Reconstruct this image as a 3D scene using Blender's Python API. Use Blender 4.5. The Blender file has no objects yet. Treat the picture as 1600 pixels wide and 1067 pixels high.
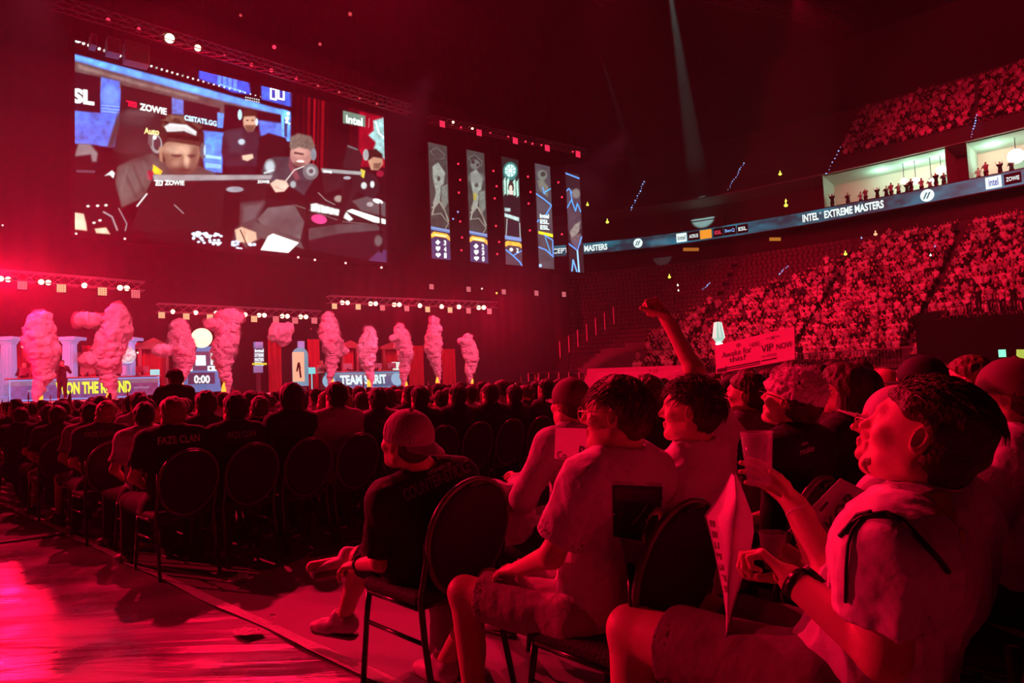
import bpy, math, random
import numpy as np
from mathutils import Vector, Matrix, Euler
from mathutils.bvhtree import BVHTree

SC = bpy.context.scene
COL = SC.collection
PI = math.pi
random.seed(7)

# ---------------------------------------------------------------- camera, world, exposure, haze, lights
FPX = 1600 * 24.0 / 36.0
CAMZ = 1.32
PITCH, ROLL = math.radians(3.55), math.radians(2.3)
RW = (Matrix.Rotation(math.radians(90) + PITCH, 3, 'X') @ Matrix.Rotation(-ROLL, 3, 'Z'))
cam_data = bpy.data.cameras.new('camera')
cam = bpy.data.objects.new('camera', cam_data)
COL.objects.link(cam)
cam_data.lens = 24.0
cam_data.sensor_width = 36.0
cam_data.clip_start = 0.05
cam_data.clip_end = 400
cam.matrix_world = Matrix.Translation((0, 0, CAMZ)) @ RW.to_4x4()
SC.camera = cam
CAM = Vector((0, 0, CAMZ))

def ray(px, py):
    return RW @ Vector(((px - 800) / FPX, -(py - 533.5) / FPX, -1.0))

def P(px, py, d):
    return CAM + ray(px, py) * d

def proj(p):
    q = RW.transposed() @ (Vector(p) - CAM)
    d = -q.z
    if d < 1e-6:
        return (-9999, -9999, d)
    return (800 + FPX * q.x / d, 533.5 - FPX * q.y / d, d)

def onz(px, py, z):
    r = ray(px, py)
    return CAM + r * ((z - CAMZ) / r.z)

world = bpy.data.worlds.new('dark_hall')
SC.world = world
world.use_nodes = True
world.node_tree.nodes['Background'].inputs[0].default_value = (0.006, 0.0004, 0.0012, 1)
world.node_tree.nodes['Background'].inputs[1].default_value = 1.0
SC.view_settings.view_transform = 'Standard'
SC.view_settings.look = 'None'
SC.view_settings.exposure = 0.0
SC.view_settings.gamma = 1.0
SC.cycles.use_denoising = True
SC.cycles.max_bounces = 4
SC.cycles.diffuse_bounces = 2
SC.cycles.glossy_bounces = 2
SC.cycles.transparent_max_bounces = 6
SC.cycles.volume_bounces = 0
SC.cycles.adaptive_threshold = 0.04

# stage frame: u runs along the stage front, n points at the audience
SU = Vector((0.773, 0.635, 0)).normalized()
SN = Vector((SU.y, -SU.x, 0))
S0 = Vector((-20.5, 32.0, 0))

def stg(t, q, z):
    return S0 + SU * t + SN * q + Vector((0, 0, z))

def sp(px, py, q):
    """point where the sight line of (px, py) meets the stage-parallel plane q metres in front of the screens"""
    r = ray(px, py)
    o = S0 + SN * q
    k = (o - CAM).dot(SN) / r.dot(SN)
    return CAM + r * k

def st(p):
    """stage coordinates (t, q, z) of a point"""
    v = Vector(p) - S0
    return (v.dot(SU), v.dot(SN), p[2])

RED = (1.0, 0.003, 0.042)
LIGHTS = []
def spot(name, loc, target, energy, size, color=RED, blend=0.5, soft=0.25):
    l = bpy.data.lights.new(name, 'SPOT')
    l.energy = energy; l.color = color; l.spot_size = math.radians(size); l.spot_blend = blend
    l.shadow_soft_size = soft
    o = bpy.data.objects.new(name, l)
    COL.objects.link(o)
    o.location = loc
    o.rotation_euler = (Vector(target) - Vector(loc)).to_track_quat('-Z', 'Y').to_euler()
    LIGHTS.append(o)
    return o

# the red wash from the rig over the stage
spot('wash_light', stg(4, 3, 28), (-4, 9, 0), 48000, 60)
spot('wash_light', stg(14, 3, 28), (2, 8, 1.0), 32000, 60)
KEY = Vector((-29, 17, 13))
spot('key_light', KEY, (1.0, 2.7, 0.95), 36000, 13, blend=.7)
spot('key_light', KEY, (4.2, 5.0, 1.2), 26000, 15, blend=.8)
spot('floor_patch_light', stg(-10, 8, 10), onz(5, 985, 0), 5000, 8, blend=.25)
spot('left_fill_light', stg(-14, 9, 9.5), (-3, 6, 0.5), 2500, 60)
# centre-hung wash on the stands
spot('stand_wash_light', (8, 24, 22), (32, 44, 7), 22000, 75)
spot('stand_wash_light', (4, 28, 20), (15, 58, 6), 17000, 50)
spot('stand_wash_light', (18, 40, 24), (30, 52, 8), 10000, 85)
spot('stand_wash_light', (22, 30, 22), (60, 62, 27), 20000, 60)
spot('floor_wash_light', (2, 16, 20), (9, 14, 0), 6000, 80)
# pale beams coming down through the haze
spot('beam_light', P(1040, -60, 46), P(1100, 345, 76), 190000, 5.0, (0.45, 0.85, 0.8), 0.3, 0.1)
spot('beam_light', P(940, 90, 50), P(1035, 400, 78), 18000, 4.2, (0.6, 0.75, 0.8), 0.4, 0.1)
# low truss lamps of the stage
for px, py, q, e in ((68, 437, 3.5, 2400), (134, 443, 3.5, 1500), (10, 434, 3.5, 7000), (305, 487, 2.0, 800), (345, 490, 2.0, 900),
                     (540, 473, 2.0, 1500), (620, 476, 2.0, 1400), (690, 478, 2.0, 1600), (752, 480, 2.0, 2600)):
    p = sp(px, py, q)
    spot('truss_glow', p + SN * 0.5, p + SN * 14 + Vector((0, 0, -6)), e, 110)
p = sp(265, 60, 2.0)
spot('truss_glow', p + SN * 0.6, p + SN * 20 + Vector((0, 0, -9)), 4500, 90)
# front and top light of the set, with added front fill for the pink smoke
for t in (-2, 7, 16):
    spot('set_wash_light', stg(t, 6.5, 9.0), stg(t + 1, -1.5, 2.6), 1200, 95)
for t in (-3, 8, 18):
    spot('smoke_fill_light', stg(t, 19, 12), stg(t, 4, 3.6), 13000, 46, (1, 0.1, 0.22))
spot('side_haze_light', stg(-14, 6, 6), stg(8, 7, 8), 26000, 75)

# ---------------------------------------------------------------- small helpers
MATS = {}
def mat(name, col=(0.5, 0.5, 0.5), rough=0.6, metal=0.0, emit=None, es=1.0, spec=0.4, bump=0.0, bscale=60.0, alpha=None, sheen=0.0, trans=0.0, var=0.0):
    if name in MATS:
        return MATS[name]
    m = bpy.data.materials.new(name)
    m.use_nodes = True
    nt = m.node_tree
    b = nt.nodes['Principled BSDF']
    b.inputs['Base Color'].default_value = (*col, 1)
    b.inputs['Roughness'].default_value = rough
    b.inputs['Metallic'].default_value = metal
    b.inputs['Specular IOR Level'].default_value = spec
    if sheen: b.inputs['Sheen Weight'].default_value = sheen
    if trans: b.inputs['Transmission Weight'].default_value = trans
    if emit:
        b.inputs['Emission Color'].default_value = (*emit, 1)
        b.inputs['Emission Strength'].default_value = es
    if var:
        tc = nt.nodes.new('ShaderNodeTexCoord'); n = nt.nodes.new('ShaderNodeTexNoise'); n.inputs['Scale'].default_value = bscale * 0.3
        n.inputs['Detail'].default_value = 4
        mx = nt.nodes.new('ShaderNodeMix'); mx.data_type = 'RGBA'
        mx.inputs[6].default_value = (*[c * (1 - var) for c in col], 1); mx.inputs[7].default_value = (*[min(1, c * (1 + var)) for c in col], 1)
        nt.links.new(tc.outputs['Object'], n.inputs['Vector']); nt.links.new(n.outputs[0], mx.inputs[0]); nt.links.new(mx.outputs[2], b.inputs['Base Color'])
    if bump:
        tc = nt.nodes.new('ShaderNodeTexCoord'); n = nt.nodes.new('ShaderNodeTexNoise'); n.inputs['Scale'].default_value = bscale
        n.inputs['Detail'].default_value = 3
        bp = nt.nodes.new('ShaderNodeBump'); bp.inputs['Strength'].default_value = bump; bp.inputs['Distance'].default_value = 0.02
        nt.links.new(tc.outputs['Object'], n.inputs['Vector']); nt.links.new(n.outputs[0], bp.inputs['Height']); nt.links.new(bp.outputs[0], b.inputs['Normal'])
    MATS[name] = m
    return m

def tag(o, label, cat, group=None, kind=None):
    o['label'] = label
    o['category'] = cat
    if group: o['group'] = group
    if kind: o['kind'] = kind
    return o

def empty(name, loc=(0, 0, 0), label=None, cat=None, group=None, rz=0.0):
    o = bpy.data.objects.new(name, None)
    o.empty_display_size = 0.1
    COL.objects.link(o)
    o.location = loc
    o.rotation_euler = (0, 0, rz)
    if label: tag(o, label, cat, group)
    return o

def mk(name, v, f, m=None, parent=None, smooth=False, mi=None):
    """one mesh object; v in the parent's space"""
    me = bpy.data.meshes.new(name)
    v = np.asarray(v, dtype=np.float32).reshape(-1, 3)
    if isinstance(f, np.ndarray) and f.ndim == 2:
        n, k = f.shape
        me.vertices.add(len(v)); me.vertices.foreach_set('co', v.ravel())
        me.loops.add(n * k); me.loops.foreach_set('vertex_index', f.astype(np.int32).ravel())
        me.polygons.add(n); me.polygons.foreach_set('loop_start', np.arange(0, n * k, k, dtype=np.int32))
        try: me.polygons.foreach_set('loop_total', np.full(n, k, dtype=np.int32))
        except Exception: pass
        me.update(calc_edges=True)
    else:
        me.from_pydata([tuple(map(float, x)) for x in v], [], [tuple(int(i) for i in q) for q in f])
        me.update()
    ms = m if isinstance(m, (list, tuple)) else [m]
    for x in ms:
        if x: me.materials.append(x)
    if mi is not None:
        me.polygons.foreach_set('material_index', np.asarray(mi, dtype=np.int32))
    if smooth:
        me.polygons.foreach_set('use_smooth', np.ones(len(me.polygons), dtype=bool))
    o = bpy.data.objects.new(name, me)
    COL.objects.link(o)
    if parent: o.parent = parent
    return o

class MB:
    def __init__(s): s.v = []; s.f = []; s.mi = []; s.cur = 0
    def _add(s, v, f):
        b = len(s.v); s.v += [tuple(x) for x in v]; s.f += [tuple(b + i for i in q) for q in f]; s.mi += [s.cur] * len(f)
    def quadbox(s, c, M=None):
        """eight corners c[x][y][z] order: 000,100,110,010,001,101,111,011"""
        s._add(c, [(0, 3, 2, 1), (4, 5, 6, 7), (0, 1, 5, 4), (1, 2, 6, 5), (2, 3, 7, 6), (3, 0, 4, 7)])
    def box(s, lo, hi, fr=None):
        x0, y0, z0 = lo; x1, y1, z1 = hi
        c = [(x0, y0, z0), (x1, y0, z0), (x1, y1, z0), (x0, y1, z0), (x0, y0, z1), (x1, y0, z1), (x1, y1, z1), (x0, y1, z1)]
        if fr: c = [fr(*p) for p in c]
        s.quadbox(c)
    def tube(s, pts, r, n=8, closed=False, cap=True):
        pts = [Vector(p) for p in pts]
        rs = r if isinstance(r, (list, tuple)) else [r] * len(pts)
        N = len(pts); rings = []
        up = Vector((0.13, 0.21, 0.97)).normalized()
        prev = None
        for i, p in enumerate(pts):
            a = pts[(i - 1) % N] if (closed or i > 0) else p
            c = pts[(i + 1) % N] if (closed or i < N - 1) else p
            d = (c - a)
            d = d.normalized() if d.length > 1e-9 else Vector((0, 0, 1))
            if prev is None:
                x = d.cross(up)
                if x.length < 1e-3: x = d.cross(Vector((1, 0, 0)))
            else:
                x = prev - d * prev.dot(d)
            x.normalize(); y = d.cross(x); prev = x
            rings.append([p + (x * math.cos(2 * PI * j / n) + y * math.sin(2 * PI * j / n)) * rs[i] for j in range(n)])
        v = [q for rg in rings for q in rg]; f = []
        M = N if closed else N - 1
        for i in range(M):
            for j in range(n):
                a = i * n + j; b = i * n + (j + 1) % n; i2 = (i + 1) % N
                f.append((a, b, i2 * n + (j + 1) % n, i2 * n + j))
        if not closed and cap:
            f.append(tuple(range(n - 1, -1, -1))); f.append(tuple((N - 1) * n + j for j in range(n)))
        s._add(v, f)
    def lathe(s, prof, n=24, c=(0, 0, 0), fr=None):
        v = []; f = []
        for r, z in prof:
            for j in range(n):
                a = 2 * PI * j / n
                p = (c[0] + r * math.cos(a), c[1] + r * math.sin(a), c[2] + z)
                v.append(fr(*p) if fr else p)
        for i in range(len(prof) - 1):
            for j in range(n):
                f.append((i * n + j, i * n + (j + 1) % n, (i + 1) * n + (j + 1) % n, (i + 1) * n + j))
        f.append(tuple(range(n - 1, -1, -1))); f.append(tuple((len(prof) - 1) * n + j for j in range(n)))
        s._add(v, f)
    def prism(s, poly, fr, t):
        """poly of (a,b); fr(a,b,c)->point; thickness from 0 to t"""
        n = len(poly)
        v = [fr(a, b, 0) for a, b in poly] + [fr(a, b, t) for a, b in poly]
        f = [tuple(range(n - 1, -1, -1)), tuple(n + i for i in range(n))] + [(i, (i + 1) % n, n + (i + 1) % n, n + i) for i in range(n)]
        s._add(v, f)
    def build(s, name, m, parent=None, smooth=False):
        return mk(name, s.v, s.f, m, parent, smooth, s.mi if isinstance(m, (list, tuple)) else None)

def ellipsoid(mb, c, r, n=16, k=10):
    prof = [(max(1e-4, math.sin(PI * i / k)), -math.cos(PI * i / k)) for i in range(k + 1)]
    mb.lathe(prof, n, fr=lambda x, y, z: (c[0] + x * r[0], c[1] + y * r[1], c[2] + z * r[2]))

def sframe(q0=0.0):
    return lambda t, q, z: stg(t, q + q0, z)

def finish_outward(o):
    import bmesh
    bm = bmesh.new(); bm.from_mesh(o.data); bmesh.ops.recalc_face_normals(bm, faces=bm.faces[:]); bm.to_mesh(o.data); bm.free()

# text as flat-extruded mesh data: returns verts (N,3) in x,y with depth z, and faces
_TXT = {}
def text_geo(s, bold=0.0, extrude=0.0, shear=0.0):
    key = (s, bold, extrude, shear)
    if key in _TXT: return _TXT[key]
    c = bpy.data.curves.new('lettering', 'FONT')
    c.body = s; c.size = 1.0; c.offset = bold; c.extrude = extrude; c.shear = shear; c.resolution_u = 3
    c.align_x = 'LEFT'
    o = bpy.data.objects.new('lettering', c); COL.objects.link(o)
    dg = bpy.context.evaluated_depsgraph_get(); dg.update()
    me = bpy.data.meshes.new_from_object(o.evaluated_get(dg))
    v = np.array([x.co[:] for x in me.vertices], dtype=np.float32).reshape(-1, 3)
    f = [tuple(p.vertices) for p in me.polygons]
    bpy.data.objects.remove(o); bpy.data.meshes.remove(me); bpy.data.curves.remove(c)
    if len(v):
        v[:, 0] -= v[:, 0].min(); w = v[:, 0].max(); v[:, 1] -= v[:, 1].min(); h = v[:, 1].max()
    else: w = h = 1
    _TXT[key] = (v, f, w, h)
    return _TXT[key]

def text_quad(name, s, tl, tr, bl, m, parent, lift, bold=0.0):
    """lettering filling the parallelogram tl,tr,bl, lifted along its front normal"""
    v, f, w, h = text_geo(s, bold)
    tl, tr, bl = Vector(tl), Vector(tr), Vector(bl)
    ex = (tr - tl) / w; ey = (tl - bl) / h
    nn = ex.cross(ey).normalized()
    vs = [bl + ex * float(a) + ey * float(b) + nn * lift for a, b, _ in v]
    inv = parent.matrix_world.inverted() if parent else Matrix()
    if parent:
        inv = (Matrix.Translation(parent.location) @ parent.rotation_euler.to_matrix().to_4x4()).inverted()
    return mk(name, [inv @ x for x in vs], f, m, parent)

def copy_tree(o, parent=None):
    c = o.copy(); COL.objects.link(c)
    if parent: c.parent = parent
    for ch in o.children:
        copy_tree(ch, c)
    return c

# ---------------------------------------------------------------- colour rasters for the LED screens
class Canvas:
    def __init__(s, x0, y0, x1, y1, k=1.0, bg=(0, 0, 0)):
        s.x0, s.y0, s.k = x0, y0, k
        s.w = int((x1 - x0) * k); s.h = int((y1 - y0) * k)
        s.a = np.zeros((s.h, s.w, 3), np.float32) + np.array(bg, np.float32)
        s.X, s.Y = np.meshgrid(np.arange(s.w) / k + x0, np.arange(s.h) / k + y0)
    def _mix(s, m, col, a):
        col = np.array(col, np.float32) if not isinstance(col, np.ndarray) else col
        m = (m * a)[..., None]
        s.a = s.a * (1 - m) + col * m
    def poly(s, pts, col, a=1.0, soft=1.5, tex=0.0):
        pts = np.array(pts, np.float32)
        inside = np.zeros(s.X.shape, bool); dist = np.full(s.X.shape, 1e9, np.float32)
        n = len(pts)
        for i in range(n):
            x1, y1 = pts[i]; x2, y2 = pts[(i + 1) % n]
            if y1 != y2:
                c = ((y1 > s.Y) != (y2 > s.Y)) & (s.X < (x2 - x1) * (s.Y - y1) / (y2 - y1) + x1)
                inside ^= c
            dx, dy = x2 - x1, y2 - y1; L = dx * dx + dy * dy + 1e-9
            t = np.clip(((s.X - x1) * dx + (s.Y - y1) * dy) / L, 0, 1)
            dist = np.minimum(dist, np.hypot(s.X - x1 - t * dx, s.Y - y1 - t * dy))
        sd = np.where(inside, dist, -dist)
        m = np.clip(0.5 + sd / (2 * soft), 0, 1)
        if tex:
            nz = s.noise(tex)
            s._mix(m, np.array(col, np.float32) * (0.55 + 0.9 * nz)[..., None], a)
        else: s._mix(m, col, a)
    def ell(s, cx, cy, rx, ry, col, a=1.0, soft=0.1, rot=0.0):
        c, q = math.cos(rot), math.sin(rot)
        u = ((s.X - cx) * c + (s.Y - cy) * q) / rx; v = (-(s.X - cx) * q + (s.Y - cy) * c) / ry
        s._mix(np.clip((1 - np.hypot(u, v)) / soft + 0.5, 0, 1), col, a)
    def line(s, pts, w, col, a=1.0):
        for (x1, y1), (x2, y2) in zip(pts[:-1], pts[1:]):
            dx, dy = x2 - x1, y2 - y1; L = dx * dx + dy * dy + 1e-9
            t = np.clip(((s.X - x1) * dx + (s.Y - y1) * dy) / L, 0, 1)
            s._mix(np.clip((w / 2 - np.hypot(s.X - x1 - t * dx, s.Y - y1 - t * dy)) / 1.5 + 0.5, 0, 1), col, a)
    def noise(s, scale, seed=0):
        rng = np.random.RandomState(seed + int(scale))
        out = np.zeros(s.X.shape, np.float32); amp = 1.0; tot = 0
        for o in range(3):
            gw = int(s.w / s.k / scale) + 3; gh = int(s.h / s.k / scale) + 3
            g = rng.rand(gh + 1, gw + 1).astype(np.float32)
            fx = (s.X - s.x0) / scale; fy = (s.Y - s.y0) / scale
            ix = fx.astype(int); iy = fy.astype(int); tx = fx - ix; ty = fy - iy
            tx = tx * tx * (3 - 2 * tx); ty = ty * ty * (3 - 2 * ty)
            out += amp * ((g[iy, ix] * (1 - tx) + g[iy, ix + 1] * tx) * (1 - ty) + (g[iy + 1, ix] * (1 - tx) + g[iy + 1, ix + 1] * tx) * ty)
            tot += amp; amp *= 0.6; scale = max(scale / 2, 2)
        return out / tot
    def sample(s, x, y):
        u = np.clip((np.asarray(x) - s.x0) * s.k, 0, s.w - 1.001); v = np.clip((np.asarray(y) - s.y0) * s.k, 0, s.h - 1.001)
        i = u.astype(int); j = v.astype(int); a = (u - i)[..., None]; b = (v - j)[..., None]
        i2 = np.minimum(i + 1, s.w - 1); j2 = np.minimum(j + 1, s.h - 1)
        return (s.a[j, i] * (1 - a) + s.a[j, i2] * a) * (1 - b) + (s.a[j2, i] * (1 - a) + s.a[j2, i2] * a) * b

def led_mat(name, strength, bs=0.0):
    m = bpy.data.materials.new(name); m.use_nodes = True; nt = m.node_tree
    b = nt.nodes['Principled BSDF']; b.inputs['Base Color'].default_value = (0.01, 0.01, 0.01, 1); b.inputs['Roughness'].default_value = 0.5
    at = nt.nodes.new('ShaderNodeAttribute'); at.attribute_name = 'Col'
    nt.links.new(at.outputs['Color'], b.inputs['Emission Color']); b.inputs['Emission Strength'].default_value = strength
    return m

def led_grid(name, nx, nz, pt, colour, m, parent=None):
    """grid of points pt(a,b) a,b in 0..1 (b=0 bottom); colour(list of points)->rgb array"""
    A, B = np.meshgrid(np.linspace(0, 1, nx), np.linspace(0, 1, nz))
    V = [pt(a, b) for a, b in zip(A.ravel(), B.ravel())]
    I = np.arange(nx * nz).reshape(nz, nx)
    F = np.stack([I[:-1, :-1], I[:-1, 1:], I[1:, 1:], I[1:, :-1]], -1).reshape(-1, 4)
    o = mk(name, [tuple(x) for x in V], F, m, parent)
    c = colour(V, A.ravel(), B.ravel())
    at = o.data.color_attributes.new('Col', 'FLOAT_COLOR', 'POINT')
    buf = np.ones((nx * nz, 4), np.float32); buf[:, :3] = c
    at.data.foreach_set('color', buf.ravel())
    return o

def srgb(r, g, b):
    f = lambda c: c / 12.92 if c <= 0.04045 else ((c + 0.055) / 1.055) ** 2.4
    return (f(r / 255), f(g / 255), f(b / 255))

# ---------------------------------------------------------------- figures: smooth unions of tapered limbs, meshed as one skin
def vn(a): return np.array(tuple(a), np.float32)

class Field:
    def __init__(s, lo, hi, h):
        s.h = h; s.lo = np.array(lo, np.float32); n = np.ceil((np.array(hi) - np.array(lo)) / h).astype(int) + 1
        s.n = n; s.F = np.full(tuple(n), 0.1, np.float32)
    def _sub(s, lo, hi):
        a = np.maximum(0, np.floor((lo - s.lo) / s.h).astype(int)); b = np.minimum(s.n, np.ceil((hi - s.lo) / s.h).astype(int) + 1)
        if (b <= a).any(): return None
        ax = [(s.lo[i] + np.arange(a[i], b[i]) * s.h).astype(np.float32) for i in range(3)]
        return (slice(a[0], b[0]), slice(a[1], b[1]), slice(a[2], b[2])), ax[0][:, None, None], ax[1][None, :, None], ax[2][None, None, :]
    def _put(s, sub, d, k, neg=False):
        F = s.F[sub]
        if neg:
            d = -d
            if k > 0:
                hh = np.maximum(k - np.abs(F - d), 0) / k; s.F[sub] = np.maximum(F, d) + hh * hh * k * 0.25
            else: s.F[sub] = np.maximum(F, d)
        else:
            if k > 0:
                hh = np.maximum(k - np.abs(F - d), 0) / k; s.F[sub] = np.minimum(F, d) - hh * hh * k * 0.25
            else: s.F[sub] = np.minimum(F, d)
    def cone(s, a, b, ra, rb, k=0.03, cut=None, neg=False, hollow=0.0, flat=None):
        a = vn(a); b = vn(b); R = max(ra, rb); pad = R + k * 0.6 + 4 * s.h
        r = s._sub(np.minimum(a, b) - pad, np.maximum(a, b) + pad)
        if r is None: return
        sub, X, Y, Z = r
        ab = b - a; L = float(ab @ ab) + 1e-12
        t = np.clip(((X - a[0]) * ab[0] + (Y - a[1]) * ab[1] + (Z - a[2]) * ab[2]) / L, 0, 1)
        qx = X - a[0] - t * ab[0]; qy = Y - a[1] - t * ab[1]; qz = Z - a[2] - t * ab[2]
        if flat is not None:   # flat=(dir, factor): squash the section along dir
            fd = vn(flat[0]); w = qx * fd[0] + qy * fd[1] + qz * fd[2]; c = (1.0 / flat[1] - 1.0)
            qx = qx + fd[0] * w * c; qy = qy + fd[1] * w * c; qz = qz + fd[2] * w * c
        dist = np.sqrt(qx * qx + qy * qy + qz * qz)
        d = dist - (ra + (rb - ra) * t)
        if cut is not None:   # cut at fraction cut along a->b
            u = ab / math.sqrt(L); pl = (X - a[0]) * u[0] + (Y - a[1]) * u[1] + (Z - a[2]) * u[2] - cut * math.sqrt(L)
            d = np.maximum(d, pl)
            if hollow:
                inner = np.maximum(dist - (ra + (rb - ra) * t) + hollow, -(pl + 0.05))
                d = np.maximum(d, -inner)
        s._put(sub, d, k, neg)
    def ell(s, c, ax, r, k=0.02, neg=False):
        """ax: three unit vectors, r: three radii"""
        c = vn(c); R = max(r); pad = R + k * 0.6 + 4 * s.h
        q = s._sub(c - pad, c + pad)
        if q is None: return
        sub, X, Y, Z = q
        X = X - c[0]; Y = Y - c[1]; Z = Z - c[2]
        k0 = 0; k1 = 0
        for v, rr in zip(ax, r):
            w = X * v[0] + Y * v[1] + Z * v[2]
            k0 = k0 + (w / rr) ** 2; k1 = k1 + (w / rr ** 2) ** 2
        k0 = np.sqrt(k0); k1 = np.sqrt(k1) + 1e-9
        s._put(sub, k0 * (k0 - 1) / k1, k, neg)
    def box(s, c, ax, r, rad=0.01, k=0.0, neg=False):
        c = vn(c); pad = float(np.linalg.norm(r)) + k + 4 * s.h
        q = s._sub(c - pad, c + pad)
        if q is None: return
        sub, X, Y, Z = q
        X = X - c[0]; Y = Y - c[1]; Z = Z - c[2]; o2 = 0; mx = None
        for v, rr in zip(ax, r):
            w = np.abs(X * v[0] + Y * v[1] + Z * v[2]) - (rr - rad)
            o2 = o2 + np.maximum(w, 0) ** 2; mx = w if mx is None else np.maximum(mx, w)
        s._put(sub, np.sqrt(o2) + np.minimum(mx, 0) - rad, k, neg)
    def plane(s, p, n):
        """keep the side where (x-p).n < 0"""
        p = vn(p); n = vn(n); ax = [s.lo[i] + np.arange(s.n[i]) * s.h for i in range(3)]
        d = ((ax[0] - p[0]) * n[0])[:, None, None] + ((ax[1] - p[1]) * n[1])[None, :, None] + ((ax[2] - p[2]) * n[2])[None, None, :]
        s.F = np.maximum(s.F, d.astype(np.float32))
    def mesh(s):
        F = s.F; S = F < 0
        c = np.zeros(tuple(s.n - 1), np.uint8)
        for i in (0, 1):
            for j in (0, 1):
                for k in (0, 1):
                    c += S[i:s.n[0] - 1 + i, j:s.n[1] - 1 + j, k:s.n[2] - 1 + k]
        act = np.argwhere((c > 0) & (c < 8))
        if len(act) == 0: return np.zeros((0, 3)), np.zeros((0, 4), int)
        idx = np.full(c.shape, -1, np.int32); idx[act[:, 0], act[:, 1], act[:, 2]] = np.arange(len(act))
        acc = np.zeros((len(act), 3), np.float32); cnt = np.zeros(len(act), np.float32)
        cr = [(i, j, k) for i in (0, 1) for j in (0, 1) for k in (0, 1)]
        val = {q: F[act[:, 0] + q[0], act[:, 1] + q[1], act[:, 2] + q[2]] for q in cr}
        for q in cr:
            for ax in range(3):
                if q[ax] == 0:
                    q2 = list(q); q2[ax] = 1; q2 = tuple(q2)
                    a, b = val[q], val[q2]; m = (a < 0) != (b < 0)
                    t = np.where(m, a / np.where(m, a - b, 1), 0)
                    pos = np.array(q, np.float32)[None, :].repeat(len(act), 0); pos[:, ax] += t
                    acc += pos * m[:, None]; cnt += m
        V = s.lo + (act + acc / cnt[:, None]) * s.h
        Q = []
        for ax in range(3):
            A = np.moveaxis(S, ax, 0); I = np.moveaxis(idx, ax, 0)
            d = A[1:] != A[:-1]
            e = np.argwhere(d[:, 1:-1, 1:-1])
            if len(e) == 0: continue
            i, j, k = e[:, 0], e[:, 1] + 1, e[:, 2] + 1
            q = np.stack([I[i, j - 1, k - 1], I[i, j, k - 1], I[i, j, k], I[i, j - 1, k]], 1)
            flip = ~A[i, j, k]
            if ax == 1: flip = ~flip
            q[flip] = q[flip][:, ::-1]
            Q.append(q)
        Q = np.concatenate(Q); Q = Q[(Q >= 0).all(1)]
        return V, Q

def hash3(i, j, k, seed):
    n = (i * 73856093) ^ (j * 19349663) ^ (k * 83492791) ^ (seed * 2654435761 & 0x7fffffff)
    n = (n ^ (n >> 13)) * 1274126177
    return ((n ^ (n >> 16)) & 0xffff) / 65535.0
def vnoise(p, sc, seed=1):
    q = np.asarray(p, np.float64) * sc; i = np.floor(q).astype(np.int64); f = q - i; f = f * f * (3 - 2 * f); o = 0
    for a in (0, 1):
        for b in (0, 1):
            for c in (0, 1):
                w = (f[:, 0] if a else 1 - f[:, 0]) * (f[:, 1] if b else 1 - f[:, 1]) * (f[:, 2] if c else 1 - f[:, 2])
                o = o + w * hash3(i[:, 0] + a, i[:, 1] + b, i[:, 2] + c, seed)
    return o * 2 - 1
def vnormals(V, Q):
    d1 = V[Q[:, 2]] - V[Q[:, 0]]; d2 = V[Q[:, 3]] - V[Q[:, 1]]; n = np.cross(d1, d2)
    N = np.zeros_like(V)
    for i in range(Q.shape[1]): np.add.at(N, Q[:, i], n)
    return N / (np.linalg.norm(N, axis=1, keepdims=True) + 1e-12)
def relax(V, Q, it=1, w=0.5):
    for _ in range(it):
        A = np.zeros_like(V); c = np.zeros(len(V))
        for i in range(4):
            for j in (1, 3):
                np.add.at(A, Q[:, i], V[Q[:, (i + j) % 4]]); np.add.at(c, Q[:, i], 1)
        V = V * (1 - w) + w * A / np.maximum(c, 1)[:, None]
    return V

def unit(v):
    v = Vector(v); return v.normalized()

class Head:
    """c: point between the ears, f: where the face points, u: up through the crown; s: size"""
    def __init__(s, c, f, u, size=1.0):
        s.c = Vector(c); s.f = unit(f); s.l = unit(Vector(u).cross(s.f)); s.u = s.f.cross(s.l); s.s = size
    def p(s, f, l, u): return s.c + (s.f * f + s.l * l + s.u * u) * s.s
    @property
    def ax(s): return (s.f, s.l, s.u)

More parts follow.
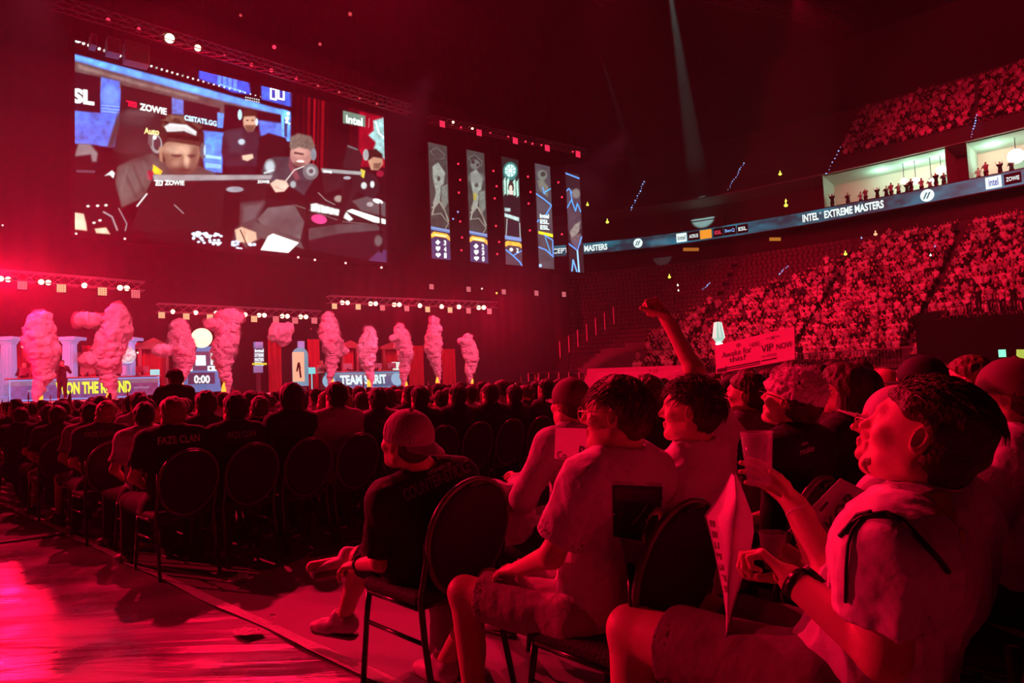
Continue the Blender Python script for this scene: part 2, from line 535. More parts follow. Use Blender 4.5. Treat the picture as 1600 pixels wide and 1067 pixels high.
def head_prims(F, H, fine=True, beard=0):
    s = H.s; ax = H.ax
    F.ell(H.p(-0.012, 0, 0.035), ax, (0.098 * s, 0.077 * s, 0.088 * s), 0.0)
    F.ell(H.p(0.028, 0, -0.01), ax, (0.066 * s, 0.063 * s, 0.085 * s), 0.03 * s)
    F.cone(H.p(0.035, 0.03, -0.075), H.p(0.035, -0.03, -0.075), 0.03 * s, 0.03 * s, 0.04 * s)
    F.cone(H.p(0.068, 0.008, -0.092), H.p(0.068, -0.008, -0.092), 0.02 * s, 0.02 * s, 0.03 * s)
    F.cone(H.p(-0.01, 0.052, -0.06), H.p(-0.01, -0.052, -0.06), 0.022 * s, 0.022 * s, 0.04 * s)
    if fine:
        F.cone(H.p(0.082, 0.03, 0.028), H.p(0.082, -0.03, 0.028), 0.012 * s, 0.012 * s, 0.02 * s)       # brow
        for sg in (1, -1):
            F.ell(H.p(0.098, 0.031 * sg, 0.008), ax, (0.018 * s, 0.017 * s, 0.012 * s), 0.012 * s, neg=True)
            F.ell(H.p(0.078, 0.031 * sg, 0.008), ax, (0.012 * s, 0.013 * s, 0.011 * s), 0.006 * s)
            F.ell(H.p(0.062, 0.045 * sg, -0.02), ax, (0.022 * s, 0.02 * s, 0.018 * s), 0.02 * s)      # cheek
        F.cone(H.p(0.09, 0, 0.015), H.p(0.112, 0, -0.02), 0.007 * s, 0.011 * s, 0.012 * s)             # nose
        for sg in (1, -1): F.cone(H.p(0.1, 0.009 * sg, -0.026), H.p(0.094, 0.013 * sg, -0.027), 0.006 * s, 0.006 * s, 0.008 * s)
        F.cone(H.p(0.09, 0.016, -0.052), H.p(0.09, -0.016, -0.052), 0.0075 * s, 0.0075 * s, 0.008 * s)
        F.cone(H.p(0.087, 0.014, -0.064), H.p(0.087, -0.014, -0.064), 0.0085 * s, 0.0085 * s, 0.008 * s)
        F.cone(H.p(0.1, 0.02, -0.058), H.p(0.1, -0.02, -0.058), 0.003 * s, 0.003 * s, 0.004 * s, neg=True)
        F.cone(H.p(0.076, 0.008, -0.096), H.p(0.076, -0.008, -0.096), 0.014 * s, 0.014 * s, 0.015 * s)
    for sg in (1, -1):                                                                                     # ears
        e = unit(H.f * -0.35 + H.l * sg * 0.94); t = unit(H.u + H.f * -0.15); e2 = t.cross(e)
        F.ell(H.p(-0.012, 0.079 * sg, 0.0), (e, t, e2), (0.008 * s, 0.032 * s, 0.019 * s), 0.006 * s)
        if fine:
            F.ell(H.p(-0.008, 0.087 * sg, 0.003), (e, t, e2), (0.007 * s, 0.021 * s, 0.011 * s), 0.004 * s, neg=True)
            F.ell(H.p(0.0, 0.079 * sg, -0.004), (e, t, e2), (0.006 * s, 0.008 * s, 0.005 * s), 0.003 * s)

def hand_prims(F, w, d, n, side, curl=(0.5, 0.6, 0.5), s=1.0, spread=0.05, thumb=0.5, tin=0.3):
    """w wrist, d pointing to the knuckles, n where the palm faces, side: toward the thumb"""
    w = Vector(w); d = unit(d); n = unit(Vector(n) - d * Vector(n).dot(d)); sd = d.cross(n)
    if sd.dot(Vector(side)) < 0: sd = -sd
    F.cone(w - d * 0.03 * s, w + d * 0.02 * s, 0.026 * s, 0.024 * s, 0.02 * s, flat=(n, 0.8))
    for i in range(4):
        o = (0.028 - 0.0185 * i) * s; L = (0.088, 0.092, 0.087, 0.078)[i] * s
        b = w + d * L + sd * o
        F.cone(w + d * 0.015 * s + sd * o * 0.55, b, 0.0125 * s, 0.0108 * s, 0.014 * s, flat=(n, 0.9))
        dd = unit(d + sd * spread * (1.5 - i)); a = 0.0; p = b; ls = ((0.042, 0.026, 0.021), (0.046, 0.03, 0.023), (0.043, 0.028, 0.022), (0.034, 0.021, 0.019))[i]
        for j in range(3):
            a += curl[j] * (1 + 0.12 * (i - 1.5))
            v = dd * math.cos(a) + n * math.sin(a); q = p + v * ls[j] * s
            r0 = (0.0098, 0.0088, 0.008)[j] * s * (0.88 if i == 3 else 1)
            F.cone(p, q, r0, r0 * 0.9, 0.004 * s); p = q
    p = w + d * 0.022 * s + sd * 0.018 * s + n * 0.006 * s
    v = unit(d * 0.62 + sd * thumb + n * tin)
    q = p + v * 0.042 * s; F.cone(p, q, 0.0155 * s, 0.0115 * s, 0.012 * s)
    v = unit(v + n * 0.35 + d * 0.4); p = q + v * 0.033 * s; F.cone(q, p, 0.011 * s, 0.0095 * s, 0.006 * s)
    v = unit(v + n * 0.3 + d * 0.3 - sd * 0.3); q = p + v * 0.026 * s; F.cone(p, q, 0.0095 * s, 0.0078 * s, 0.004 * s)

def figure_fields(J, h, B=1.0, G=1.0, neck=True, hands=True, feet=True, head=True, fine=False):
    """the skin of a whole body. J: joints, B: bulk of limbs, G: girth of the trunk"""
    pts = [v for v in J.values() if isinstance(v, Vector)]
    lo = np.min([tuple(p) for p in pts], 0) - 0.2; hi = np.max([tuple(p) for p in pts], 0) + 0.2
    F = Field(lo, hi, h)
    k = 0.05
    pel, ch, nk = J['pelvis'], J['chest'], J['neck']
    fw, up = J['fwd'], unit(nk - pel)
    F.cone(J['hipL'], J['hipR'], 0.1 * G, 0.1 * G, k)
    F.cone(pel, (pel + ch) / 2, 0.125 * G, 0.12 * G, k, flat=(fw, 0.85))
    F.cone((pel + ch) / 2, ch, 0.12 * G, 0.14 * G, k, flat=(fw, 0.8))
    sl, sr = J['shL'], J['shR']; mid = (sl + sr) / 2
    F.cone(sl + (mid - sl) * 0.25 - up * 0.03, sr + (mid - sr) * 0.25 - up * 0.03, 0.085 * G, 0.085 * G, k)
    F.cone(sl, nk, 0.052, 0.05, k); F.cone(sr, nk, 0.052, 0.05, k)
    if neck and head: F.cone(nk - up * 0.03, J['skull'].p(-0.02, 0, -0.04), 0.06, 0.053, 0.03)
    for s_ in 'LR':
        F.cone(J['hip' + s_], J['kn' + s_], 0.088 * B, 0.058 * B, k)
        F.cone(J['kn' + s_], J['an' + s_], 0.056 * B, 0.036 * B, 0.03)
        kk = J['kn' + s_]; an = J['an' + s_]; back = unit((J['hip' + s_] - kk) + (an - kk) * 0.1)
        F.cone(kk.lerp(an, 0.15) + back * 0.018, kk.lerp(an, 0.45) + back * 0.016, 0.045 * B, 0.04 * B, 0.03)
        if feet:
            F.cone(an + Vector((0, 0, -0.03)), J['toe' + s_], 0.04, 0.03, 0.03)
        F.cone(J['sh' + s_], J['el' + s_], 0.053 * B, 0.04 * B, 0.04)
        F.cone(J['el' + s_], J['wr' + s_], 0.04 * B, 0.0265 * B, 0.02)
        if hands:
            hd = J.get('hd' + s_)
            if hd: hand_prims(F, J['wr' + s_], hd[0], hd[1], hd[2], *(hd[3:] or ()))
            else: F.cone(J['wr' + s_], J['wr' + s_] + unit(J['wr' + s_] - J['el' + s_]) * 0.11, 0.032, 0.02, 0.02)
    if head: head_prims(F, J['skull'], fine)
    return F

def shirt_field(J, h, G=1.0, B=1.0, sleeve=0.75, long=False, extra=0.016, neckr=0.072, hem=0.08):
    pts = [J[k] for k in ('pelvis', 'chest', 'neck', 'shL', 'shR', 'elL', 'elR', 'hipL', 'hipR')]
    if long: pts += [J['wrL'], J['wrR']]
    lo = np.min([tuple(p) for p in pts], 0) - 0.24; hi = np.max([tuple(p) for p in pts], 0) + 0.24
    F = Field(lo, hi, h); k = 0.06; e = extra
    pel, ch, nk, fw = J['pelvis'], J['chest'], J['neck'], J['fwd']; up = unit(nk - pel)
    F.cone(J['hipL'].lerp(J['hipR'], 0.12), J['hipR'].lerp(J['hipL'], 0.12), 0.1 * G + e, 0.1 * G + e, k)
    F.cone(pel, (pel + ch) / 2, 0.125 * G + e * 1.3, 0.125 * G + e * 1.3, k, flat=(fw, 0.88))
    F.cone((pel + ch) / 2, ch, 0.125 * G + e, 0.14 * G + e, k, flat=(fw, 0.84))
    sl, sr = J['shL'], J['shR']; mid = (sl + sr) / 2
    F.cone(sl + (mid - sl) * 0.25 - up * 0.03, sr + (mid - sr) * 0.25 - up * 0.03, 0.085 * G + e, 0.085 * G + e, k)
    F.cone(sl, nk, 0.052 + e, 0.048 + e, k); F.cone(sr, nk, 0.052 + e, 0.048 + e, k)
    for s_ in 'LR':
        if long:
            F.cone(J['sh' + s_], J['el' + s_], 0.056 * B + e, 0.045 * B + e, 0.04)
            F.cone(J['el' + s_], J['wr' + s_], 0.045 * B + e, 0.034 * B + e * 0.6, 0.02, cut=0.95)
        else:
            F.cone(J['sh' + s_], J['el' + s_], 0.056 * B + e, 0.047 * B + e * 1.35, 0.03, cut=sleeve, hollow=0.008)
    H = J['skull']
    F.cone(nk + up * 0.012, H.p(-0.02, 0, -0.02), neckr - 0.01, neckr, 0.0, neg=True)
    F.plane(pel - up * hem, -up)
    return F

def legs_field(J, h, B=1.0, G=1.0, cut=None, extra=0.014):
    pts = [J[k] for k in ('pelvis', 'hipL', 'hipR', 'knL', 'knR', 'anL', 'anR')]
    lo = np.min([tuple(p) for p in pts], 0) - 0.22; hi = np.max([tuple(p) for p in pts], 0) + 0.22
    F = Field(lo, hi, h); e = extra; fw = J['fwd']
    F.cone(J['hipL'], J['hipR'], 0.1 * G + e, 0.1 * G + e, 0.05)
    up = unit(J['neck'] - J['pelvis'])
    F.cone(J['pelvis'], J['pelvis'] + up * 0.1, 0.12 * G + e * 0.5, 0.12 * G, 0.05, flat=(fw, 0.85))
    for s_ in 'LR':
        if cut:
            F.cone(J['hip' + s_], J['kn' + s_], 0.09 * B + e, 0.064 * B + e * 1.6, 0.04, cut=cut, hollow=0.008)
        else:
            F.cone(J['hip' + s_], J['kn' + s_], 0.09 * B + e, 0.06 * B + e, 0.04)
            F.cone(J['kn' + s_], J['an' + s_], 0.06 * B + e, 0.045 * B + e, 0.02, cut=1.0, hollow=0.008)
    return F

def shoe_geo(an, toe, h, up=Vector((0, 0, 1)), s=1.0):
    d = toe - an; d = d - up * d.dot(up); d = unit(d)
    sl = an - up * 0.055 * s; lat = up.cross(d)
    F = Field(vn(an) - 0.34, vn(an) + 0.34, h)
    heel = sl - d * 0.045 * s + up * 0.005
    F.cone(heel + up * 0.03, sl + d * 0.13 * s + up * 0.01, 0.041 * s, 0.038 * s, 0.0)
    F.cone(sl + d * 0.08 * s + up * 0.008, sl + d * 0.185 * s, 0.043 * s, 0.036 * s, 0.03, flat=(up, 0.8))
    F.cone(heel + up * 0.05 + d * 0.02, sl + up * 0.065 + d * 0.03, 0.042 * s, 0.044 * s, 0.03)
    F.cone(heel + up * 0.1 + d * 0.03, sl + up * 0.13 + d * 0.03, 0.034, 0.036, 0.0, neg=True)
    F.plane(sl - up * 0.028 * s, -up)
    a = F.mesh()
    F = Field(vn(an) - 0.34, vn(an) + 0.34, h)
    F.cone(heel, sl + d * 0.17 * s, 0.046 * s, 0.044 * s, 0.0)
    F.plane(sl - up * 0.012 * s, up); F.plane(sl - up * 0.036 * s, -up)
    return a, F.mesh()

def hair_field(H, h, style='short', thick=0.012, seed=1):
    s = H.s; r = 0.36 if style == 'long' else 0.2
    F = Field(vn(H.c) - r, vn(H.c) + r, h); ax = H.ax
    t = thick
    F.ell(H.p(-0.016, 0, 0.038), ax, (0.1 * s + t, 0.079 * s + t, 0.088 * s + t * 1.15), 0.0)
    if style in ('short', 'fringe', 'spiky'):
        F.ell(H.p(-0.045, 0, -0.015), ax, (0.062 * s + t, 0.062 * s + t, 0.07 * s), 0.03)
        F.box(H.p(0.11, 0, -0.06), (unit(H.f * 0.9 + H.u * 0.45), H.l, unit(H.u * 0.9 - H.f * 0.45)), (0.085 * s, 0.3, 0.12 * s), 0.03, 0.02, neg=True)
        for sg in (1, -1): F.ell(H.p(0.005, 0.085 * sg, -0.012), ax, (0.03 * s, 0.04 * s, 0.038 * s), 0.01, neg=True)
        F.plane(H.p(-0.05, 0, -0.075), unit(H.u * -0.95 + H.f * 0.1))
    elif style == 'long':
        F.cone(H.p(-0.05, 0, 0.02), H.p(-0.085, 0, -0.26), 0.085 * s, 0.075 * s, 0.05, flat=(H.f, 0.6))
        for sg in (1, -1): F.cone(H.p(-0.02, 0.055 * sg, 0.02), H.p(-0.05, 0.075 * sg, -0.2), 0.045 * s, 0.035 * s, 0.04)
        F.box(H.p(0.12, 0, -0.1), (unit(H.f * 0.95 + H.u * 0.3), H.l, unit(H.u * 0.95 - H.f * 0.3)), (0.09 * s, 0.3, 0.15 * s), 0.03, 0.02, neg=True)
    elif style == 'bun':
        F.ell(H.p(-0.12, 0, 0.06), ax, (0.045, 0.045, 0.045), 0.01)
        F.box(H.p(0.11, 0, -0.06), (unit(H.f * 0.9 + H.u * 0.45), H.l, unit(H.u * 0.9 - H.f * 0.45)), (0.085 * s, 0.3, 0.12 * s), 0.03, 0.02, neg=True)
        F.plane(H.p(-0.05, 0, -0.05), unit(H.u * -0.95 + H.f * 0.1))
    elif style == 'buzz':
        F.ell(H.p(-0.045, 0, -0.01), ax, (0.062 * s + t, 0.062 * s + t, 0.06 * s), 0.03)
        F.box(H.p(0.11, 0, -0.05), (unit(H.f * 0.85 + H.u * 0.5), H.l, unit(H.u * 0.85 - H.f * 0.5)), (0.08 * s, 0.3, 0.13 * s), 0.03, 0.02, neg=True)
        for sg in (1, -1): F.ell(H.p(0.0, 0.085 * sg, -0.005), ax, (0.028 * s, 0.03 * s, 0.034 * s), 0.01, neg=True)
        F.plane(H.p(-0.05, 0, -0.06), unit(H.u * -0.95 + H.f * 0.1))
    return F

def cap_geo(H, h, back=False, brim=0.09, tilt=0.0):
    """crown and brim of a baseball cap; back: worn with the brim to the rear"""
    s = H.s; sg = -1 if back else 1
    F = Field(vn(H.c) - 0.22, vn(H.c) + 0.24, h); ax = H.ax
    F.ell(H.p(-0.014, 0, 0.04), ax, (0.113 * s, 0.092 * s, 0.104 * s), 0.0)
    F.ell(H.p(-0.014, 0, 0.02), ax, (0.106 * s, 0.085 * s, 0.095 * s), 0.0, neg=True)
    F.plane(H.p(-0.014, 0, 0.015), unit(-H.u + H.f * 0.08 * sg))
    F.ell(H.p(-0.014, 0, 0.145), ax, (0.008, 0.008, 0.006), 0.004)
    a = F.mesh()
    V = []; Q = []; n = 16; m = 6
    bu = unit(H.u * (-0.12 if not back else -0.2) * 1.0 + H.f * 0.0)
    for side in (0, 1):
        for i in range(n + 1):
            th = (i / n - 0.5) * 2 * 1.05
            for j in range(m + 1):
                rr = j / m
                ext = brim * (math.cos(th * 1.35) if abs(th * 1.35) < PI / 2 else 0) * rr
                f_ = -0.014 + sg * (0.107 * math.cos(th) + ext); l_ = 0.088 * math.sin(th)
                u_ = 0.024 - (0.25 if back else 0.12 + tilt) * ext * 1.0 - 0.018 * (l_ / 0.088) ** 2 * rr - 0.004 * side
                V.append(H.p(f_, l_, u_))
    N = (n + 1) * (m + 1)
    for i in range(n):
        for j in range(m):
            a0 = i * (m + 1) + j
            Q.append((a0, a0 + m + 1, a0 + m + 2, a0 + 1)); Q.append((N + a0, N + a0 + 1, N + a0 + m + 2, N + a0 + m + 1))
    for i in range(n):
        a0 = i * (m + 1) + m; Q.append((a0, a0 + m + 1, N + a0 + m + 1, N + a0))
    return a, (V, Q)

def strands(H, n, seed, length=0.05, base_t=0.01, r=0.0022, region=None, direction=None, jitter=0.4, lift=0.35, seg=4, zmin=0.0):
    """tapered locks of hair growing from the scalp, as one mesh"""
    rng = random.Random(seed); mb = MB()
    for _ in range(n):
        while True:
            a = rng.uniform(-PI, PI); z = rng.uniform(zmin, 1)
            q = Vector((math.cos(a) * math.sqrt(1 - z * z), math.sin(a) * math.sqrt(1 - z * z), z))
            if region is None or region(q): break
        b = H.p(-0.016 + q.x * (0.1 + base_t * 0.6), q.y * (0.079 + base_t * 0.6), 0.038 + q.z * (0.088 + base_t * 0.6))
        nrm = unit(H.f * q.x / 0.1 + H.l * q.y / 0.08 + H.u * q.z / 0.09)
        dr = direction(q) if direction else Vector((1, 0, 0))
        dd = H.f * dr.x + H.l * dr.y + H.u * dr.z + (H.f * rng.gauss(0, jitter) + H.l * rng.gauss(0, jitter) + H.u * rng.gauss(0, jitter))
        dd = dd - nrm * dd.dot(nrm)
        dd = unit(dd) if dd.length > 1e-3 else H.f
        L = length * rng.uniform(0.6, 1.3); pts = []
        for i in range(seg + 1):
            t = i / seg
            pts.append(b + dd * L * t + nrm * (lift * L * math.sin(t * 2.2) - 0.004) + H.u * (-0.25 * L * t * t))
        mb.tube(pts, [r * (1 - 0.85 * (i / seg)) for i in range(seg + 1)], 4, cap=False)
    return mb

def strap_loop(pts, w, t, nrm_from):
    """flat band along pts, facing away from point nrm_from"""
    mb = MB(); pts = [Vector(p) for p in pts]; v = []; n = len(pts)
    for i, p in enumerate(pts):
        d = unit(pts[min(i + 1, n - 1)] - pts[max(i - 1, 0)]); nn = p - Vector(nrm_from); nn = unit(nn - d * nn.dot(d)); x = d.cross(nn)
        v += [p - x * w / 2, p + x * w / 2, p + x * w / 2 + nn * t, p - x * w / 2 + nn * t]
    f = []
    for i in range(n - 1):
        for j in range(4):
            f.append((i * 4 + j, i * 4 + (j + 1) % 4, (i + 1) * 4 + (j + 1) % 4, (i + 1) * 4 + j))
    f += [(3, 2, 1, 0), tuple((n - 1) * 4 + j for j in range(4))]
    mb._add(v, f); return mb

def pose(**kw):
    """seated figure in its own frame: x to its right, y forward, z up; origin on the floor under the hips"""
    lean = kw.get('lean', 0.0); hz = kw.get('hz', 0.51); W = kw.get('w', 0.175)
    Z = Vector((0, 0, 1)); ln = Vector((0, lean, 0))
    sideways = kw.get('side', 0.0)
    J = {}
    J['pelvis'] = Vector((0, 0, hz))
    J['chest'] = Vector((sideways * 0.6, lean * 0.7, hz + 0.38)); J['neck'] = Vector((sideways, lean, hz + 0.555))
    J['hipL'] = Vector((-0.085, 0.03, hz - 0.01)); J['hipR'] = Vector((0.085, 0.03, hz - 0.01))
    J['shL'] = J['neck'] + Vector((-W, 0, -0.055)); J['shR'] = J['neck'] + Vector((W, 0, -0.055))
    kx = kw.get('kx', 0.14)
    if kw.get('stand'):
        for s_, g in (('L', -1), ('R', 1)):
            J['kn' + s_] = Vector((0.1 * g, 0.02, hz * 0.53)); J['an' + s_] = Vector((0.12 * g, -0.02, 0.09)); J['toe' + s_] = Vector((0.15 * g, 0.12, 0.03))
    else:
        for s_, g in (('L', -1), ('R', 1)):
            J['kn' + s_] = Vector((kx * g, 0.44, 0.5)); J['an' + s_] = Vector((kx * g * 1.05, 0.46 + kw.get('foot', 0.0), 0.09)); J['toe' + s_] = Vector((kx * g * 1.2, 0.6 + kw.get('foot', 0.0), 0.03))
    arms = kw.get('arms', 'lap')
    for s_, g in (('L', -1), ('R', 1)):
        a = arms if isinstance(arms, str) else arms[0 if s_ == 'L' else 1]
        sh = J['sh' + s_]
        if a == 'lap': J['el' + s_] = sh + Vector((0.06 * g, 0.08, -0.27)); J['wr' + s_] = Vector((0.09 * g, 0.3, hz + 0.13))
        elif a == 'up': J['el' + s_] = sh + Vector((0.12 * g, 0.1, 0.24)); J['wr' + s_] = sh + Vector((0.08 * g, 0.16, 0.48))
        elif a == 'hold': J['el' + s_] = sh + Vector((0.1 * g, 0.22, -0.03)); J['wr' + s_] = sh + Vector((0.02 * g, 0.3, 0.2))
        elif a == 'read': J['el' + s_] = sh + Vector((0.1 * g, 0.1, -0.25)); J['wr' + s_] = Vector((0.1 * g, lean + 0.33, hz + 0.3))
        elif a == 'clap': J['el' + s_] = sh + Vector((0.1 * g, 0.14, -0.2)); J['wr' + s_] = Vector((0.03 * g, lean + 0.34, hz + 0.55))
        elif a == 'behind': J['el' + s_] = sh + Vector((0.22 * g, 0.06, 0.02)); J['wr' + s_] = Vector((0.09 * g, lean - 0.02, hz + 0.75))
        elif a == 'down': J['el' + s_] = sh + Vector((0.07 * g, -0.02, -0.28)); J['wr' + s_] = sh + Vector((0.09 * g, 0.06, -0.52))
        elif a == 'phone': J['el' + s_] = sh + Vector((0.06 * g, 0.16, -0.2)); J['wr' + s_] = sh + Vector((-0.02 * g, 0.33, 0.08))
    yw, pt, rl = kw.get('yaw', 0.0), kw.get('up', 0.05), kw.get('tilt', 0.0)
    f = Vector((math.sin(yw) * math.cos(pt), math.cos(yw) * math.cos(pt), math.sin(pt)))
    J['skull'] = Head(J['neck'] + Vector((rl * 0.1 - 0, 0.02, 0.135)), f, Vector((rl, 0, 1)), kw.get('hs', 1.0))
    J['fwd'] = Vector((0, 1, 0))
    return J

# ---------------------------------------------------------------- hall shell
M_FLOOR = mat('dark_floor', (0.2, 0.19, 0.2), 0.55, bump=0.25, bscale=9, var=0.25)
def floor_material():
    m = mat('sheeted_floor', (0.17, 0.16, 0.18), 0.26, spec=0.5)
    nt = m.node_tree; b = nt.nodes['Principled BSDF']
    ge = nt.nodes.new('ShaderNodeNewGeometry'); mp = nt.nodes.new('ShaderNodeMapping')
    mp.inputs['Rotation'].default_value = (0, 0, math.radians(-24)); mp.inputs['Scale'].default_value = (0.55, 4.2, 1)
    n1 = nt.nodes.new('ShaderNodeTexNoise'); n1.inputs['Scale'].default_value = 1.1; n1.inputs['Detail'].default_value = 5; n1.inputs['Distortion'].default_value = 0.6
    n2 = nt.nodes.new('ShaderNodeTexNoise'); n2.inputs['Scale'].default_value = 1.6; n2.inputs['Detail'].default_value = 6
    rr = nt.nodes.new('ShaderNodeMapRange'); rr.inputs[1].default_value = 0.35; rr.inputs[2].default_value = 0.7; rr.inputs[3].default_value = 0.2; rr.inputs[4].default_value = 0.5
    bp = nt.nodes.new('ShaderNodeBump'); bp.inputs['Strength'].default_value = 0.75; bp.inputs['Distance'].default_value = 0.05
    mx = nt.nodes.new('ShaderNodeMix'); mx.data_type = 'RGBA'; mx.inputs[6].default_value = (0.07, 0.07, 0.09, 1); mx.inputs[7].default_value = (0.3, 0.28, 0.3, 1)
    L = nt.links.new
    L(ge.outputs['Position'], mp.inputs['Vector']); L(mp.outputs[0], n1.inputs['Vector']); L(n1.outputs[0], bp.inputs['Height']); L(bp.outputs[0], b.inputs['Normal'])
    L(ge.outputs['Position'], n2.inputs['Vector']); L(n2.outputs[0], rr.inputs[0]); L(rr.outputs[0], b.inputs['Roughness']); L(n2.outputs[0], mx.inputs[0]); L(mx.outputs[2], b.inputs['Base Color'])
    return m
M_SHEET = floor_material()
FV = Vector((-0.716, 0.698, 0)).normalized()      # where the audience faces
RV = Vector((FV.y, -FV.x, 0))                      # along the rows, away from the aisle
def fr(F_, r_, z=0.0): return FV * F_ + RV * r_ + Vector((0, 0, z))

def struct(o): o['kind'] = 'structure'; return o
mb = MB(); mb.box((-90, -30, -0.4), (90, 110, 0)); struct(mb.build('floor', M_FLOOR))
mb = MB(); mb.box((-90, -30, 41), (90, 110, 42)); struct(mb.build('ceiling', mat('roof_black', (0.05, 0.045, 0.05), 0.8)))
# plastic sheeting left of the tape: gently wrinkled, lies on the floor
ta = onz(-260, 690, 0); t1 = onz(10, 792, 0); t2 = onz(588, 1064, 0)
td = (t2 - t1).normalized(); tn = Vector((td.y, -td.x, 0))
if tn.x > 0: tn = -tn
A0 = t1 - td * 24; B0 = t2 + td * 4
nx, ny = 300, 60; V = []
for j in range(ny + 1):
    for i in range(nx + 1):
        p = A0.lerp(B0, i / nx) + tn * (8.5 * (j / ny) ** 1.3)
        V.append((p.x, p.y, 0.006))
V = np.array(V, np.float32)
w = V @ np.array([[math.cos(0.42), -math.sin(0.42), 0], [math.sin(0.42), math.cos(0.42), 0], [0, 0, 1]], np.float32)
rg = vnoise(w * np.array([0.5, 3.2, 1]), 1.0, 5)
V[:, 2] += 0.012 + 0.009 * rg + 0.005 * vnoise(V * np.array([1, 1, 0]), 2.7, 8)
I = np.arange((nx + 1) * (ny + 1)).reshape(ny + 1, nx + 1)
Fq = np.stack([I[:-1, :-1], I[1:, :-1], I[1:, 1:], I[:-1, 1:]], -1).reshape(-1, 4)
o = mk('floor_sheeting', V, Fq, M_SHEET, None, True); tag(o, 'glossy wrinkled plastic sheeting on the floor left of the tape', 'floor covering')
if o.data.polygons[0].normal.z < 0: o.data.flip_normals()
# tape along the edge of the seating block
mb = MB(); n = 160
M_TAPE = mat('pale_tape', (0.75, 0.72, 0.74), 0.35, bump=0.5, bscale=25)
rng = random.Random(3); pl = []; pr = []
for i in range(n + 1):
    p = A0.lerp(B0, i / n); wob = 0.02 * math.sin(i * 0.9) + rng.uniform(-0.008, 0.008)
    pl.append(p + tn * (0.045 + wob * 0.5)); pr.append(p - tn * (0.055 + rng.uniform(-0.006, 0.006)))
V = []
for a, b in zip(pl, pr):
    V += [(a.x, a.y, 0.034), (b.x, b.y, 0.012)]
o = mk('floor_tape', V, [(2 * i, 2 * i + 1, 2 * i + 3, 2 * i + 2) for i in range(n)], M_TAPE)
if o.data.polygons[0].normal.z < 0: o.data.flip_normals()
tag(o, 'long pale strip of tape along the edge of the seating block', 'tape')
# dark cable ramps / seams crossing the sheeting, and scraps of paper
mb = MB(); a, b = onz(-30, 858, 0), onz(105, 838, 0)
a = onz(0, 851, 0); b = onz(110, 837, 0); dd = (b - a).normalized(); nn = Vector((-dd.y, dd.x, 0))
for p, q in ((a - dd * 5, b),):
    mb._add([(p - nn * .05) + Vector((0, 0, .045)), (q - nn * .05) + Vector((0, 0, .045)), (q + nn * .05) + Vector((0, 0, .045)), (p + nn * .05) + Vector((0, 0, .045))], [(0, 1, 2, 3)])
o = mb.build('floor_seam', mat('black_tape', (0.012, 0.012, 0.014), 0.6)); tag(o, 'black tape seam across the glossy floor sheeting', 'tape')
for px, py, s_, lb in ((372, 905, 0.11, 'long crumpled paper scrap lying in the open floor aisle'), (333, 914, 0.05, 'small paper scrap left of the long one in the aisle'), (334, 898, 0.06, 'thin paper scrap in the aisle behind the smallest one'), (426, 967, 0.05, 'paper scrap in the aisle nearest the tape'), (388, 992, 0.16, 'clear plastic wrapper lying against the tape')):
    p = onz(px, py, 0.03); mb = MB(); n = 9
    V = [(p.x, p.y, 0.045)]
    for i in range(n):
        a = 2 * PI * i / n; r = s_ * rng.uniform(0.5, 1.0)
        V.append((p.x + r * math.cos(a) * 0.7, p.y + r * math.sin(a) * (1.3 if s_ == 0.11 else 0.5), 0.036 + rng.uniform(0, 0.02)))
    o = mk('paper_scrap' if s_ < .15 else 'plastic_wrapper', V, [(0, 1 + i, 1 + (i + 1) % n) for i in range(n)], mat('scrap', (0.6, 0.58, 0.6), 0.3, bump=0.8, bscale=40)); tag(o, lb, 'litter')

# black drape around the stage
M_BLK = mat('black_drape', (0.012, 0.011, 0.012), 0.95, spec=.1)
t_end = st(sp(862, 400, -1.5))[0]
V = []; n = 400
for i in range(n + 1):
    t = -30 + (t_end + 30) * i / n
    q = -1.5 + 0.03 * math.sin(t * 2.3) + 0.015 * math.sin(t * 7.1)
    V += [stg(t, q, 0), stg(t, q, 30)]
o = mk('stage_drape', V, [(2 * i, 2 * i + 2, 2 * i + 3, 2 * i + 1) for i in range(n)], M_BLK, None, True)
tag(o, 'tall pleated black drape hanging behind the stage and the screens', 'curtain')

# ---------------------------------------------------------------- the big screen
M_LED = led_mat('led_image', 1.75)
M_HOUSE = mat('black_metal', (0.02, 0.02, 0.022), 0.5, 0.3)
c4 = [st(sp(*p, 0)) for p in ((117, 60), (601, 183), (604, 411), (117, 364))]
T0 = (c4[0][0] + c4[3][0]) / 2; T1 = (c4[1][0] + c4[2][0]) / 2; Z1 = (c4[0][2] + c4[1][2]) / 2; Z0 = (c4[2][2] + c4[3][2]) / 2
print('screen', T0, T1, Z0, Z1, c4)
K1 = 2.6675
def cr1(p):
    x, y, _ = proj(p); return (x - 100) * K1, (y - 20) * K1

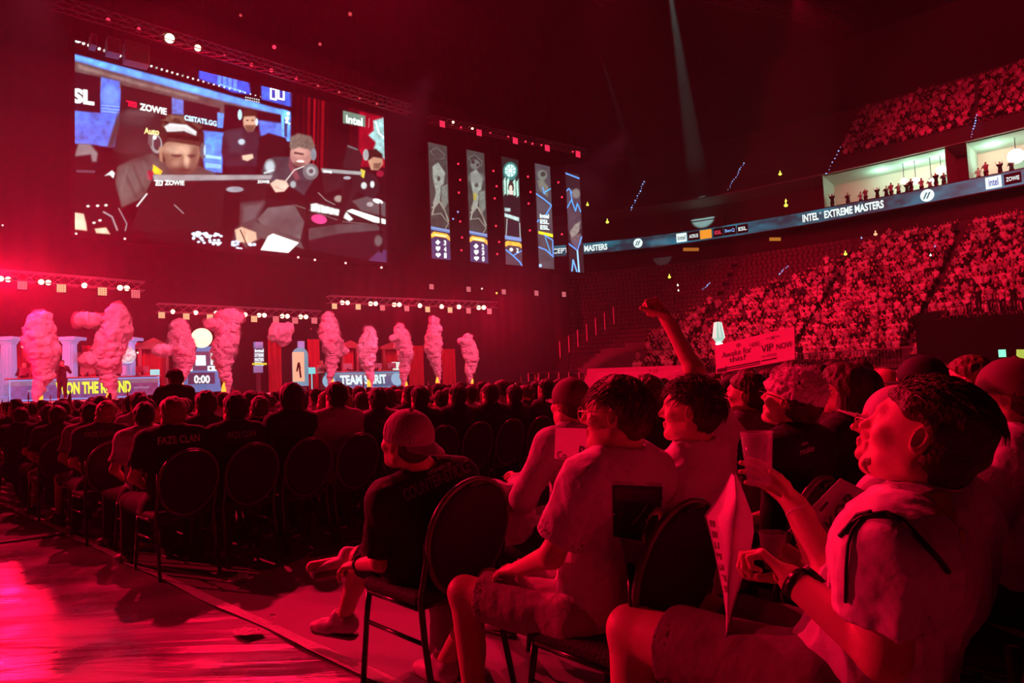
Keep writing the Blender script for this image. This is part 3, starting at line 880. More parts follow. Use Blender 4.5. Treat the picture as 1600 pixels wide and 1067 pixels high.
def big_screen_canvas():
    c = Canvas(30, 60, 1360, 1060, 0.8, (0.004, 0.002, 0.003))
    BL = (0.07, 0.2, 0.62); BL2 = (0.12, 0.36, 0.85)
    P_ = c.poly
    # rig above the set
    P_([(45, 100), (360, 190), (360, 215), (45, 150)], (0.03, 0.004, 0.006), soft=8)
    # frieze
    P_([(40, 172), (300, 240), (600, 320), (900, 402), (945, 425), (945, 445), (900, 428), (600, 372), (300, 282), (40, 212)], BL2, soft=4, tex=40)
    P_([(40, 196), (300, 270), (600, 350), (900, 425), (905, 470), (600, 420), (300, 350), (40, 290)], (0.11, 0.09, 0.09), soft=6, tex=60)
    P_([(40, 255), (300, 325), (420, 360), (420, 375), (300, 345), (40, 280)], (0.22, 0.18, 0.16), soft=8, tex=30)
    P_([(60, 215), (300, 285), (560, 352), (560, 362), (300, 300), (60, 232)], (0.26, 0.22, 0.2), .7, soft=6, tex=30)
    # back wall
    P_([(40, 290), (240, 320), (215, 560), (40, 545)], BL, soft=4, tex=22)
    P_([(42, 245), (152, 268), (152, 418), (42, 408)], (0.012, 0.008, 0.016), soft=3)
    P_([(155, 268), (232, 285), (230, 418), (155, 410)], BL, soft=3, tex=14)
    c.ell(192, 345, 36, 42, (0.14, 0.33, 0.8), .7, 0.5)
    for y in (385, 398, 410): c.line([(157, y), (230, y + 7)], 3, (0.3, 0.5, 0.9), .8)
    P_([(236, 300), (450, 350), (450, 470), (236, 440)], (0.02, 0.014, 0.018), soft=3)
    P_([(450, 355), (500, 365), (500, 470), (450, 460)], (0.1, 0.2, 0.5), soft=3, tex=12)
    P_([(498, 362), (650, 398), (645, 492), (498, 462)], (0.016, 0.012, 0.02), soft=3)
    P_([(640, 415), (668, 420), (662, 480), (640, 478)], (0.1, 0.3, 0.7), soft=3, tex=12)
    P_([(560, 490), (665, 500), (658, 665), (590, 665)], (0.08, 0.3, 0.85), soft=5, tex=16)
    P_([(590, 590), (655, 600), (655, 612), (590, 604)], (0.35, 0.65, 1), .8)
    P_([(590, 625), (655, 632), (655, 650), (590, 645)], (0.3, 0.6, 1), .6)
    P_([(668, 380), (930, 430), (925, 640), (668, 640)], (0.008, 0.006, 0.012), soft=4)
    P_([(810, 448), (912, 462), (915, 520), (820, 512)], (0.07, 0.2, 0.6), soft=5, tex=16)
    P_([(905, 400), (945, 412), (945, 535), (930, 535), (908, 520)], (0.12, 0.4, 0.95), soft=3, tex=14)
    P_([(918, 440), (932, 442), (930, 520), (918, 515)], (0.01, 0.02, 0.06), .9)
    # arch and score on top
    P_([(565, 232), (640, 240), (700, 248), (745, 262), (770, 290), (778, 340), (700, 330), (640, 300), (562, 275)], (0.03, 0.12, 0.6), soft=5, tex=18)
    for k in range(4): P_([(640 + k * 22, 250 + 5 * k), (655 + k * 22, 253 + 5 * k), (655 + k * 22, 305 + 7 * k), (640 + k * 22, 300 + 7 * k)], (0.18, 0.42, 0.95), .55, tex=10)
    c.line([(650, 245), (742, 272)], 7, (0.25, 0.5, 1)); c.line([(650, 298), (750, 330)], 5, (0.2, 0.45, 1))
    P_([(822, 290), (950, 318), (948, 392), (825, 360)], (0.03, 0.14, 0.6), soft=4, tex=16)
    P_([(858, 306), (922, 320), (922, 372), (858, 358)], (0.02, 0.07, 0.35), soft=2)
    for x in (862, 894):
        c.line([(x, 314), (x + 22, 319), (x + 22, 362), (x, 357), (x, 314)], 7, (0.85, 0.95, 1))
    c.ell(888, 303, 9, 5, (.8, .9, 1)); c.ell(942, 327, 9, 6, (.8, .9, 1))
    for x, y, s_ in ((935, 420, 7), (930, 440, 8), (928, 455, 6), (940, 462, 4)): c.ell(x, y, s_, s_, (0.75, 0.95, 1))
    # lamps of the rig
    for k in range(36):
        t = k / 35; x = 60 + 760 * t; y = 120 + 228 * t + 12 * math.sin(t * 3); r = 6.5 - 4 * t
        c.ell(x, y, r, r, (0.75, 0.8, 0.75), 1 if k % 5 else .5)
    c.ell(60, 118, 14, 7, (.7, .8, .8)); 
    for x in range(758, 815, 9):
        for y in (352, 362): c.ell(x, y + (x - 758) * .2, 2.5, 2.5, (.6, .7, .7))
    # curtains and right part
    P_([(945, 320), (1160, 385), (1160, 640), (945, 640)], (0.01, 0.001, 0.003), soft=10)
    for x, w_, v in ((975, 10, .05), (1000, 8, .08), (1022, 12, .16), (1045, 8, .3), (1062, 10, .12), (1080, 14, .2), (1100, 8, .05)):
        c.line([(x, 345 + (x - 975) * .2), (x - 6, 650)], w_, (v, v * 0.03, v * 0.07))
    P_([(1192, 398), (1336, 436), (1340, 645), (1200, 640)], (0.3, 0.008, 0.03), soft=6, tex=40)
    P_([(1192, 398), (1232, 408), (1225, 620), (1196, 610)], (0.05, 0.002, 0.008), soft=6)
    P_([(1163, 407), (1256, 430), (1256, 476), (1163, 460)], (0.15, 0.24, 0.2), soft=2)
    c.line([(1272, 440), (1270, 478)], 3, (0.5, 0.2, 0.22))
    P_([(1290, 450), (1336, 436), (1338, 612), (1316, 588), (1290, 572), (1300, 540), (1270, 510), (1292, 490)], (0.3, 0.5, 0.5), soft=4, tex=14)
    c.line([(1300, 455), (1312, 500), (1332, 520)], 6, (0.8, 0.9, 0.9), .8)
    # left chair and player one
    P_([(232, 410), (260, 398), (395, 405), (408, 470), (400, 600), (330, 600), (205, 575)], (0.03, 0.028, 0.032), soft=6)
    P_([(262, 405), (385, 412), (372, 432), (255, 425)], (0.09, 0.085, 0.09), .8, soft=8)
    P_([(180, 560), (205, 560), (232, 470), (225, 410)], (0.06, 0.06, 0.065), soft=5)
    P_([(45, 545), (140, 552), (205, 600), (225, 680), (225, 820), (45, 825)], (0.008, 0.006, 0.008), soft=4)
    P_([(60, 545), (110, 548), (140, 585), (135, 620), (118, 620), (112, 590), (45, 598)], (0.2, 0.2, 0.21), soft=5)
    P_([(168, 680), (200, 656), (212, 668), (206, 690), (190, 676)], (0.6, 0.65, 0.65), soft=2)
    P_([(222, 640), (300, 605), (372, 586), (410, 620), (560, 640), (625, 665), (640, 690), (420, 700), (330, 770), (240, 812), (215, 700)], (0.085, 0.095, 0.09), soft=5, tex=50)
    P_([(230, 650), (300, 612), (360, 640), (330, 720), (250, 790), (222, 720)], (0.13, 0.145, 0.14), .8, soft=14)
    P_([(545, 640), (615, 662), (600, 680), (530, 680)], (0.1, 0.11, 0.11), .8, soft=8)
    P_([(372, 632), (412, 660), (402, 676), (368, 668)], (0.75, 0.5, 0.05), soft=2)
    P_([(345, 655), (375, 662), (365, 700), (345, 690)], (0.35, 0.02, 0.06), .9)
    P_([(408, 560), (420, 520), (560, 535), (568, 590), (552, 640), (532, 668), (470, 672), (428, 640)], (0.33, 0.23, 0.17), soft=4)
    P_([(425, 545), (540, 552), (545, 590), (480, 590), (440, 610)], (0.5, 0.37, 0.28), .8, soft=10)
    P_([(528, 560), (560, 560), (545, 630), (525, 600)], (0.2, 0.13, 0.1), .7, soft=8)
    c.ell(470, 596, 18, 6, (0.06, 0.03, 0.03), .9, .5); c.ell(530, 600, 14, 5, (0.06, 0.03, 0.03), .9, .5)
    P_([(446, 588), (492, 590), (490, 596), (446, 596)], (0.03, 0.02, 0.02), .9); P_([(512, 592), (548, 590), (548, 597), (512, 598)], (0.03, 0.02, 0.02), .9)
    P_([(500, 590), (512, 590), (520, 636), (498, 636)], (0.42, 0.3, 0.22), .9, soft=3)
    c.ell(505, 655, 22, 6, (0.14, 0.05, 0.05), .9, .4); c.ell(495, 662, 45, 16, (0.08, 0.05, 0.04), .55, .8)
    P_([(398, 480), (405, 440), (440, 420), (500, 425), (555, 455), (585, 500), (585, 560), (520, 548), (450, 535), (425, 540), (405, 560)], (0.035, 0.025, 0.02), soft=4, tex=8)
    P_([(405, 445), (440, 425), (500, 430), (545, 455), (520, 460), (440, 455)], (0.2, 0.15, 0.11), .8, soft=4, tex=7)
    P_([(418, 474), (440, 462), (510, 468), (552, 496), (550, 512), (500, 494), (430, 496)], (0.42, 0.44, 0.44), soft=3)
    c.ell(383, 545, 26, 42, (0.3, 0.32, 0.32), 1, .15, -.2); c.ell(388, 545, 15, 28, (0.05, 0.05, 0.06)); c.ell(378, 520, 8, 8, (.7, .75, .75))
    P_([(352, 500), (372, 492), (366, 560), (350, 545)], (0.12, 0.12, 0.13)); c.ell(580, 575, 14, 34, (0.1, 0.12, 0.14)); c.ell(587, 572, 5, 24, (0.3, 0.5, 0.7))
    P_([(395, 560), (412, 560), (412, 625), (398, 615)], (0.4, 0.28, 0.2), .9)
    # player two, standing
    P_([(660, 520), (672, 490), (740, 478), (800, 490), (822, 520), (815, 600), (800, 640), (672, 640), (655, 580)], (0.022, 0.028, 0.045), soft=4, tex=30)
    P_([(672, 500), (735, 488), (760, 540), (740, 585), (690, 580)], (0.045, 0.055, 0.08), .8, soft=12)
    c.ell(740, 538, 14, 12, (.5, .6, .65), .8, .5)
    P_([(746, 430), (800, 430), (800, 470), (788, 494), (765, 496), (748, 470)], (0.42, 0.3, 0.23), soft=3)
    P_([(736, 425), (745, 408), (775, 400), (805, 415), (806, 445), (795, 428), (752, 432), (744, 450)], (0.06, 0.03, 0.02), soft=3)
    P_([(752, 468), (798, 468), (788, 496), (764, 498)], (0.09, 0.05, 0.035), .8, soft=3)
    c.ell(733, 425, 9, 22, (0.35, 0.55, 0.65)); c.ell(803, 455, 6, 16, (0.4, 0.5, 0.55)); c.ell(764, 448, 6, 2.5, (.02, .01, .01)); c.ell(786, 448, 6, 2.5, (.02, .01, .01))
    P_([(742, 595), (786, 588), (790, 605), (765, 618), (744, 612)], (0.55, 0.42, 0.33), soft=3)
    P_([(680, 640), (800, 640), (800, 675), (680, 675)], (0.012, 0.012, 0.02), soft=3)
    # modelling of the nearest player
    for x, y, rx, ry, col, a in ((440, 610, 40, 60, (.12, .07, .05), .55), (545, 620, 26, 60, (.14, .09, .07), .6), (488, 655, 60, 26, (.1, .06, .05), .6), (470, 572, 46, 16, (.62, .48, .38), .5), (512, 618, 10, 24, (.6, .45, .35), .6), (466, 628, 20, 14, (.5, .35, .27), .4)):
        c.ell(x, y, rx, ry, col, a, 1.2)
    for k in range(26):
        a = k * .9; x = 415 + (k * 37) % 160; y = 438 + (k * 53) % 44 + (x - 415) * .12; c.ell(x, y, 13, 8, ((.12, .085, .06) if k % 2 else (.01, .008, .006)), .7, .7, a)
    for k in range(16):
        x = 440 + (k * 29) % 130; y = 512 + (k * 17) % 34 + (x - 440) * .12; c.ell(x, y, 12, 8, ((.08, .055, .04) if k % 2 else (.01, .008, .006)), .7, .7)
    P_([(418, 474), (440, 460), (510, 466), (552, 494), (550, 510), (500, 492), (430, 494)], (0.5, 0.53, 0.53), soft=3); c.line([(440, 468), (508, 474), (545, 498)], 4, (.8, .85, .85), .7)
    for x0, y0, x1, y1, v in ((250, 660, 300, 770, .03), (290, 640, 330, 740, .03), (330, 620, 352, 690, .2), (262, 640, 240, 740, .2), (600, 668, 560, 650, .03)):
        c.line([(x0, y0), (x1, y1)], 14, (v, v * 1.05, v), .35)
    c.ell(300, 590, 70, 60, (.06, .055, .06), .5, 1.0); c.ell(300, 440, 60, 30, (.1, .09, .1), .4, 1.0)
    # chair two and player three
    P_([(815, 520), (850, 500), (925, 520), (935, 560), (900, 620), (800, 640)], (0.01, 0.009, 0.012), soft=4)
    P_([(828, 640), (870, 600), (940, 600), (990, 640), (1045, 690), (1000, 760), (940, 720), (860, 708), (822, 665)], (0.035, 0.06, 0.075), soft=4, tex=25)
    c.ell(858, 640, 20, 26, (.55, .65, .68), .7, .7); c.line([(836, 668), (872, 655)], 8, (.5, .6, .62), .8)
    P_([(940, 600), (960, 640), (985, 690), (965, 700), (935, 640)], (0.25, 0.1, 0.12), .8, soft=4)
    c.ell(988, 592, 46, 50, (0.36, 0.22, 0.2), 1, .08); c.ell(985, 575, 34, 26, (0.55, 0.36, 0.32), .7, .8)
    P_([(940, 560), (942, 520), (975, 502), (1030, 515), (1046, 555), (1040, 590), (1020, 570), (980, 560), (955, 570)], (0.16, 0.15, 0.13), soft=4, tex=7)
    P_([(960, 578), (1000, 586), (998, 594), (958, 588)], (0.04, 0.02, 0.02), .8); c.ell(985, 618, 18, 8, (0.5, 0.35, 0.33)); c.ell(985, 620, 15, 4, (0.75, 0.7, 0.66)); c.ell(978, 634, 30, 12, (0.12, 0.06, 0.05), .6, .6)
    c.ell(1040, 590, 12, 26, (0.2, 0.25, 0.28)); c.ell(1028, 662, 33, 34, (0.16, 0.18, 0.19), 1, .1); c.ell(1030, 660, 20, 20, (0.34, 0.37, 0.38), 1, .3); c.ell(1030, 660, 9, 9, (0.1, 0.1, 0.12))
    c.line([(925, 700), (960, 655), (1000, 640)], 5, (0.5, 0.5, 0.48))
    P_([(858, 712), (885, 694), (925, 700), (938, 722), (918, 744), (882, 748)], (0.6, 0.45, 0.38), soft=3); c.line([(880, 725), (915, 738)], 3, (0.3, 0.18, 0.14), .8)
    c.ell(955, 715, 12, 14, (.5, .6, .6), .6, .5)
    # chair three, player four
    P_([(1160, 645), (1182, 548), (1225, 562), (1245, 600), (1230, 660)], (0.02, 0.02, 0.025), soft=3); c.line([(1183, 555), (1222, 570)], 5, (.15, .2, .2))
    P_([(1208, 740), (1215, 680), (1250, 650), (1300, 680), (1320, 730), (1290, 780)], (0.018, 0.018, 0.025), soft=4)
    c.ell(1250, 720, 12, 14, (.6, .65, .65), .8, .4); c.ell(1285, 715, 9, 14, (.6, .65, .65), .8, .4)
    P_([(1262, 600), (1325, 600), (1330, 630), (1310, 655), (1280, 655)], (0.45, 0.3, 0.22), soft=3)
    P_([(1252, 600), (1262, 572), (1300, 566), (1328, 590), (1326, 608), (1290, 600), (1270, 615)], (0.03, 0.02, 0.015), soft=3)
    c.ell(1258, 592, 12, 24, (0.3, 0.34, 0.34)); P_([(1236, 650), (1256, 658), (1250, 690), (1236, 680)], (.6, .55, .1), .8); c.ell(1318, 670, 16, 14, (.3, .02, .06), .9, .4)
    P_([(1290, 628), (1325, 625), (1312, 652), (1290, 650)], (0.1, 0.05, 0.03), .7, soft=3)
    # desks
    P_([(700, 780), (830, 770), (1000, 790), (1100, 770), (1200, 760), (1345, 790), (1345, 1045), (1000, 985), (700, 960)], (0.012, 0.011, 0.013), soft=4)
    P_([(806, 860), (850, 812), (960, 800), (1010, 815), (1000, 880), (985, 945), (940, 930), (820, 880)], (0.13, 0.13, 0.135), soft=3, tex=60)
    P_([(730, 860), (800, 868), (940, 932), (985, 950), (1000, 985), (930, 960), (820, 940), (760, 980), (730, 950)], (0.1, 0.1, 0.1), soft=3)
    P_([(960, 800), (1060, 820), (1000, 870)], (0.02, 0.02, 0.02), soft=2); c.line([(965, 802), (1160, 870), (1270, 880)], 4, (.2, .2, .2), .7)
    P_([(1010, 900), (1150, 880), (1300, 880), (1330, 905), (1150, 930), (1020, 960)], (0.09, 0.09, 0.095), soft=3, tex=60)
    P_([(1200, 785), (1260, 765), (1340, 790), (1340, 850), (1240, 825)], (0.11, 0.11, 0.115), soft=3)
    P_([(1010, 950), (1150, 920), (1345, 905), (1345, 1045), (1010, 985)], (0.03, 0.012, 0.02), soft=4)
    P_([(1255, 1045), (1320, 985), (1345, 990), (1345, 1048)], (0.08, 0.05, 0.12), soft=4)
    P_([(850, 932), (870, 920), (978, 958), (935, 1000), (820, 988)], (0.95, 1, 0.98), soft=2)
    P_([(1028, 798), (1050, 794), (1175, 828), (1205, 860), (1190, 868), (1150, 846), (1030, 826)], (0.62, 0.68, 0.66), soft=3, tex=8)
    P_([(1178, 826), (1200, 818), (1340, 862), (1340, 880), (1290, 872)], (0.85, 0.95, 0.9), soft=2)
    c.ell(1063, 860, 33, 19, (0.75, 0.1, 0.3), 1, .15, .2); c.ell(1275, 798, 14, 10, (.35, .35, .36)); c.ell(1308, 785, 22, 9, (.7, .75, .75), 1, .2, .3)
    P_([(1018, 770), (1020, 990), (1006, 990), (1008, 770)], (0.004, 0.004, 0.004), soft=2); P_([(1320, 790), (1328, 1000), (1316, 1000), (1314, 790)], (0.004, 0.004, 0.004), soft=2)
    c.ell(1310, 950, 16, 22, (.2, .2, .2), .6, .5)
    c.line([(1060, 750), (1090, 780), (1130, 800)], 3, (.4, .4, .4), .8); c.ell(1145, 775, 18, 14, (.45, .4, .36), .8, .5)
    # monitors
    P_([(1072, 655), (1240, 668), (1225, 740), (1165, 850), (1150, 850), (1160, 730), (1085, 755)], (0.02, 0.02, 0.024), soft=3); P_([(1072, 648), (1242, 662), (1238, 676), (1075, 664)], (0.3, 0.33, 0.33), soft=2)
    P_([(1172, 690), (1208, 692), (1160, 872), (1140, 868)], (0.01, 0.01, 0.012), soft=2); c.ell(1180, 688, 16, 7, (.3, .33, .35))
    P_([(370, 690), (865, 684), (832, 800), (800, 862), (760, 880), (700, 905), (600, 900), (540, 935), (370, 920), (280, 900), (320, 790)], (0.016, 0.015, 0.018), soft=3)
    P_([(740, 800), (832, 790), (800, 862), (740, 890)], (0.16, 0.16, 0.17), .8, soft=14)
    P_([(372, 675), (870, 676), (862, 694), (374, 702)], (0.3, 0.32, 0.33), soft=3)
    P_([(668, 745), (738, 742), (718, 975), (652, 975)], (0.006, 0.006, 0.008), soft=2); c.ell(712, 736, 36, 12, (.28, .32, .35), 1, .2)
    P_([(740, 880), (800, 862), (780, 900), (700, 975), (712, 900)], (0.07, 0.07, 0.075), .8, soft=6)
    c.line([(345, 755), (305, 805)], 7, (.55, .58, .58)); c.line([(460, 800), (498, 836)], 4, (.35, .38, .38), .8)
    P_([(340, 930), (430, 905), (660, 900), (655, 965), (480, 955), (340, 938)], (0.01, 0.009, 0.012), soft=3)
    rng_ = random.Random(4)
    for _ in range(46):
        x = rng_.uniform(535, 655); y = 925 + (x - 535) * .12 + rng_.uniform(-18, 30); c.ell(x, y, 7, 5, (.65, .75, .85), .85, .3)
    for _ in range(18):
        x = rng_.uniform(700, 795); c.ell(x, 970 + rng_.uniform(-20, 15), 8, 6, (.55, .65, .75), .85, .3)
    P_([(712, 905), (740, 892), (800, 915), (804, 945), (770, 962), (720, 950)], (0.6, 0.43, 0.33), soft=3); c.line([(735, 905), (770, 985)], 5, (.02, .02, .02)); c.line([(750, 900), (755, 940)], 2, (.3, .2, .15))
    # nearest corner bottom left
    P_([(45, 825), (230, 812), (290, 915), (45, 915)], (0.01, 0.008, 0.01), soft=3)
    P_([(42, 832), (82, 838), (92, 878), (96, 908), (42, 902)], (0.72, 0.55, 0.42), soft=3); P_([(128, 900), (175, 895), (192, 922), (135, 918)], (0.72, 0.55, 0.42), soft=3)
    for x, y in ((100, 806), (140, 804), (175, 802), (125, 875), (150, 865)): c.ell(x, y, 7, 5, (.6, .62, .58))
    c.line([(165, 830), (200, 850), (222, 905)], 7, (.3, .32, .33)); c.line([(228, 815), (262, 880), (255, 908)], 4, (.3, .3, .32)); c.line([(55, 660), (125, 662)], 10, (.12, .1, .14), .8)
    return c

def letters_on_raster(c, s, x, y, w, h, col, skew=0.0, bold=0.02):
    """draw lettering into the raster from its outline mesh"""
    v, f, W, H = text_geo(s, bold)
    for q in f:
        pts = [(x + v[i][0] / W * w, y + h - v[i][1] / H * h + skew * (v[i][0] / W * w)) for i in q]
        if len(pts) >= 3:
            xs = [p[0] for p in pts]; ys = [p[1] for p in pts]
            i0 = max(0, int((min(xs) - 3 - c.x0) * c.k)); i1 = min(c.w, int((max(xs) + 3 - c.x0) * c.k) + 1)
            j0 = max(0, int((min(ys) - 3 - c.y0) * c.k)); j1 = min(c.h, int((max(ys) + 3 - c.y0) * c.k) + 1)
            if i1 <= i0 or j1 <= j0: continue
            sub = Canvas.__new__(Canvas); sub.x0, sub.y0, sub.k = c.x0, c.y0, c.k
            sub.a = c.a[j0:j1, i0:i1]; sub.X = c.X[j0:j1, i0:i1]; sub.Y = c.Y[j0:j1, i0:i1]; sub.h, sub.w = sub.X.shape
            sub.poly(pts, col, soft=0.8); c.a[j0:j1, i0:i1] = sub.a

cv = big_screen_canvas()
W1 = (0.9, 1.0, 0.97)
letters_on_raster(cv, 'SL', 34, 312, 92, 62, W1, 0.14, 0.05)
letters_on_raster(cv, 'ZOWIE', 316, 376, 112, 28, W1, 0.2, 0.03)
cv.line([(262, 368), (300, 376), (300, 392), (270, 386), (272, 376), (290, 382)], 6, (0.7, 0.02, 0.08))
letters_on_raster(cv, 'CSSTATS.GG', 502, 425, 134, 22, (0.55, 0.85, 1), 0.2, 0.03)
letters_on_raster(cv, 'Auto', 334, 478, 62, 26, (0.9, 0.8, 0.4), 0.1, 0.02)
letters_on_raster(cv, 'ZOWIE', 420, 698, 82, 20, W1, 0.02, 0.03)
cv.line([(380, 700), (410, 702), (408, 718), (384, 718), (386, 708), (400, 710)], 4, W1)
letters_on_raster(cv, 'ZOWIE', 806, 698, 50, 12, W1, 0.0, 0.03)
letters_on_raster(cv, 'intel', 1176, 424, 68, 34, W1, 0.22, 0.02)
letters_on_raster(cv, 'ZOWIE', 1080, 656, 36, 10, W1, 0.1, 0.02)

def photo_grade(c, g=1.38, gain=1.3, seed=2):
    a = c.a
    for _ in range(1): a = (a + np.roll(a, 1, 0) + np.roll(a, -1, 0) + np.roll(a, 1, 1) + np.roll(a, -1, 1)) / 5
    n = c.noise(90, seed) * .6 + c.noise(22, seed + 5) * .4
    c.a = (np.clip(a, 0, None) ** g) * gain * (0.55 + 0.9 * n)[..., None]
photo_grade(cv)
def scr_rect(t, z): return stg(T0 + (T1 - T0) * t, 0, Z0 + (Z1 - Z0) * z)
big = empty('led_screen', stg((T0 + T1) / 2, 0, Z0), 'large hanging video screen showing players with headsets at monitors', 'screen')
def rel(root, v):
    M = (Matrix.Translation(root.location) @ root.rotation_euler.to_matrix().to_4x4()).inverted()
    return [M @ Vector(x) for x in v]
o = led_grid('display', 660, 370, lambda a, b: scr_rect(a, b) - big.location, lambda V, A, B: (lambda q: cv.sample(q[:, 0], q[:, 1]))(np.array([cr1(v + big.location) for v in V])), M_LED, big)
mb = MB(); mb.box((T0 - .15, -0.6, Z0 - .15), (T1 + .15, -0.02, Z1 + .15), lambda t, q, z: stg(t, q, z) - big.location); mb.build('housing', M_HOUSE, big)
mb = MB()
for a in (0.1, 0.35, 0.65, 0.9):
    p = scr_rect(a, 1) - big.location; mb.tube([p + Vector((0, 0, .1)), p + Vector((0, 0, 14))], .03, 6)
mb.build('suspension_cable', M_HOUSE, big)

# ---------------------------------------------------------------- five narrow LED banners
KB = 3.5567
def banner_canvas(k):
    tl, tr, br, bl = BQ[k]
    c = Canvas(min(tl[0], bl[0]) - 8, min(tl[1], tr[1]) - 8, max(tr[0], br[0]) + 8, max(bl[1], br[1]) + 8, 1.0, (0.02, 0.02, 0.022))
    def M(u, v):   # u 0..1 across, v 0..1 down
        x = (tl[0] + (tr[0] - tl[0]) * u) * (1 - v) + (bl[0] + (br[0] - bl[0]) * u) * v
        y = (tl[1] + (tr[1] - tl[1]) * u) * (1 - v) + (bl[1] + (br[1] - bl[1]) * u) * v
        return (x, y)
    def PL(pts, col, **kw): c.poly([M(*p) for p in pts], col, **kw)
    def LN(pts, w, col, a=1.0): c.line([M(*p) for p in pts], w, col, a)
    def EL(u, v, rx, ry, col, a=1.0, soft=.15):
        x, y = M(u, v); c.ell(x, y, rx, ry, col, a, soft)
    G = (0.2, 0.24, 0.21); BLUE = (0.08, 0.3, 0.85)
    if k in (0, 1):
        PL([(0, 0), (1, 0), (1, .72), (0, .72)], (0.03, 0.035, 0.033), tex=20)
        LN([(.1, .07), (.45, .03), (.85, .08), (.8, .12), (.4, .13), (.1, .07)], 4, (0.1, 0.11, 0.1), .8)
        EL(.5, .1, 22, 20, (0.04, 0.035, 0.035), .9)
        PL([(.2, .2), (.5, .16), (.85, .24), (.75, .34), (.6, .36), (.55, .44), (.35, .44), (.2, .3)], G, tex=14, soft=4)
        EL(.5, .3, 10, 14, (0.02, 0.03, 0.025), .9, .3)
        PL([(.4, .4), (.6, .4), (.5, .5), (.25, .56), (.15, .52)], G, tex=10, soft=3)
        PL([(.65, .36), (.95, .34), (.95, .5), (.75, .56), (.6, .48)], (0.12, 0.15, 0.13), tex=10, soft=3)
        LN([(.1, .56), (.5, .5), (.8, .58), (.95, .66)], 7, (0.22, 0.23, 0.19)); LN([(.35, .46), (.1, .62)], 8, (0.25, 0.24, 0.2)); LN([(.1, .62), (.55, .6), (.95, .68), (.7, .75)], 5, (0.18, 0.18, 0.15)); LN([(.6, .5), (.85, .6)], 6, (.16, .15, .12))
        if k == 1:
            EL(.45, .12, 26, 26, (0.1, 0.12, 0.11), .9, .3); EL(.35, .1, 10, 10, (0.02, 0.02, 0.02)); EL(.6, .12, 8, 9, (.03, .03, .03)); EL(.5, .24, 40, 30, (.14, .16, .15), .8, .6); PL([(.3, .38), (.5, .38), (.45, .44), (.3, .44)], (.3, .26, .05), soft=3)
        PL([(0, .72), (1, .735), (1, .765), (0, .75)], (0.1, 0.18, 0.4), soft=2); LN([(0, .73), (1, .745)], 3, (.25, .35, .55))
        PL([(0, .765), (1, .78), (1, 1), (0, 1)], (0.035, 0.03, 0.09), soft=2, tex=30)
        PL([(0, .79), (.15, .765), (.85, .775), (1, .8), (1, .835), (.8, .81), (.2, .805), (0, .825)], (0.85, 0.42, 0.05), soft=2, tex=18)
        LN([(.2, .79), (.8, .797)], 7, (1, .8, .4))
        for i, v in enumerate((.855, .91, .965)):
            x, y = M(.35, v)
            if i == 0: c.poly([(x - 14, y), (x, y - 15), (x + 14, y), (x, y + 15)], (.85, .9, .9))
            elif i == 1: c.poly([(x - 12, y - 12), (x + 12, y - 12), (x + 12, y + 2), (x, y + 15), (x - 12, y + 2)], (.85, .9, .9))
            else: c.ell(x - 6, y - 3, 8, 8, (.85, .9, .9)); c.ell(x + 6, y - 3, 8, 8, (.85, .9, .9)); c.poly([(x - 13, y), (x + 13, y), (x, y + 14)], (.85, .9, .9))
            x, y = M(.66, v); letters_on_raster(c, ('3', '4', '1')[i] if k == 0 else ('2', '3', '0')[i], x, y - 14, 14, 28, (.85, .92, .92), 0.05, 0.03)
    elif k == 2:
        PL([(0, 0), (1, 0), (1, .74), (0, .74)], (0.006, 0.01, 0.01))
        EL(.5, .12, 40, 50, (0.02, 0.16, 0.15)); EL(.5, .115, 30, 34, (.5, .8, .72), 1, .2)
        for i in range(8):
            a = i * PI / 4; x, y = M(.5, .115); c.line([(x + 9 * math.cos(a), y + 9 * math.sin(a)), (x + 31 * math.cos(a), y + 33 * math.sin(a))], 4, (.04, .2, .19))
        EL(.5, .115, 9, 10, (.85, .95, .85)); EL(.5, .115, 36, 44, (.02, .1, .1), .0)
        for u in (.1, .3, .7, .9): PL([(u - .08, .22), (u + .1, .18), (u + .1, .33), (u - .08, .36)], (.35, .6, .5), soft=3, tex=9); 
        for u in (.05, .22, .8, .97): LN([(u, .17), (u, .36)], 4, (.01, .05, .05))
        EL(.5, .27, 16, 34, (0.03, 0.02, 0.02)); EL(.48, .28, 9, 17, (.62, .5, .42)); PL([(.36, .3), (.62, .3), (.56, .4), (.42, .38)], (.6, .5, .44), soft=2); PL([(.12, .36), (.4, .34), (.62, .34), (.92, .38), (1, .56), (.05, .56)], (.008, .006, .01), soft=3)
        PL([(.06, .47), (.4, .47), (.4, .5), (.06, .5)], (.3, .42, .42), soft=3, tex=8); PL([(.05, .52), (.9, .55), (.9, .585), (.05, .55)], (.4, .58, .56), soft=3, tex=8)
        PL([(.1, .57), (.9, .6), (.8, .72), (.1, .72)], (.012, .01, .016), soft=3); LN([(.18, .57), (.08, .74)], 5, (.3, .33, .34)); LN([(.93, .6), (.93, .74)], 5, (.3, .36, .36))
        PL([(0, .725), (1, .74), (1, .775), (0, .76)], (0.15, 0.25, 0.5), soft=2)
        PL([(0, .77), (1, .785), (1, 1), (0, 1)], (0.05, 0.035, 0.05), soft=2, tex=30)
        PL([(0, .79), (.15, .775), (.85, .785), (1, .805), (1, .84), (.8, .82), (.2, .815), (0, .83)], (0.85, 0.42, 0.05), soft=2, tex=18)
        LN([(.05, .86), (.45, .91), (.85, .97), (.95, 1)], 7, BLUE); LN([(.45, .91), (1, .86)], 6, BLUE)
        x, y = M(.36, .855); c.ell(x, y, 10, 10, (.8, .88, .9)); x, y = M(.66, .86); letters_on_raster(c, '2', x, y - 12, 13, 24, (.85, .92, .92), 0.05, 0.03)
    elif k == 3:
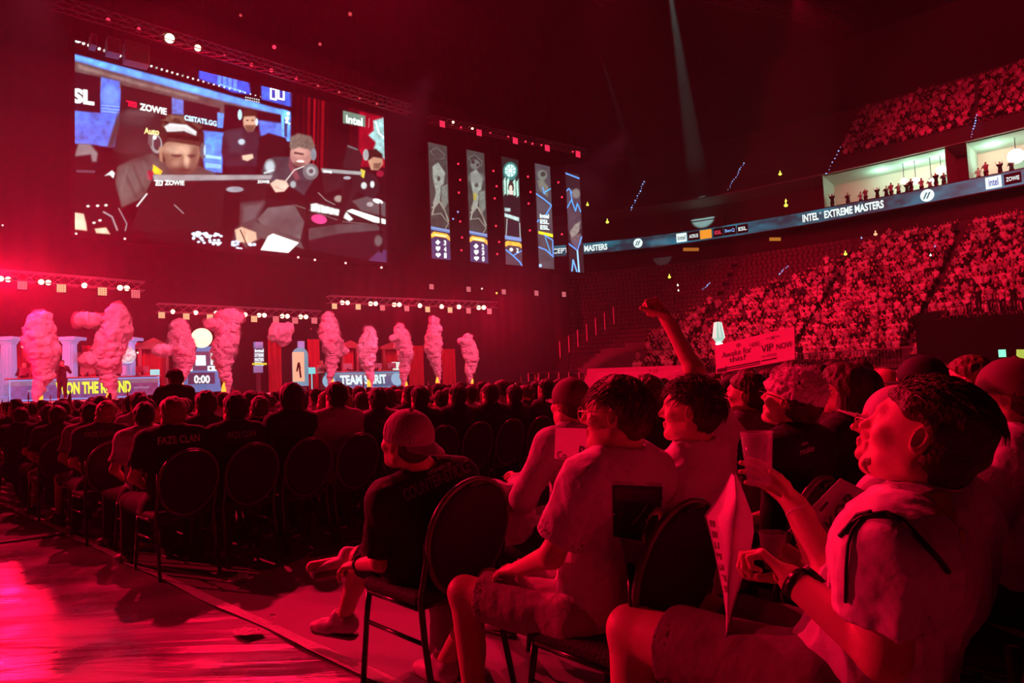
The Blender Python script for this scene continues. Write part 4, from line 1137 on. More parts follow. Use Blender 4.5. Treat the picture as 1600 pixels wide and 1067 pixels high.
        PL([(0, 0), (1, 0), (1, 1), (0, 1)], (0.05, 0.045, 0.055), tex=30)
        EL(.45, .1, 26, 28, (.13, .15, .13), .9, .4); EL(.5, .09, 14, 14, (.03, .03, .03)); PL([(.1, .16), (.5, .14), (.8, .2), (.75, .3), (.3, .26)], (.12, .13, .11), tex=10, soft=4)
        LN([(0, .29), (.5, .33), (.98, .38), (.6, .48)], 7, BLUE); LN([(.5, .27), (.95, .22)], 6, (.05, .4, .8)); LN([(.45, .22), (.55, .28)], 5, BLUE)
        PL([(.05, .33), (.5, .36), (.9, .4), (.5, .46), (.1, .46)], (.06, .055, .07), soft=4)
        for v, s_ in ((.475, 'intel'), (.53, 'ESL'), (.585, 'ESL')):
            x, y = M(.2, v); letters_on_raster(c, s_, x, y, 50, 24, (.75, .95, .95), .08, .03)
        PL([(.05, .645), (1, .66), (1, .69), (.05, .67)], (.75, .68, .02), soft=2, tex=10); LN([(0, .56), (.1, .54)], 8, BLUE)
        LN([(.45, .68), (.98, .72), (.98, .86)], 6, BLUE); LN([(.05, .8), (.5, .82), (.98, .88)], 7, BLUE); LN([(.5, .7), (.8, .84)], 4, (.05, .4, .8)); EL(.1, .975, 9, 9, (.3, .55, .9))
    else:
        PL([(0, 0), (1, 0), (1, 1), (0, 1)], (0.012, 0.008, 0.012)); LN([(0, .01), (1, .04)], 7, BLUE)
        PL([(0, .2), (.3, .16), (1, .2), (1, .55), (0, .6)], (.05, .035, .05), tex=20, soft=5); EL(.7, .2, 22, 26, (.16, .15, .14), .9, .5)
        LN([(0, .19), (.2, .16), (.4, .2)], 6, BLUE); LN([(.0, .36), (.35, .27), (.6, .38), (.75, .3), (.98, .38)], 6, (.05, .3, .75)); LN([(.3, .2), (.42, .3)], 5, BLUE)
        PL([(.1, .6), (.5, .52), (.9, .48), (.8, .58), (.5, .64), (.2, .66)], (.2, .17, .16), tex=8, soft=3); PL([(.1, .66), (.9, .6), (.9, .72), (.3, .72)], (.1, .07, .08), tex=8, soft=3)
        LN([(0, .72), (.6, .78), (.95, .64)], 7, BLUE); LN([(.6, .78), (.65, 1)], 8, (.3, .6, 1)); LN([(.12, 1), (.25, .88), (.5, 1)], 7, (.12, .4, .95)); PL([(.15, .7), (.8, .68), (.6, .78)], (.08, .06, .1), soft=3)
    return c
BQ = [((103, 187), (208, 205), (228, 840), (123, 832)), ((316, 228), (415, 245), (437, 858), (338, 850)), ((512, 267), (602, 283), (628, 870), (535, 868)),
      ((697, 303), (782, 320), (803, 890), (718, 885)), ((865, 352), (944, 366), (968, 908), (893, 905))]
BL_LAB = ['leftmost narrow hanging LED banner with a pale armoured figure and scores 3 4 1', 'second narrow LED banner with a helmeted grey figure and scores 2 3 0',
          'narrow LED banner with a long-haired person under a green rose window', 'fourth narrow LED banner with sponsor words and blue zigzag lines', 'rightmost narrow LED banner, dark with bright blue zigzag lines']
for k, qd in enumerate(BQ):
    s4 = [st(sp(640 + x / KB, 170 + y / KB, 0.0)) for x, y in qd]
    a0 = (s4[0][0] + s4[3][0]) / 2; a1 = (s4[1][0] + s4[2][0]) / 2; z1 = (s4[0][2] + s4[1][2]) / 2; z0 = (s4[2][2] + s4[3][2]) / 2
    print('banner', k, round(a0, 2), round(a1, 2), round(z0, 2), round(z1, 2))
    r = empty('led_banner', stg((a0 + a1) / 2, 0, z0), BL_LAB[k], 'led banner', 'narrow LED banners right of the big screen')
    c = banner_canvas(k)
    led_grid('display', 70, 330, lambda a, b: stg(a0 + (a1 - a0) * a, 0, z0 + (z1 - z0) * b) - r.location,
             lambda V, A, B: (lambda q: c.sample(q[:, 0], q[:, 1]))(np.array([((proj(v + r.location)[0] - 640) * KB, (proj(v + r.location)[1] - 170) * KB) for v in V])), M_LED, r)
    mb = MB(); mb.box((a0 - .06, -0.25, z0 - .06), (a1 + .06, -0.01, z1 + .06), lambda t, q, z: stg(t, q, z) - r.location); mb.build('housing', M_HOUSE, r)
    mb = MB()
    for t in (a0 + .2, a1 - .2): mb.tube([stg(t, -.1, z1) - r.location, stg(t, -.1, z1 + 12) - r.location], .015, 5)
    mb.build('suspension_cable', M_HOUSE, r)

# ---------------------------------------------------------------- stage deck and set
ZD = 1.36
tE = st(sp(832, 600, 4.0))[0]
deck = empty('stage_deck', stg(5, 2, 0), 'low stage deck running along the front of the hall', 'stage')
mb = MB(); mb.box((-20, -1.2, 0.0), (tE, 4.0, ZD), lambda t, q, z: stg(t, q, z) - deck.location); mb.build('platform', mat('stage_black', (0.06, 0.05, 0.055), 0.45), deck)
mb = MB(); mb.box((-20, 4.0, ZD - .1), (tE, 4.05, ZD + .01), lambda t, q, z: stg(t, q, z) - deck.location)
mb.build('edge_light', mat('edge_led', (0.3, 0.1, 0.1), 0.4, emit=(1.0, 0.08, 0.16), es=0.75), deck)['label'] = 'glowing pink edge strip'
for i in range(26):
    t = -19 + i * 1.9
    if t < tE: mb = MB(); mb.box((t, 4.06, .1), (t + .5, 4.09, ZD - .28), lambda t, q, z: stg(t, q, z) - deck.location); mb.build('front_panel', mat('front_red', (0.25, 0.05, 0.06), 0.5), deck)

def led_desk(px0, px1, y0, y1, q, label, text, tcol, sub=None):
    """counter with a leaning LED front; pixel box of its front"""
    t0 = st(sp(px0, y1, q))[0]; t1_ = st(sp(px1, y1 - 8, q))[0]; zb = ZD + .02; H_ = 0.98
    r = empty('player_desk', stg((t0 + t1_) / 2, q, ZD), label, 'desk')
    S = lambda t, qq, z: stg(t, qq, z) - r.location
    mb = MB(); mb.quadbox([S(t0, q - .9, zb), S(t1_, q - .9, zb), S(t1_, q - .1, zb), S(t0, q - .1, zb), S(t0 + .1, q - 1.0, zb + H_), S(t1_ - .1, q - 1.0, zb + H_), S(t1_ - .1, q - .25, zb + H_), S(t0 + .1, q - .25, zb + H_)]); ob = mb.build('counter', mat('desk_dark', (0.05, 0.05, 0.06), 0.4), r)
    finish_outward(ob)
    mb = MB(); mb.box((t0 - .1, q - 1.15, zb + H_), (t1_ + .1, q - .1, zb + H_ + .05), S); mb.build('desk_top', mat('desk_top_grey', (0.45, 0.47, 0.45), 0.4), r)
    def pt(a, b): return S(t0 + (t1_ - t0) * a, q + .02 - .14 * b, zb + .03 + (H_ - .06) * b)
    def colr(V, A, B):
        base = np.array([0.035, 0.06, 0.22]) if tcol[2] < .5 else np.array([0.01, 0.1, 0.2])
        c = np.tile(base, (len(A), 1)); c2 = np.array([0.12, 0.03, 0.1]) if tcol[2] < .5 else np.array([.01, .08, .17])
        c = c * (1 - A[:, None]) + c2 * A[:, None]
        c *= (0.8 + 0.4 * np.sin(A * 90)[:, None] * np.sin(B * 14)[:, None] * .5)
        e = (A < .012) | (A > .988) | (B < .08) | (B > .92); c[e] = (0.1, 0.2, 0.5) if tcol[2] < .5 else (0.02, 0.2, 0.35)
        g = (B > .7) & (B < .92); c[g] = c[g] * .6 + np.array([.1, .12, .13]) * .5
        return c
    led_grid('led_front', 160, 24, pt, colr, M_LED, r)
    M_T = mat('led_text_%s' % ('y' if tcol[2] < .5 else 'w'), (0.02, 0.02, 0.02), emit=tcol, es=1.1)
    def put(s_, a, b, c_, d, bold=0.03, mt=M_T):
        tl, tr, bl = [r.location + pt(*x) for x in ((a, d), (b, d), (a, c_))]
        text_quad('lettering', s_, tl, tr, bl, mt, r, 0.02, bold)
    put(text[0], text[1], text[2], 0.24, 0.84, .05)
    if sub:
        mg = mat('led_text_small', (0.02, 0.02, 0.02), emit=(.35, .45, .6), es=1)
        for a, b in sub: put(text[0], a, b, .42, .52, 0.0, mg)
    return r, (t0, t1_, q, pt)
d1 = led_desk(14, 250, 594, 627, 2.1, 'long player desk whose LED front reads WON THE ROUND', ('WON THE ROUND', 0.285, 0.79), (0.75, 0.95, 0.06), ((.11, .24), (.81, .92)))
d2 = led_desk(510, 632, 584, 607, 2.1, 'player desk whose blue LED front reads TEAM SPIRIT', ('TEAM SPIRIT', 0.17, 0.76), (0.7, 0.95, 0.95))
# round emblems on the blue desk
for a in (0.035, 0.9):
    r = d2[0]; c0 = d2[1][3](a, .5); mb = MB(); n = 24
    rx = (d2[1][3](1, .5) - d2[1][3](0, .5)).normalized(); rz = (d2[1][3](a, 1) - d2[1][3](a, 0)).normalized(); nn = rx.cross(rz)
    mb.prism([(.38 * math.cos(2 * PI * i / n), .38 * math.sin(2 * PI * i / n)) for i in range(n)], lambda x, y, z: c0 + rx * x + rz * y + nn * (0.015 + z), 0.01)
    mb.build('emblem', mat('emblem_blue', (0.02, 0.05, 0.08), emit=(.25, .55, .75), es=.9), r)

# monitors, gear and players behind the desks
M_MON = mat('monitor_back', (0.3, 0.32, 0.33), 0.4)
M_SKIN = mat('skin', (0.72, 0.42, 0.32), 0.5, bump=0.05, bscale=90)
M_DARKC = mat('black_cloth', (0.018, 0.017, 0.02), 0.85, bump=0.3, bscale=30)
M_HAIR = mat('dark_hair', (0.035, 0.02, 0.015), 0.55, bump=0.5, bscale=90)
def monitor(p, w, h, label):
    r = empty('monitor', p, label, 'monitor', 'monitors on the stage desks')
    S = lambda t, q, z: SU * t + SN * q + Vector((0, 0, z))
    mb = MB(); mb.box((-w / 2, -.03, .12), (w / 2, .02, .12 + h), S); mb.build('panel', M_MON, r)
    mb = MB(); mb.box((-.04, -.02, 0), (.04, .03, .2), S); mb.box((-.15, -.12, 0), (.15, .1, .02), S); mb.build('stand', M_HOUSE, r)
ords = ['first', 'second', 'third', 'fourth', 'fifth', 'sixth', 'seventh', 'eighth', 'ninth', 'tenth', 'eleventh', 'twelfth', 'thirteenth', 'fourteenth', 'fifteenth', 'sixteenth', 'seventeenth', 'eighteenth', 'nineteenth', 'twentieth'] 
for dk, n, nm in ((d1, 5, 'the WON THE ROUND desk'), (d2, 5, 'the TEAM SPIRIT desk')):
    t0, t1_, q, _ = dk[1]
    for i in range(n):
        monitor(stg(t0 + (t1_ - t0) * (i + .6) / (n + .2), q - .45, ZD + 1.05), 0.56, 0.33, 'grey-backed monitor, %s from the left on %s' % (ords[i], nm))

def fluted_column(p, h, label, cat='column', r0=.36, m=None):
    root = empty('fluted_column', p, label, cat, 'blue-lit classical columns on stage')
    m = m or mat('blue_lit_stone', (0.3, 0.5, 0.95), 0.5, emit=(0.09, 0.19, 0.42), es=.75)  # blue light on the stone is put into its colour and glow
    mb = MB(); n = 64; prof = []
    rings = []
    for z, s_ in ((.5, 1.0), (h * .5, .95), (h - .35, .86)):
        rings.append([(r0 * s_ * (1 - .07 * (0.5 + .5 * math.cos(16 * 2 * PI * j / n))) * math.cos(2 * PI * j / n), r0 * s_ * (1 - .07 * (0.5 + .5 * math.cos(16 * 2 * PI * j / n))) * math.sin(2 * PI * j / n), z) for j in range(n)])
    v = [q for rg in rings for q in rg]; f = [(i * n + j, i * n + (j + 1) % n, (i + 1) * n + (j + 1) % n, (i + 1) * n + j) for i in range(2) for j in range(n)]
    mb._add(v, f); mb.build('shaft', m, root)
    mb = MB(); mb.box((-r0 * 1.5, -r0 * 1.5, 0), (r0 * 1.5, r0 * 1.5, .25)); mb.lathe([(r0 * 1.35, .25), (r0 * 1.4, .33), (r0 * 1.2, .4), (r0 * 1.15, .44), (r0 * 1.05, .5)], 32); mb.build('plinth', m, root)
    mb = MB(); mb.lathe([(r0 * .86, h - .35), (r0 * 1.0, h - .28), (r0 * 1.1, h - .2), (r0 * 1.35, h - .14)], 32); mb.box((-r0 * 1.5, -r0 * 1.4, h - .14), (r0 * 1.5, r0 * 1.4, h)); mb.build('capital', m, root)
    return root
def ztop(px, py, q): return sp(px, py, q).z
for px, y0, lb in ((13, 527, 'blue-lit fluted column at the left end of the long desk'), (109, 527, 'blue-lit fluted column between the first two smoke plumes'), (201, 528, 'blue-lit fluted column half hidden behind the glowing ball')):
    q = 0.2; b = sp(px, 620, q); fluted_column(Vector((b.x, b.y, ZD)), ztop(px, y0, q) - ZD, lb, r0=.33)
# glowing ball on a low pedestal
b = sp(197, 555, 1.0); r = empty('glowing_ball', (b.x, b.y, ZD), 'white glowing mosaic ball on a pedestal behind the second smoke plume', 'lamp')
mb = MB(); ellipsoid(mb, (0, 0, b.z - ZD), (.42, .42, .42), 28, 18)
m = mat('mosaic_glow', (.5, .6, .6), .3, emit=(.45, .8, .85), es=1.0); nt = m.node_tree
vo = nt.nodes.new('ShaderNodeTexVoronoi'); vo.inputs['Scale'].default_value = 7; tc = nt.nodes.new('ShaderNodeTexCoord'); rp = nt.nodes.new('ShaderNodeValToRGB')
rp.color_ramp.elements[0].color = (.9, 1, 1, 1); rp.color_ramp.elements[1].color = (.06, .2, .25, 1); rp.color_ramp.elements[1].position = .8
nt.links.new(tc.outputs['Object'], vo.inputs['Vector']); nt.links.new(vo.outputs['Distance'], rp.inputs[0]); nt.links.new(rp.outputs[0], nt.nodes['Principled BSDF'].inputs['Emission Color'])
mb.build('globe', m, r, True)
mb = MB(); mb.lathe([(.38, 0), (.38, .1), (.2, .2), (.16, b.z - ZD - .5), (.3, b.z - ZD - .4)], 24); mb.build('pedestal', mat('blue_lit_stone'), r)

# red pleated curtains with temple fronts
M_CUR = mat('red_curtain', (0.45, 0.02, 0.04), 0.75)
def curtain(px0, px1, y0, label, q=-0.8):
    a = st(sp(px0, 600, q))[0]; b = st(sp(px1, 600, q))[0]; zt = ztop((px0 + px1) / 2, y0, q)
    n = max(12, int((b - a) * 16)); V = []
    for i in range(n + 1):
        t = a + (b - a) * i / n; qq = q + .09 * math.sin(i * 1.25) + .03 * math.sin(i * 3.1)
        V += [stg(t, qq, ZD + .02), stg(t, qq, zt)]
    V2 = [Vector(v) - SN * .03 for v in V]; N = len(V)
    f = [(2 * i, 2 * i + 2, 2 * i + 3, 2 * i + 1) for i in range(n)] + [(N + 2 * i, N + 2 * i + 1, N + 2 * i + 3, N + 2 * i + 2) for i in range(n)]
    o = mk('stage_curtain', V + V2, f, M_CUR, None, True); tag(o, label, 'curtain', 'red pleated stage curtains')
for a, b, y0, lb in ((20, 90, 540, 'leftmost red pleated curtain at the back of the stage'), (128, 150, 540, 'red pleated curtain right of the second blue column'), (212, 262, 536, 'red pleated curtain under a temple gable right of the glowing ball'), (420, 440, 528, 'narrow red curtain left of the painted shield panel'), (482, 500, 530, 'narrow red curtain right of the painted shield panel'),
                 (534, 556, 538, 'red curtain between the fifth and sixth smoke plumes'), (600, 622, 540, 'red curtain behind the right end of the blue desk'), (640, 662, 540, 'red curtain between the last three smoke plumes'), (692, 712, 545, 'rightmost red curtain on stage')):
    curtain(a, b, y0, lb)
def gable(px0, px1, yt, yb, label, q=-0.6):
    a = sp(px0, yb, q); b = sp(px1, yb, q); zt = ztop((px0 + px1) / 2, yt, q); zb = (a.z + b.z) / 2
    ta_, tb_ = st(a)[0], st(b)[0]; mb = MB()
    mb.prism([(ta_ - .15, zb), (tb_ + .15, zb), ((ta_ + tb_) / 2, zt)], lambda x, y, z: stg(x, q + z, y), .25); mb.box((ta_ - .2, q - .02, zb - .16), (tb_ + .2, q + .3, zb), stg)
    for t in (ta_, tb_ - .14): mb.box((t, q, ZD), (t + .14, q + .2, zb - .1), stg)
    o = mb.build('temple_front', mat('gable_red', (0.3, 0.1, 0.1), 0.7)); tag(o, label, 'stage set piece', 'dark temple gables on the stage')
gable(215, 262, 528, 541, 'dark temple gable above the curtain right of the glowing ball'); gable(596, 626, 534, 542, 'dark temple gable behind the right end of the blue desk'); gable(532, 558, 532, 540, 'dark temple gable between the fifth and sixth smoke plumes')

# central score tower
q = 1.2; r = empty('score_tower', stg(st(sp(322, 600, q))[0], q, ZD), 'blue score tower showing 3, 1 and the clock 0:00', 'scoreboard')
S = lambda t, qq, z: stg(t, qq, z) - r.location
tc_ = st(sp(322, 600, q))[0]; M_BB = mat('tower_blue', (0.05, 0.2, 0.5), 0.5, emit=(0.02, 0.22, 0.5), es=.8)
def slab(px0, px1, py0, py1, taper, th, m, name, qf=q):
    a, b = st(sp(px0, py1, qf))[0], st(sp(px1, py1, qf))[0]; zt, zb = ztop((px0 + px1) / 2, py0, qf), ztop((px0 + px1) / 2, py1, qf)
    mb = MB(); mb.quadbox([S(a, qf - th, zb), S(b, qf - th, zb), S(b, qf, zb), S(a, qf, zb), S(a + taper, qf - th, zt), S(b - taper, qf - th, zt), S(b - taper, qf, zt), S(a + taper, qf, zt)])
    o = mb.build(name, m, r); finish_outward(o); return a, b, zb, zt
slab(288, 346, 578, 612, .14, .9, M_BB, 'base_block')
slab(294, 336, 582, 600, 0, .02, mat('clock_panel', (0.02, 0.02, 0.03), emit=(0.03, 0.03, 0.08), es=1), 'clock_panel', q + .03)
slab(292, 344, 549, 579, .2, .7, mat('tower_grey', (0.08, 0.08, 0.14), 0.5, emit=(0.03, 0.035, 0.09), es=1), 'score_block')
M_W = mat('led_white', (0.02, 0.02, 0.02), emit=(.8, .95, .95), es=1.2)
def tq(s_, px0, py0, px1, py1, qf, m=M_W, parent=r, bold=.02):
    return text_quad('lettering', s_, sp(px0, py0, qf), sp(px1, py0, qf), sp(px0, py1, qf), m, parent, 0.01, bold)
tq('0:00', 303, 586, 328, 599, q + .06, bold=.04)
tq('1', 329, 551, 337, 570, q + .06, bold=.05); tq('3', 289, 553, 298, 570, q + .06, bold=.03)
slab(306, 322, 555, 571, .02, .06, M_W, 'emblem_tile', q + .06)
for a in (293, 325, 333.5):
    slab(a, a + 8, 571.5, 579.5, 0, .08, M_W, 'tile', q + .08); slab(a + 2.5, a + 5.5, 574, 577, 0, .02, mat('tile_dot', (.05, .05, .06)), 'tile_dot', q + .12)
slab(310, 334, 541, 550, .1, .6, M_BB, 'cap_block')
# bright lamp bowl over the tower
b = sp(315, 528, q); mb = MB(); ellipsoid(mb, (0, 0, 0), (.52, .4, .5), 20, 12); o = mb.build('flame_bowl_lamp', mat('warm_white_glow', (.8, .8, .6), emit=(1, .95, .6), es=1.3), None, True); o.location = b
tag(o, 'bright cream glowing lamp over the score tower', 'lamp')
# sponsor totem and shield panel
r = empty('sponsor_totem', stg(*st(sp(405, 580, 1.0))[:2], ZD), 'hanging totem of stacked white letters with a yellow bar', 'sign')
for y, s_ in ((545, 'intel'), (552, 'EXTREME'), (559, 'MASTERS'), (565.5, 'ESL')):
    text_quad('lettering', s_, sp(398, y, 1.0), sp(412, y, 1.0), sp(398, y + 5.5, 1.0), M_W, r, .01, .05)
def slab2(px0, px1, py0, py1, th, m, name, parent, qf):
    a, b = st(sp(px0, py1, qf))[0], st(sp(px1, py1, qf))[0]; zt, zb = ztop((px0 + px1) / 2, py0, qf), ztop((px0 + px1) / 2, py1, qf)
    mb = MB(); mb.box((a, qf - th, zb), (b, qf, zt), lambda t, qq, z: stg(t, qq, z) - parent.location); return mb.build(name, m, parent)
slab2(395, 417, 567, 570, .1, mat('led_yellow', (.02, .02, .02), emit=(.85, .75, .03), es=.9), 'yellow_bar', r, 1.02)
slab2(399, 411, 534, 544, .3, mat('blue_lit_stone'), 'top_block', r, .97); slab2(399, 411, 571, 582, .3, mat('blue_lit_stone'), 'lower_block', r, .97)
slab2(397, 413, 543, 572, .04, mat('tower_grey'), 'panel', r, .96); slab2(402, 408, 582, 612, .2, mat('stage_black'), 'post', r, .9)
r = empty('shield_panel', stg(*st(sp(468, 580, 1.2))[:2], ZD), 'tall cream and blue painted panel with a dark squiggle and arched top', 'stage set piece')
qf = 1.2; a, b = st(sp(457, 600, qf))[0], st(sp(481, 600, qf))[0]; zt = ztop(470, 543, qf); zb = ztop(470, 603, qf); n = 16
ctr = (a + b) / 2; rad = (b - a) / 2
poly = [(a, zb), (b, zb)] + [(ctr + rad * math.cos(PI * i / n), zt - rad + rad * math.sin(PI * i / n)) for i in range(n + 1)]
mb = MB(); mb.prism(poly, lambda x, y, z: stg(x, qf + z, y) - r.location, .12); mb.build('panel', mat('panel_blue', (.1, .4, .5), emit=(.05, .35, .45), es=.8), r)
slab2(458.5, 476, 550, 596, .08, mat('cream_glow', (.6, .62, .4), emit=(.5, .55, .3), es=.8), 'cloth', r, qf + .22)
mb = MB(); mb.tube([sp(x, y, qf + .27) - r.location for x, y in ((464, 580), (466, 568), (469, 575), (467, 566), (470, 590))], .05, 6); mb.build('squiggle', mat('black_cloth'), r)
slab2(467, 476, 533, 544, .2, mat('blue_lit_stone'), 'finial', r, 1.1); slab2(462, 480, 604, 612, .6, mat('stage_black'), 'plinth', r, qf)

# seated players and casters behind the desks, seen small
def small_player(px, py, q, label, top=M_DARKC, cat='person', stand=False, scale=1.0, hat=None, face=PI):
    """py: pixel row of the top of the head"""
    J = pose(hz=.51 if not stand else .9, stand=stand, arms='lap' if not stand else 'clap', yaw=0)
    b = st(sp(px, py, q)); z = sp(px, py, q).z - (1.335 if not stand else 1.72)
    r = empty('person', stg(b[0], b[1], max(ZD, z)), label, cat, 'people on the stage')
    r.rotation_euler = (0, 0, math.atan2(SN.y, SN.x) - PI / 2 if face else math.atan2(-SN.y, -SN.x) - PI / 2)
    for nm, F_, m in (('body', figure_fields(J, .022, hands=False), M_SKIN), ('shirt', shirt_field(J, .022, long=True), top), ('trousers', legs_field(J, .022), M_DARKC), ('hair', hair_field(J['skull'], .015), M_HAIR if hat is None else hat)):
        V, Q = F_.mesh(); mk(nm, V, Q, m, r, True)
    return r
small_player(38, 567, .7, 'bald man in dark top standing behind the desk left of the first smoke plume', stand=True, hat=M_SKIN)
small_player(83, 580, .9, 'seated player left of the performer silhouette on stage'); small_player(130, 579, .9, 'seated player behind the middle of the long desk'); small_player(218, 578, .9, 'seated player behind the right end of the long desk')
small_player(502, 565, .8, 'blond caster in a black and white top standing right of the shield panel', mat('pale_cloth', (.6, .58, .56), .8), stand=True, hat=mat('fair_hair', (.5, .4, .25), .6))
small_player(549, 571, .9, 'seated player at the left of the blue desk'); small_player(593, 573, .9, 'seated player near the right of the blue desk', mat('pale_cloth'))
r = small_player(97, 566, 3.4, 'dark silhouetted performer standing at the front edge of the stage', stand=True)
r.scale = (1, 1, 1)
# lit side monitor on stage right end of blue desk, small cyan lamps, round lamps
for px, py, lb, col, s_ in ((620, 573, 'bright white upright sign at the right end of the blue desk', (.8, .95, .85), .32), (242, 583, 'small cyan light box left of the score tower', (.2, .8, .85), .2), (487, 579, 'small cyan light box beside the blond caster', (.15, .75, .8), .2)):
    b = sp(px, py, 1.0); mb = MB(); mb.box((-s_, -.05, -s_ * .9), (s_, .05, s_ * .9), lambda t, q, z: SU * t + SN * q + Vector((0, 0, z))); mb.tube([(0, 0, -s_ * .9), (0, 0, ZD - b.z)], .03, 6)
    o = mb.build('light_box', mat('glow_%d' % px, (.05, .05, .05), emit=col, es=1)); o.location = b; tag(o, lb, 'light box')

# ---------------------------------------------------------------- smoke jets along the stage front
M_SMOKE = mat('pink_smoke', (0.9, 0.78, 0.84), 1.0, spec=0.0, emit=None)
M_FRINGE = bpy.data.materials.new('smoke_fringe'); M_FRINGE.use_nodes = True
_nt = M_FRINGE.node_tree; _nt.nodes.clear(); _o = _nt.nodes.new('ShaderNodeOutputMaterial'); _v = _nt.nodes.new('ShaderNodeVolumeScatter')
_v.inputs['Density'].default_value = 1.5; _v.inputs['Color'].default_value = (.97, .85, .9, 1); _nt.links.new(_v.outputs[0], _o.inputs['Volume'])
def smoke_jet(px, y0, y1, wpx, label, q=4.6, seed=1, lean=0.0, wisp=None):
    """billowing column rising from (px,y1) to row y0"""
    b = sp(px, y1, q); H_ = sp(px, y0, q).z - b.z; d = proj(b)[2]; W = wpx / FPX * d / 2
    rng = random.Random(seed); lo = Vector((-W * 2.6, -W * 2.6, -.1)); hi = Vector((W * 2.6, W * 2.6, H_ + .4))
    F = Field(tuple(lo), tuple(hi), max(.04, W / 26))
    u = SU; N = 24; F.F[:] = 3.0
    for i in range(N):
        t = i / (N - 1); r = W * .62 * float(np.interp(t, (0, .15, .36, .68, .88, 1), (.12, .26, .5, 1, .85, .5)))
        c = u * (lean * W * t + W * .16 * math.sin(t * 7 + seed)) + Vector((0, 0, t * (H_ - r * .9)))
        F.ell(c, (Vector((1, 0, 0)), Vector((0, 1, 0)), Vector((0, 0, 1))), (r * .8, r * .8, r * .8), W * .2)
        for k in range(5):
            a = rng.uniform(0, 2 * PI); rr = r * rng.uniform(.28, .5)
            F.ell(c + Vector((math.cos(a), math.sin(a), rng.uniform(-.5, .5))) * r * .68, (Vector((1, 0, 0)), Vector((0, 1, 0)), Vector((0, 0, 1))), (rr, rr, rr), W * .08)
    if wisp:
        for (a, t, s_) in wisp:
            c = u * a * W + Vector((0, 0, t * H_)); F.ell(c, (Vector(u), Vector(SN), Vector((0, 0, 1))), (s_ * W * 1.3, s_ * W * .7, s_ * W * .55), W * .25)
    V, Q = F.mesh(); nn = vnormals(V, Q)
    dsp = 0
    for sc, am in ((1.3 / W, .08), (2.8 / W, .08), (5.6 / W, .07), (11 / W, .05)): dsp = dsp + am * W * (1 - 2 * np.abs(vnoise(V, sc, seed)))
    V = V + nn * (dsp * np.clip(V[:, 2] / (H_ * .25), .25, 1))[:, None]
    o = mk('smoke_plume', V, Q, M_SMOKE, None, True); o.location = b
    F.F = F.F - W * .16 * np.clip((F.lo[2] + np.arange(F.n[2]) * F.h) / (H_ * .5), .3, 1)[None, None, :].astype(np.float32)
    V2, Q2 = F.mesh(); n2 = vnormals(V2, Q2); V2 = V2 + n2 * (W * (.16 * vnoise(V2, 2.2 / W, seed + 2) + .1 * vnoise(V2, 5 / W, seed + 4)))[:, None]
    mk('smoke_fringe', V2, Q2, M_FRINGE, o, True)
    tag(o, label, 'smoke', 'smoke jets along the stage front')
    # burner at the foot
    r = empty('smoke_nozzle', b - Vector((0, 0, .02)), 'glowing nozzle at the foot of the ' + label.split(',')[0], 'smoke machine', 'nozzles of the smoke jets')
    mb = MB(); mb.lathe([(.1, -.16), (.12, -.1), (.09, 0), (.07, .08)], 12); mb.build('body', M_HOUSE, r)
    mb = MB(); mb.lathe([(.06, .08), (.1, .16), (.12, .3), (.07, .5), (.02, .62)], 12); mb.build('flame', mat('orange_glow', (1, .4, .05), emit=(1, .42, .03), es=1.6), r)
jets = [(62, 487, 632, 62, 'leftmost smoke plume, rising beside the left end of the long desk', .2), (170, 477, 632, 66, 'second smoke plume, broad and lit, before the glowing ball', .15), (283, 500, 612, 50, 'third smoke plume, left of the score tower', .1), (350, 486, 618, 52, 'fourth smoke plume, pale and wide, right of the score tower', .25),
        (519, 489, 608, 44, 'fifth smoke plume, tall, at the left end of the blue desk', 0), (577, 511, 608, 38, 'sixth smoke plume, in front of the blue desk letters', 0), (634, 507, 609, 36, 'seventh smoke plume, at the right end of the blue desk', -.2), (684, 496, 604, 36, 'eighth smoke plume, tall, right of the blue desk', -.3), (737, 523, 603, 34, 'rightmost smoke plume at the end of the stage', -.15)]
for i, (px, y0, y1, w_, lb, ln_) in enumerate(jets):
    smoke_jet(px, y0, y1, w_, lb, seed=11 + i * 3, lean=ln_, wisp={2: [(-.9, .58, .45)], 3: [(.45, .93, .6), (-.3, .85, .5)], 6: [(-.8, .78, .4)], 1: [(-.75, .85, .4), (-.7, .45, .4)], 4: [(.8, .5, .3)], 8: [(-.8, .86, .35)]}.get(i))
# a loose puff hanging in the air
b = sp(439, 519, 3.5); F = Field((-1, -1, -1), (1, 1, 1), .04)
for c, rr in (((0, 0, 0), .5), ((.25, .2, .2), .3), ((-.2, -.16, -.1), .33), ((.1, .1, -.3), .3)): F.ell(c, (Vector((1, 0, 0)), Vector((0, 1, 0)), Vector((0, 0, 1))), (rr, rr, rr), .1)
V, Q = F.mesh(); nn = vnormals(V, Q); V = V + nn * (.1 * vnoise(V, 3, 3) + .05 * vnoise(V, 8, 4))[:, None]
o = mk('smoke_puff', V * 1.15, Q, M_SMOKE, None, True); o.location = b; tag(o, 'small loose puff of smoke hanging above the stage right of the score tower', 'smoke')

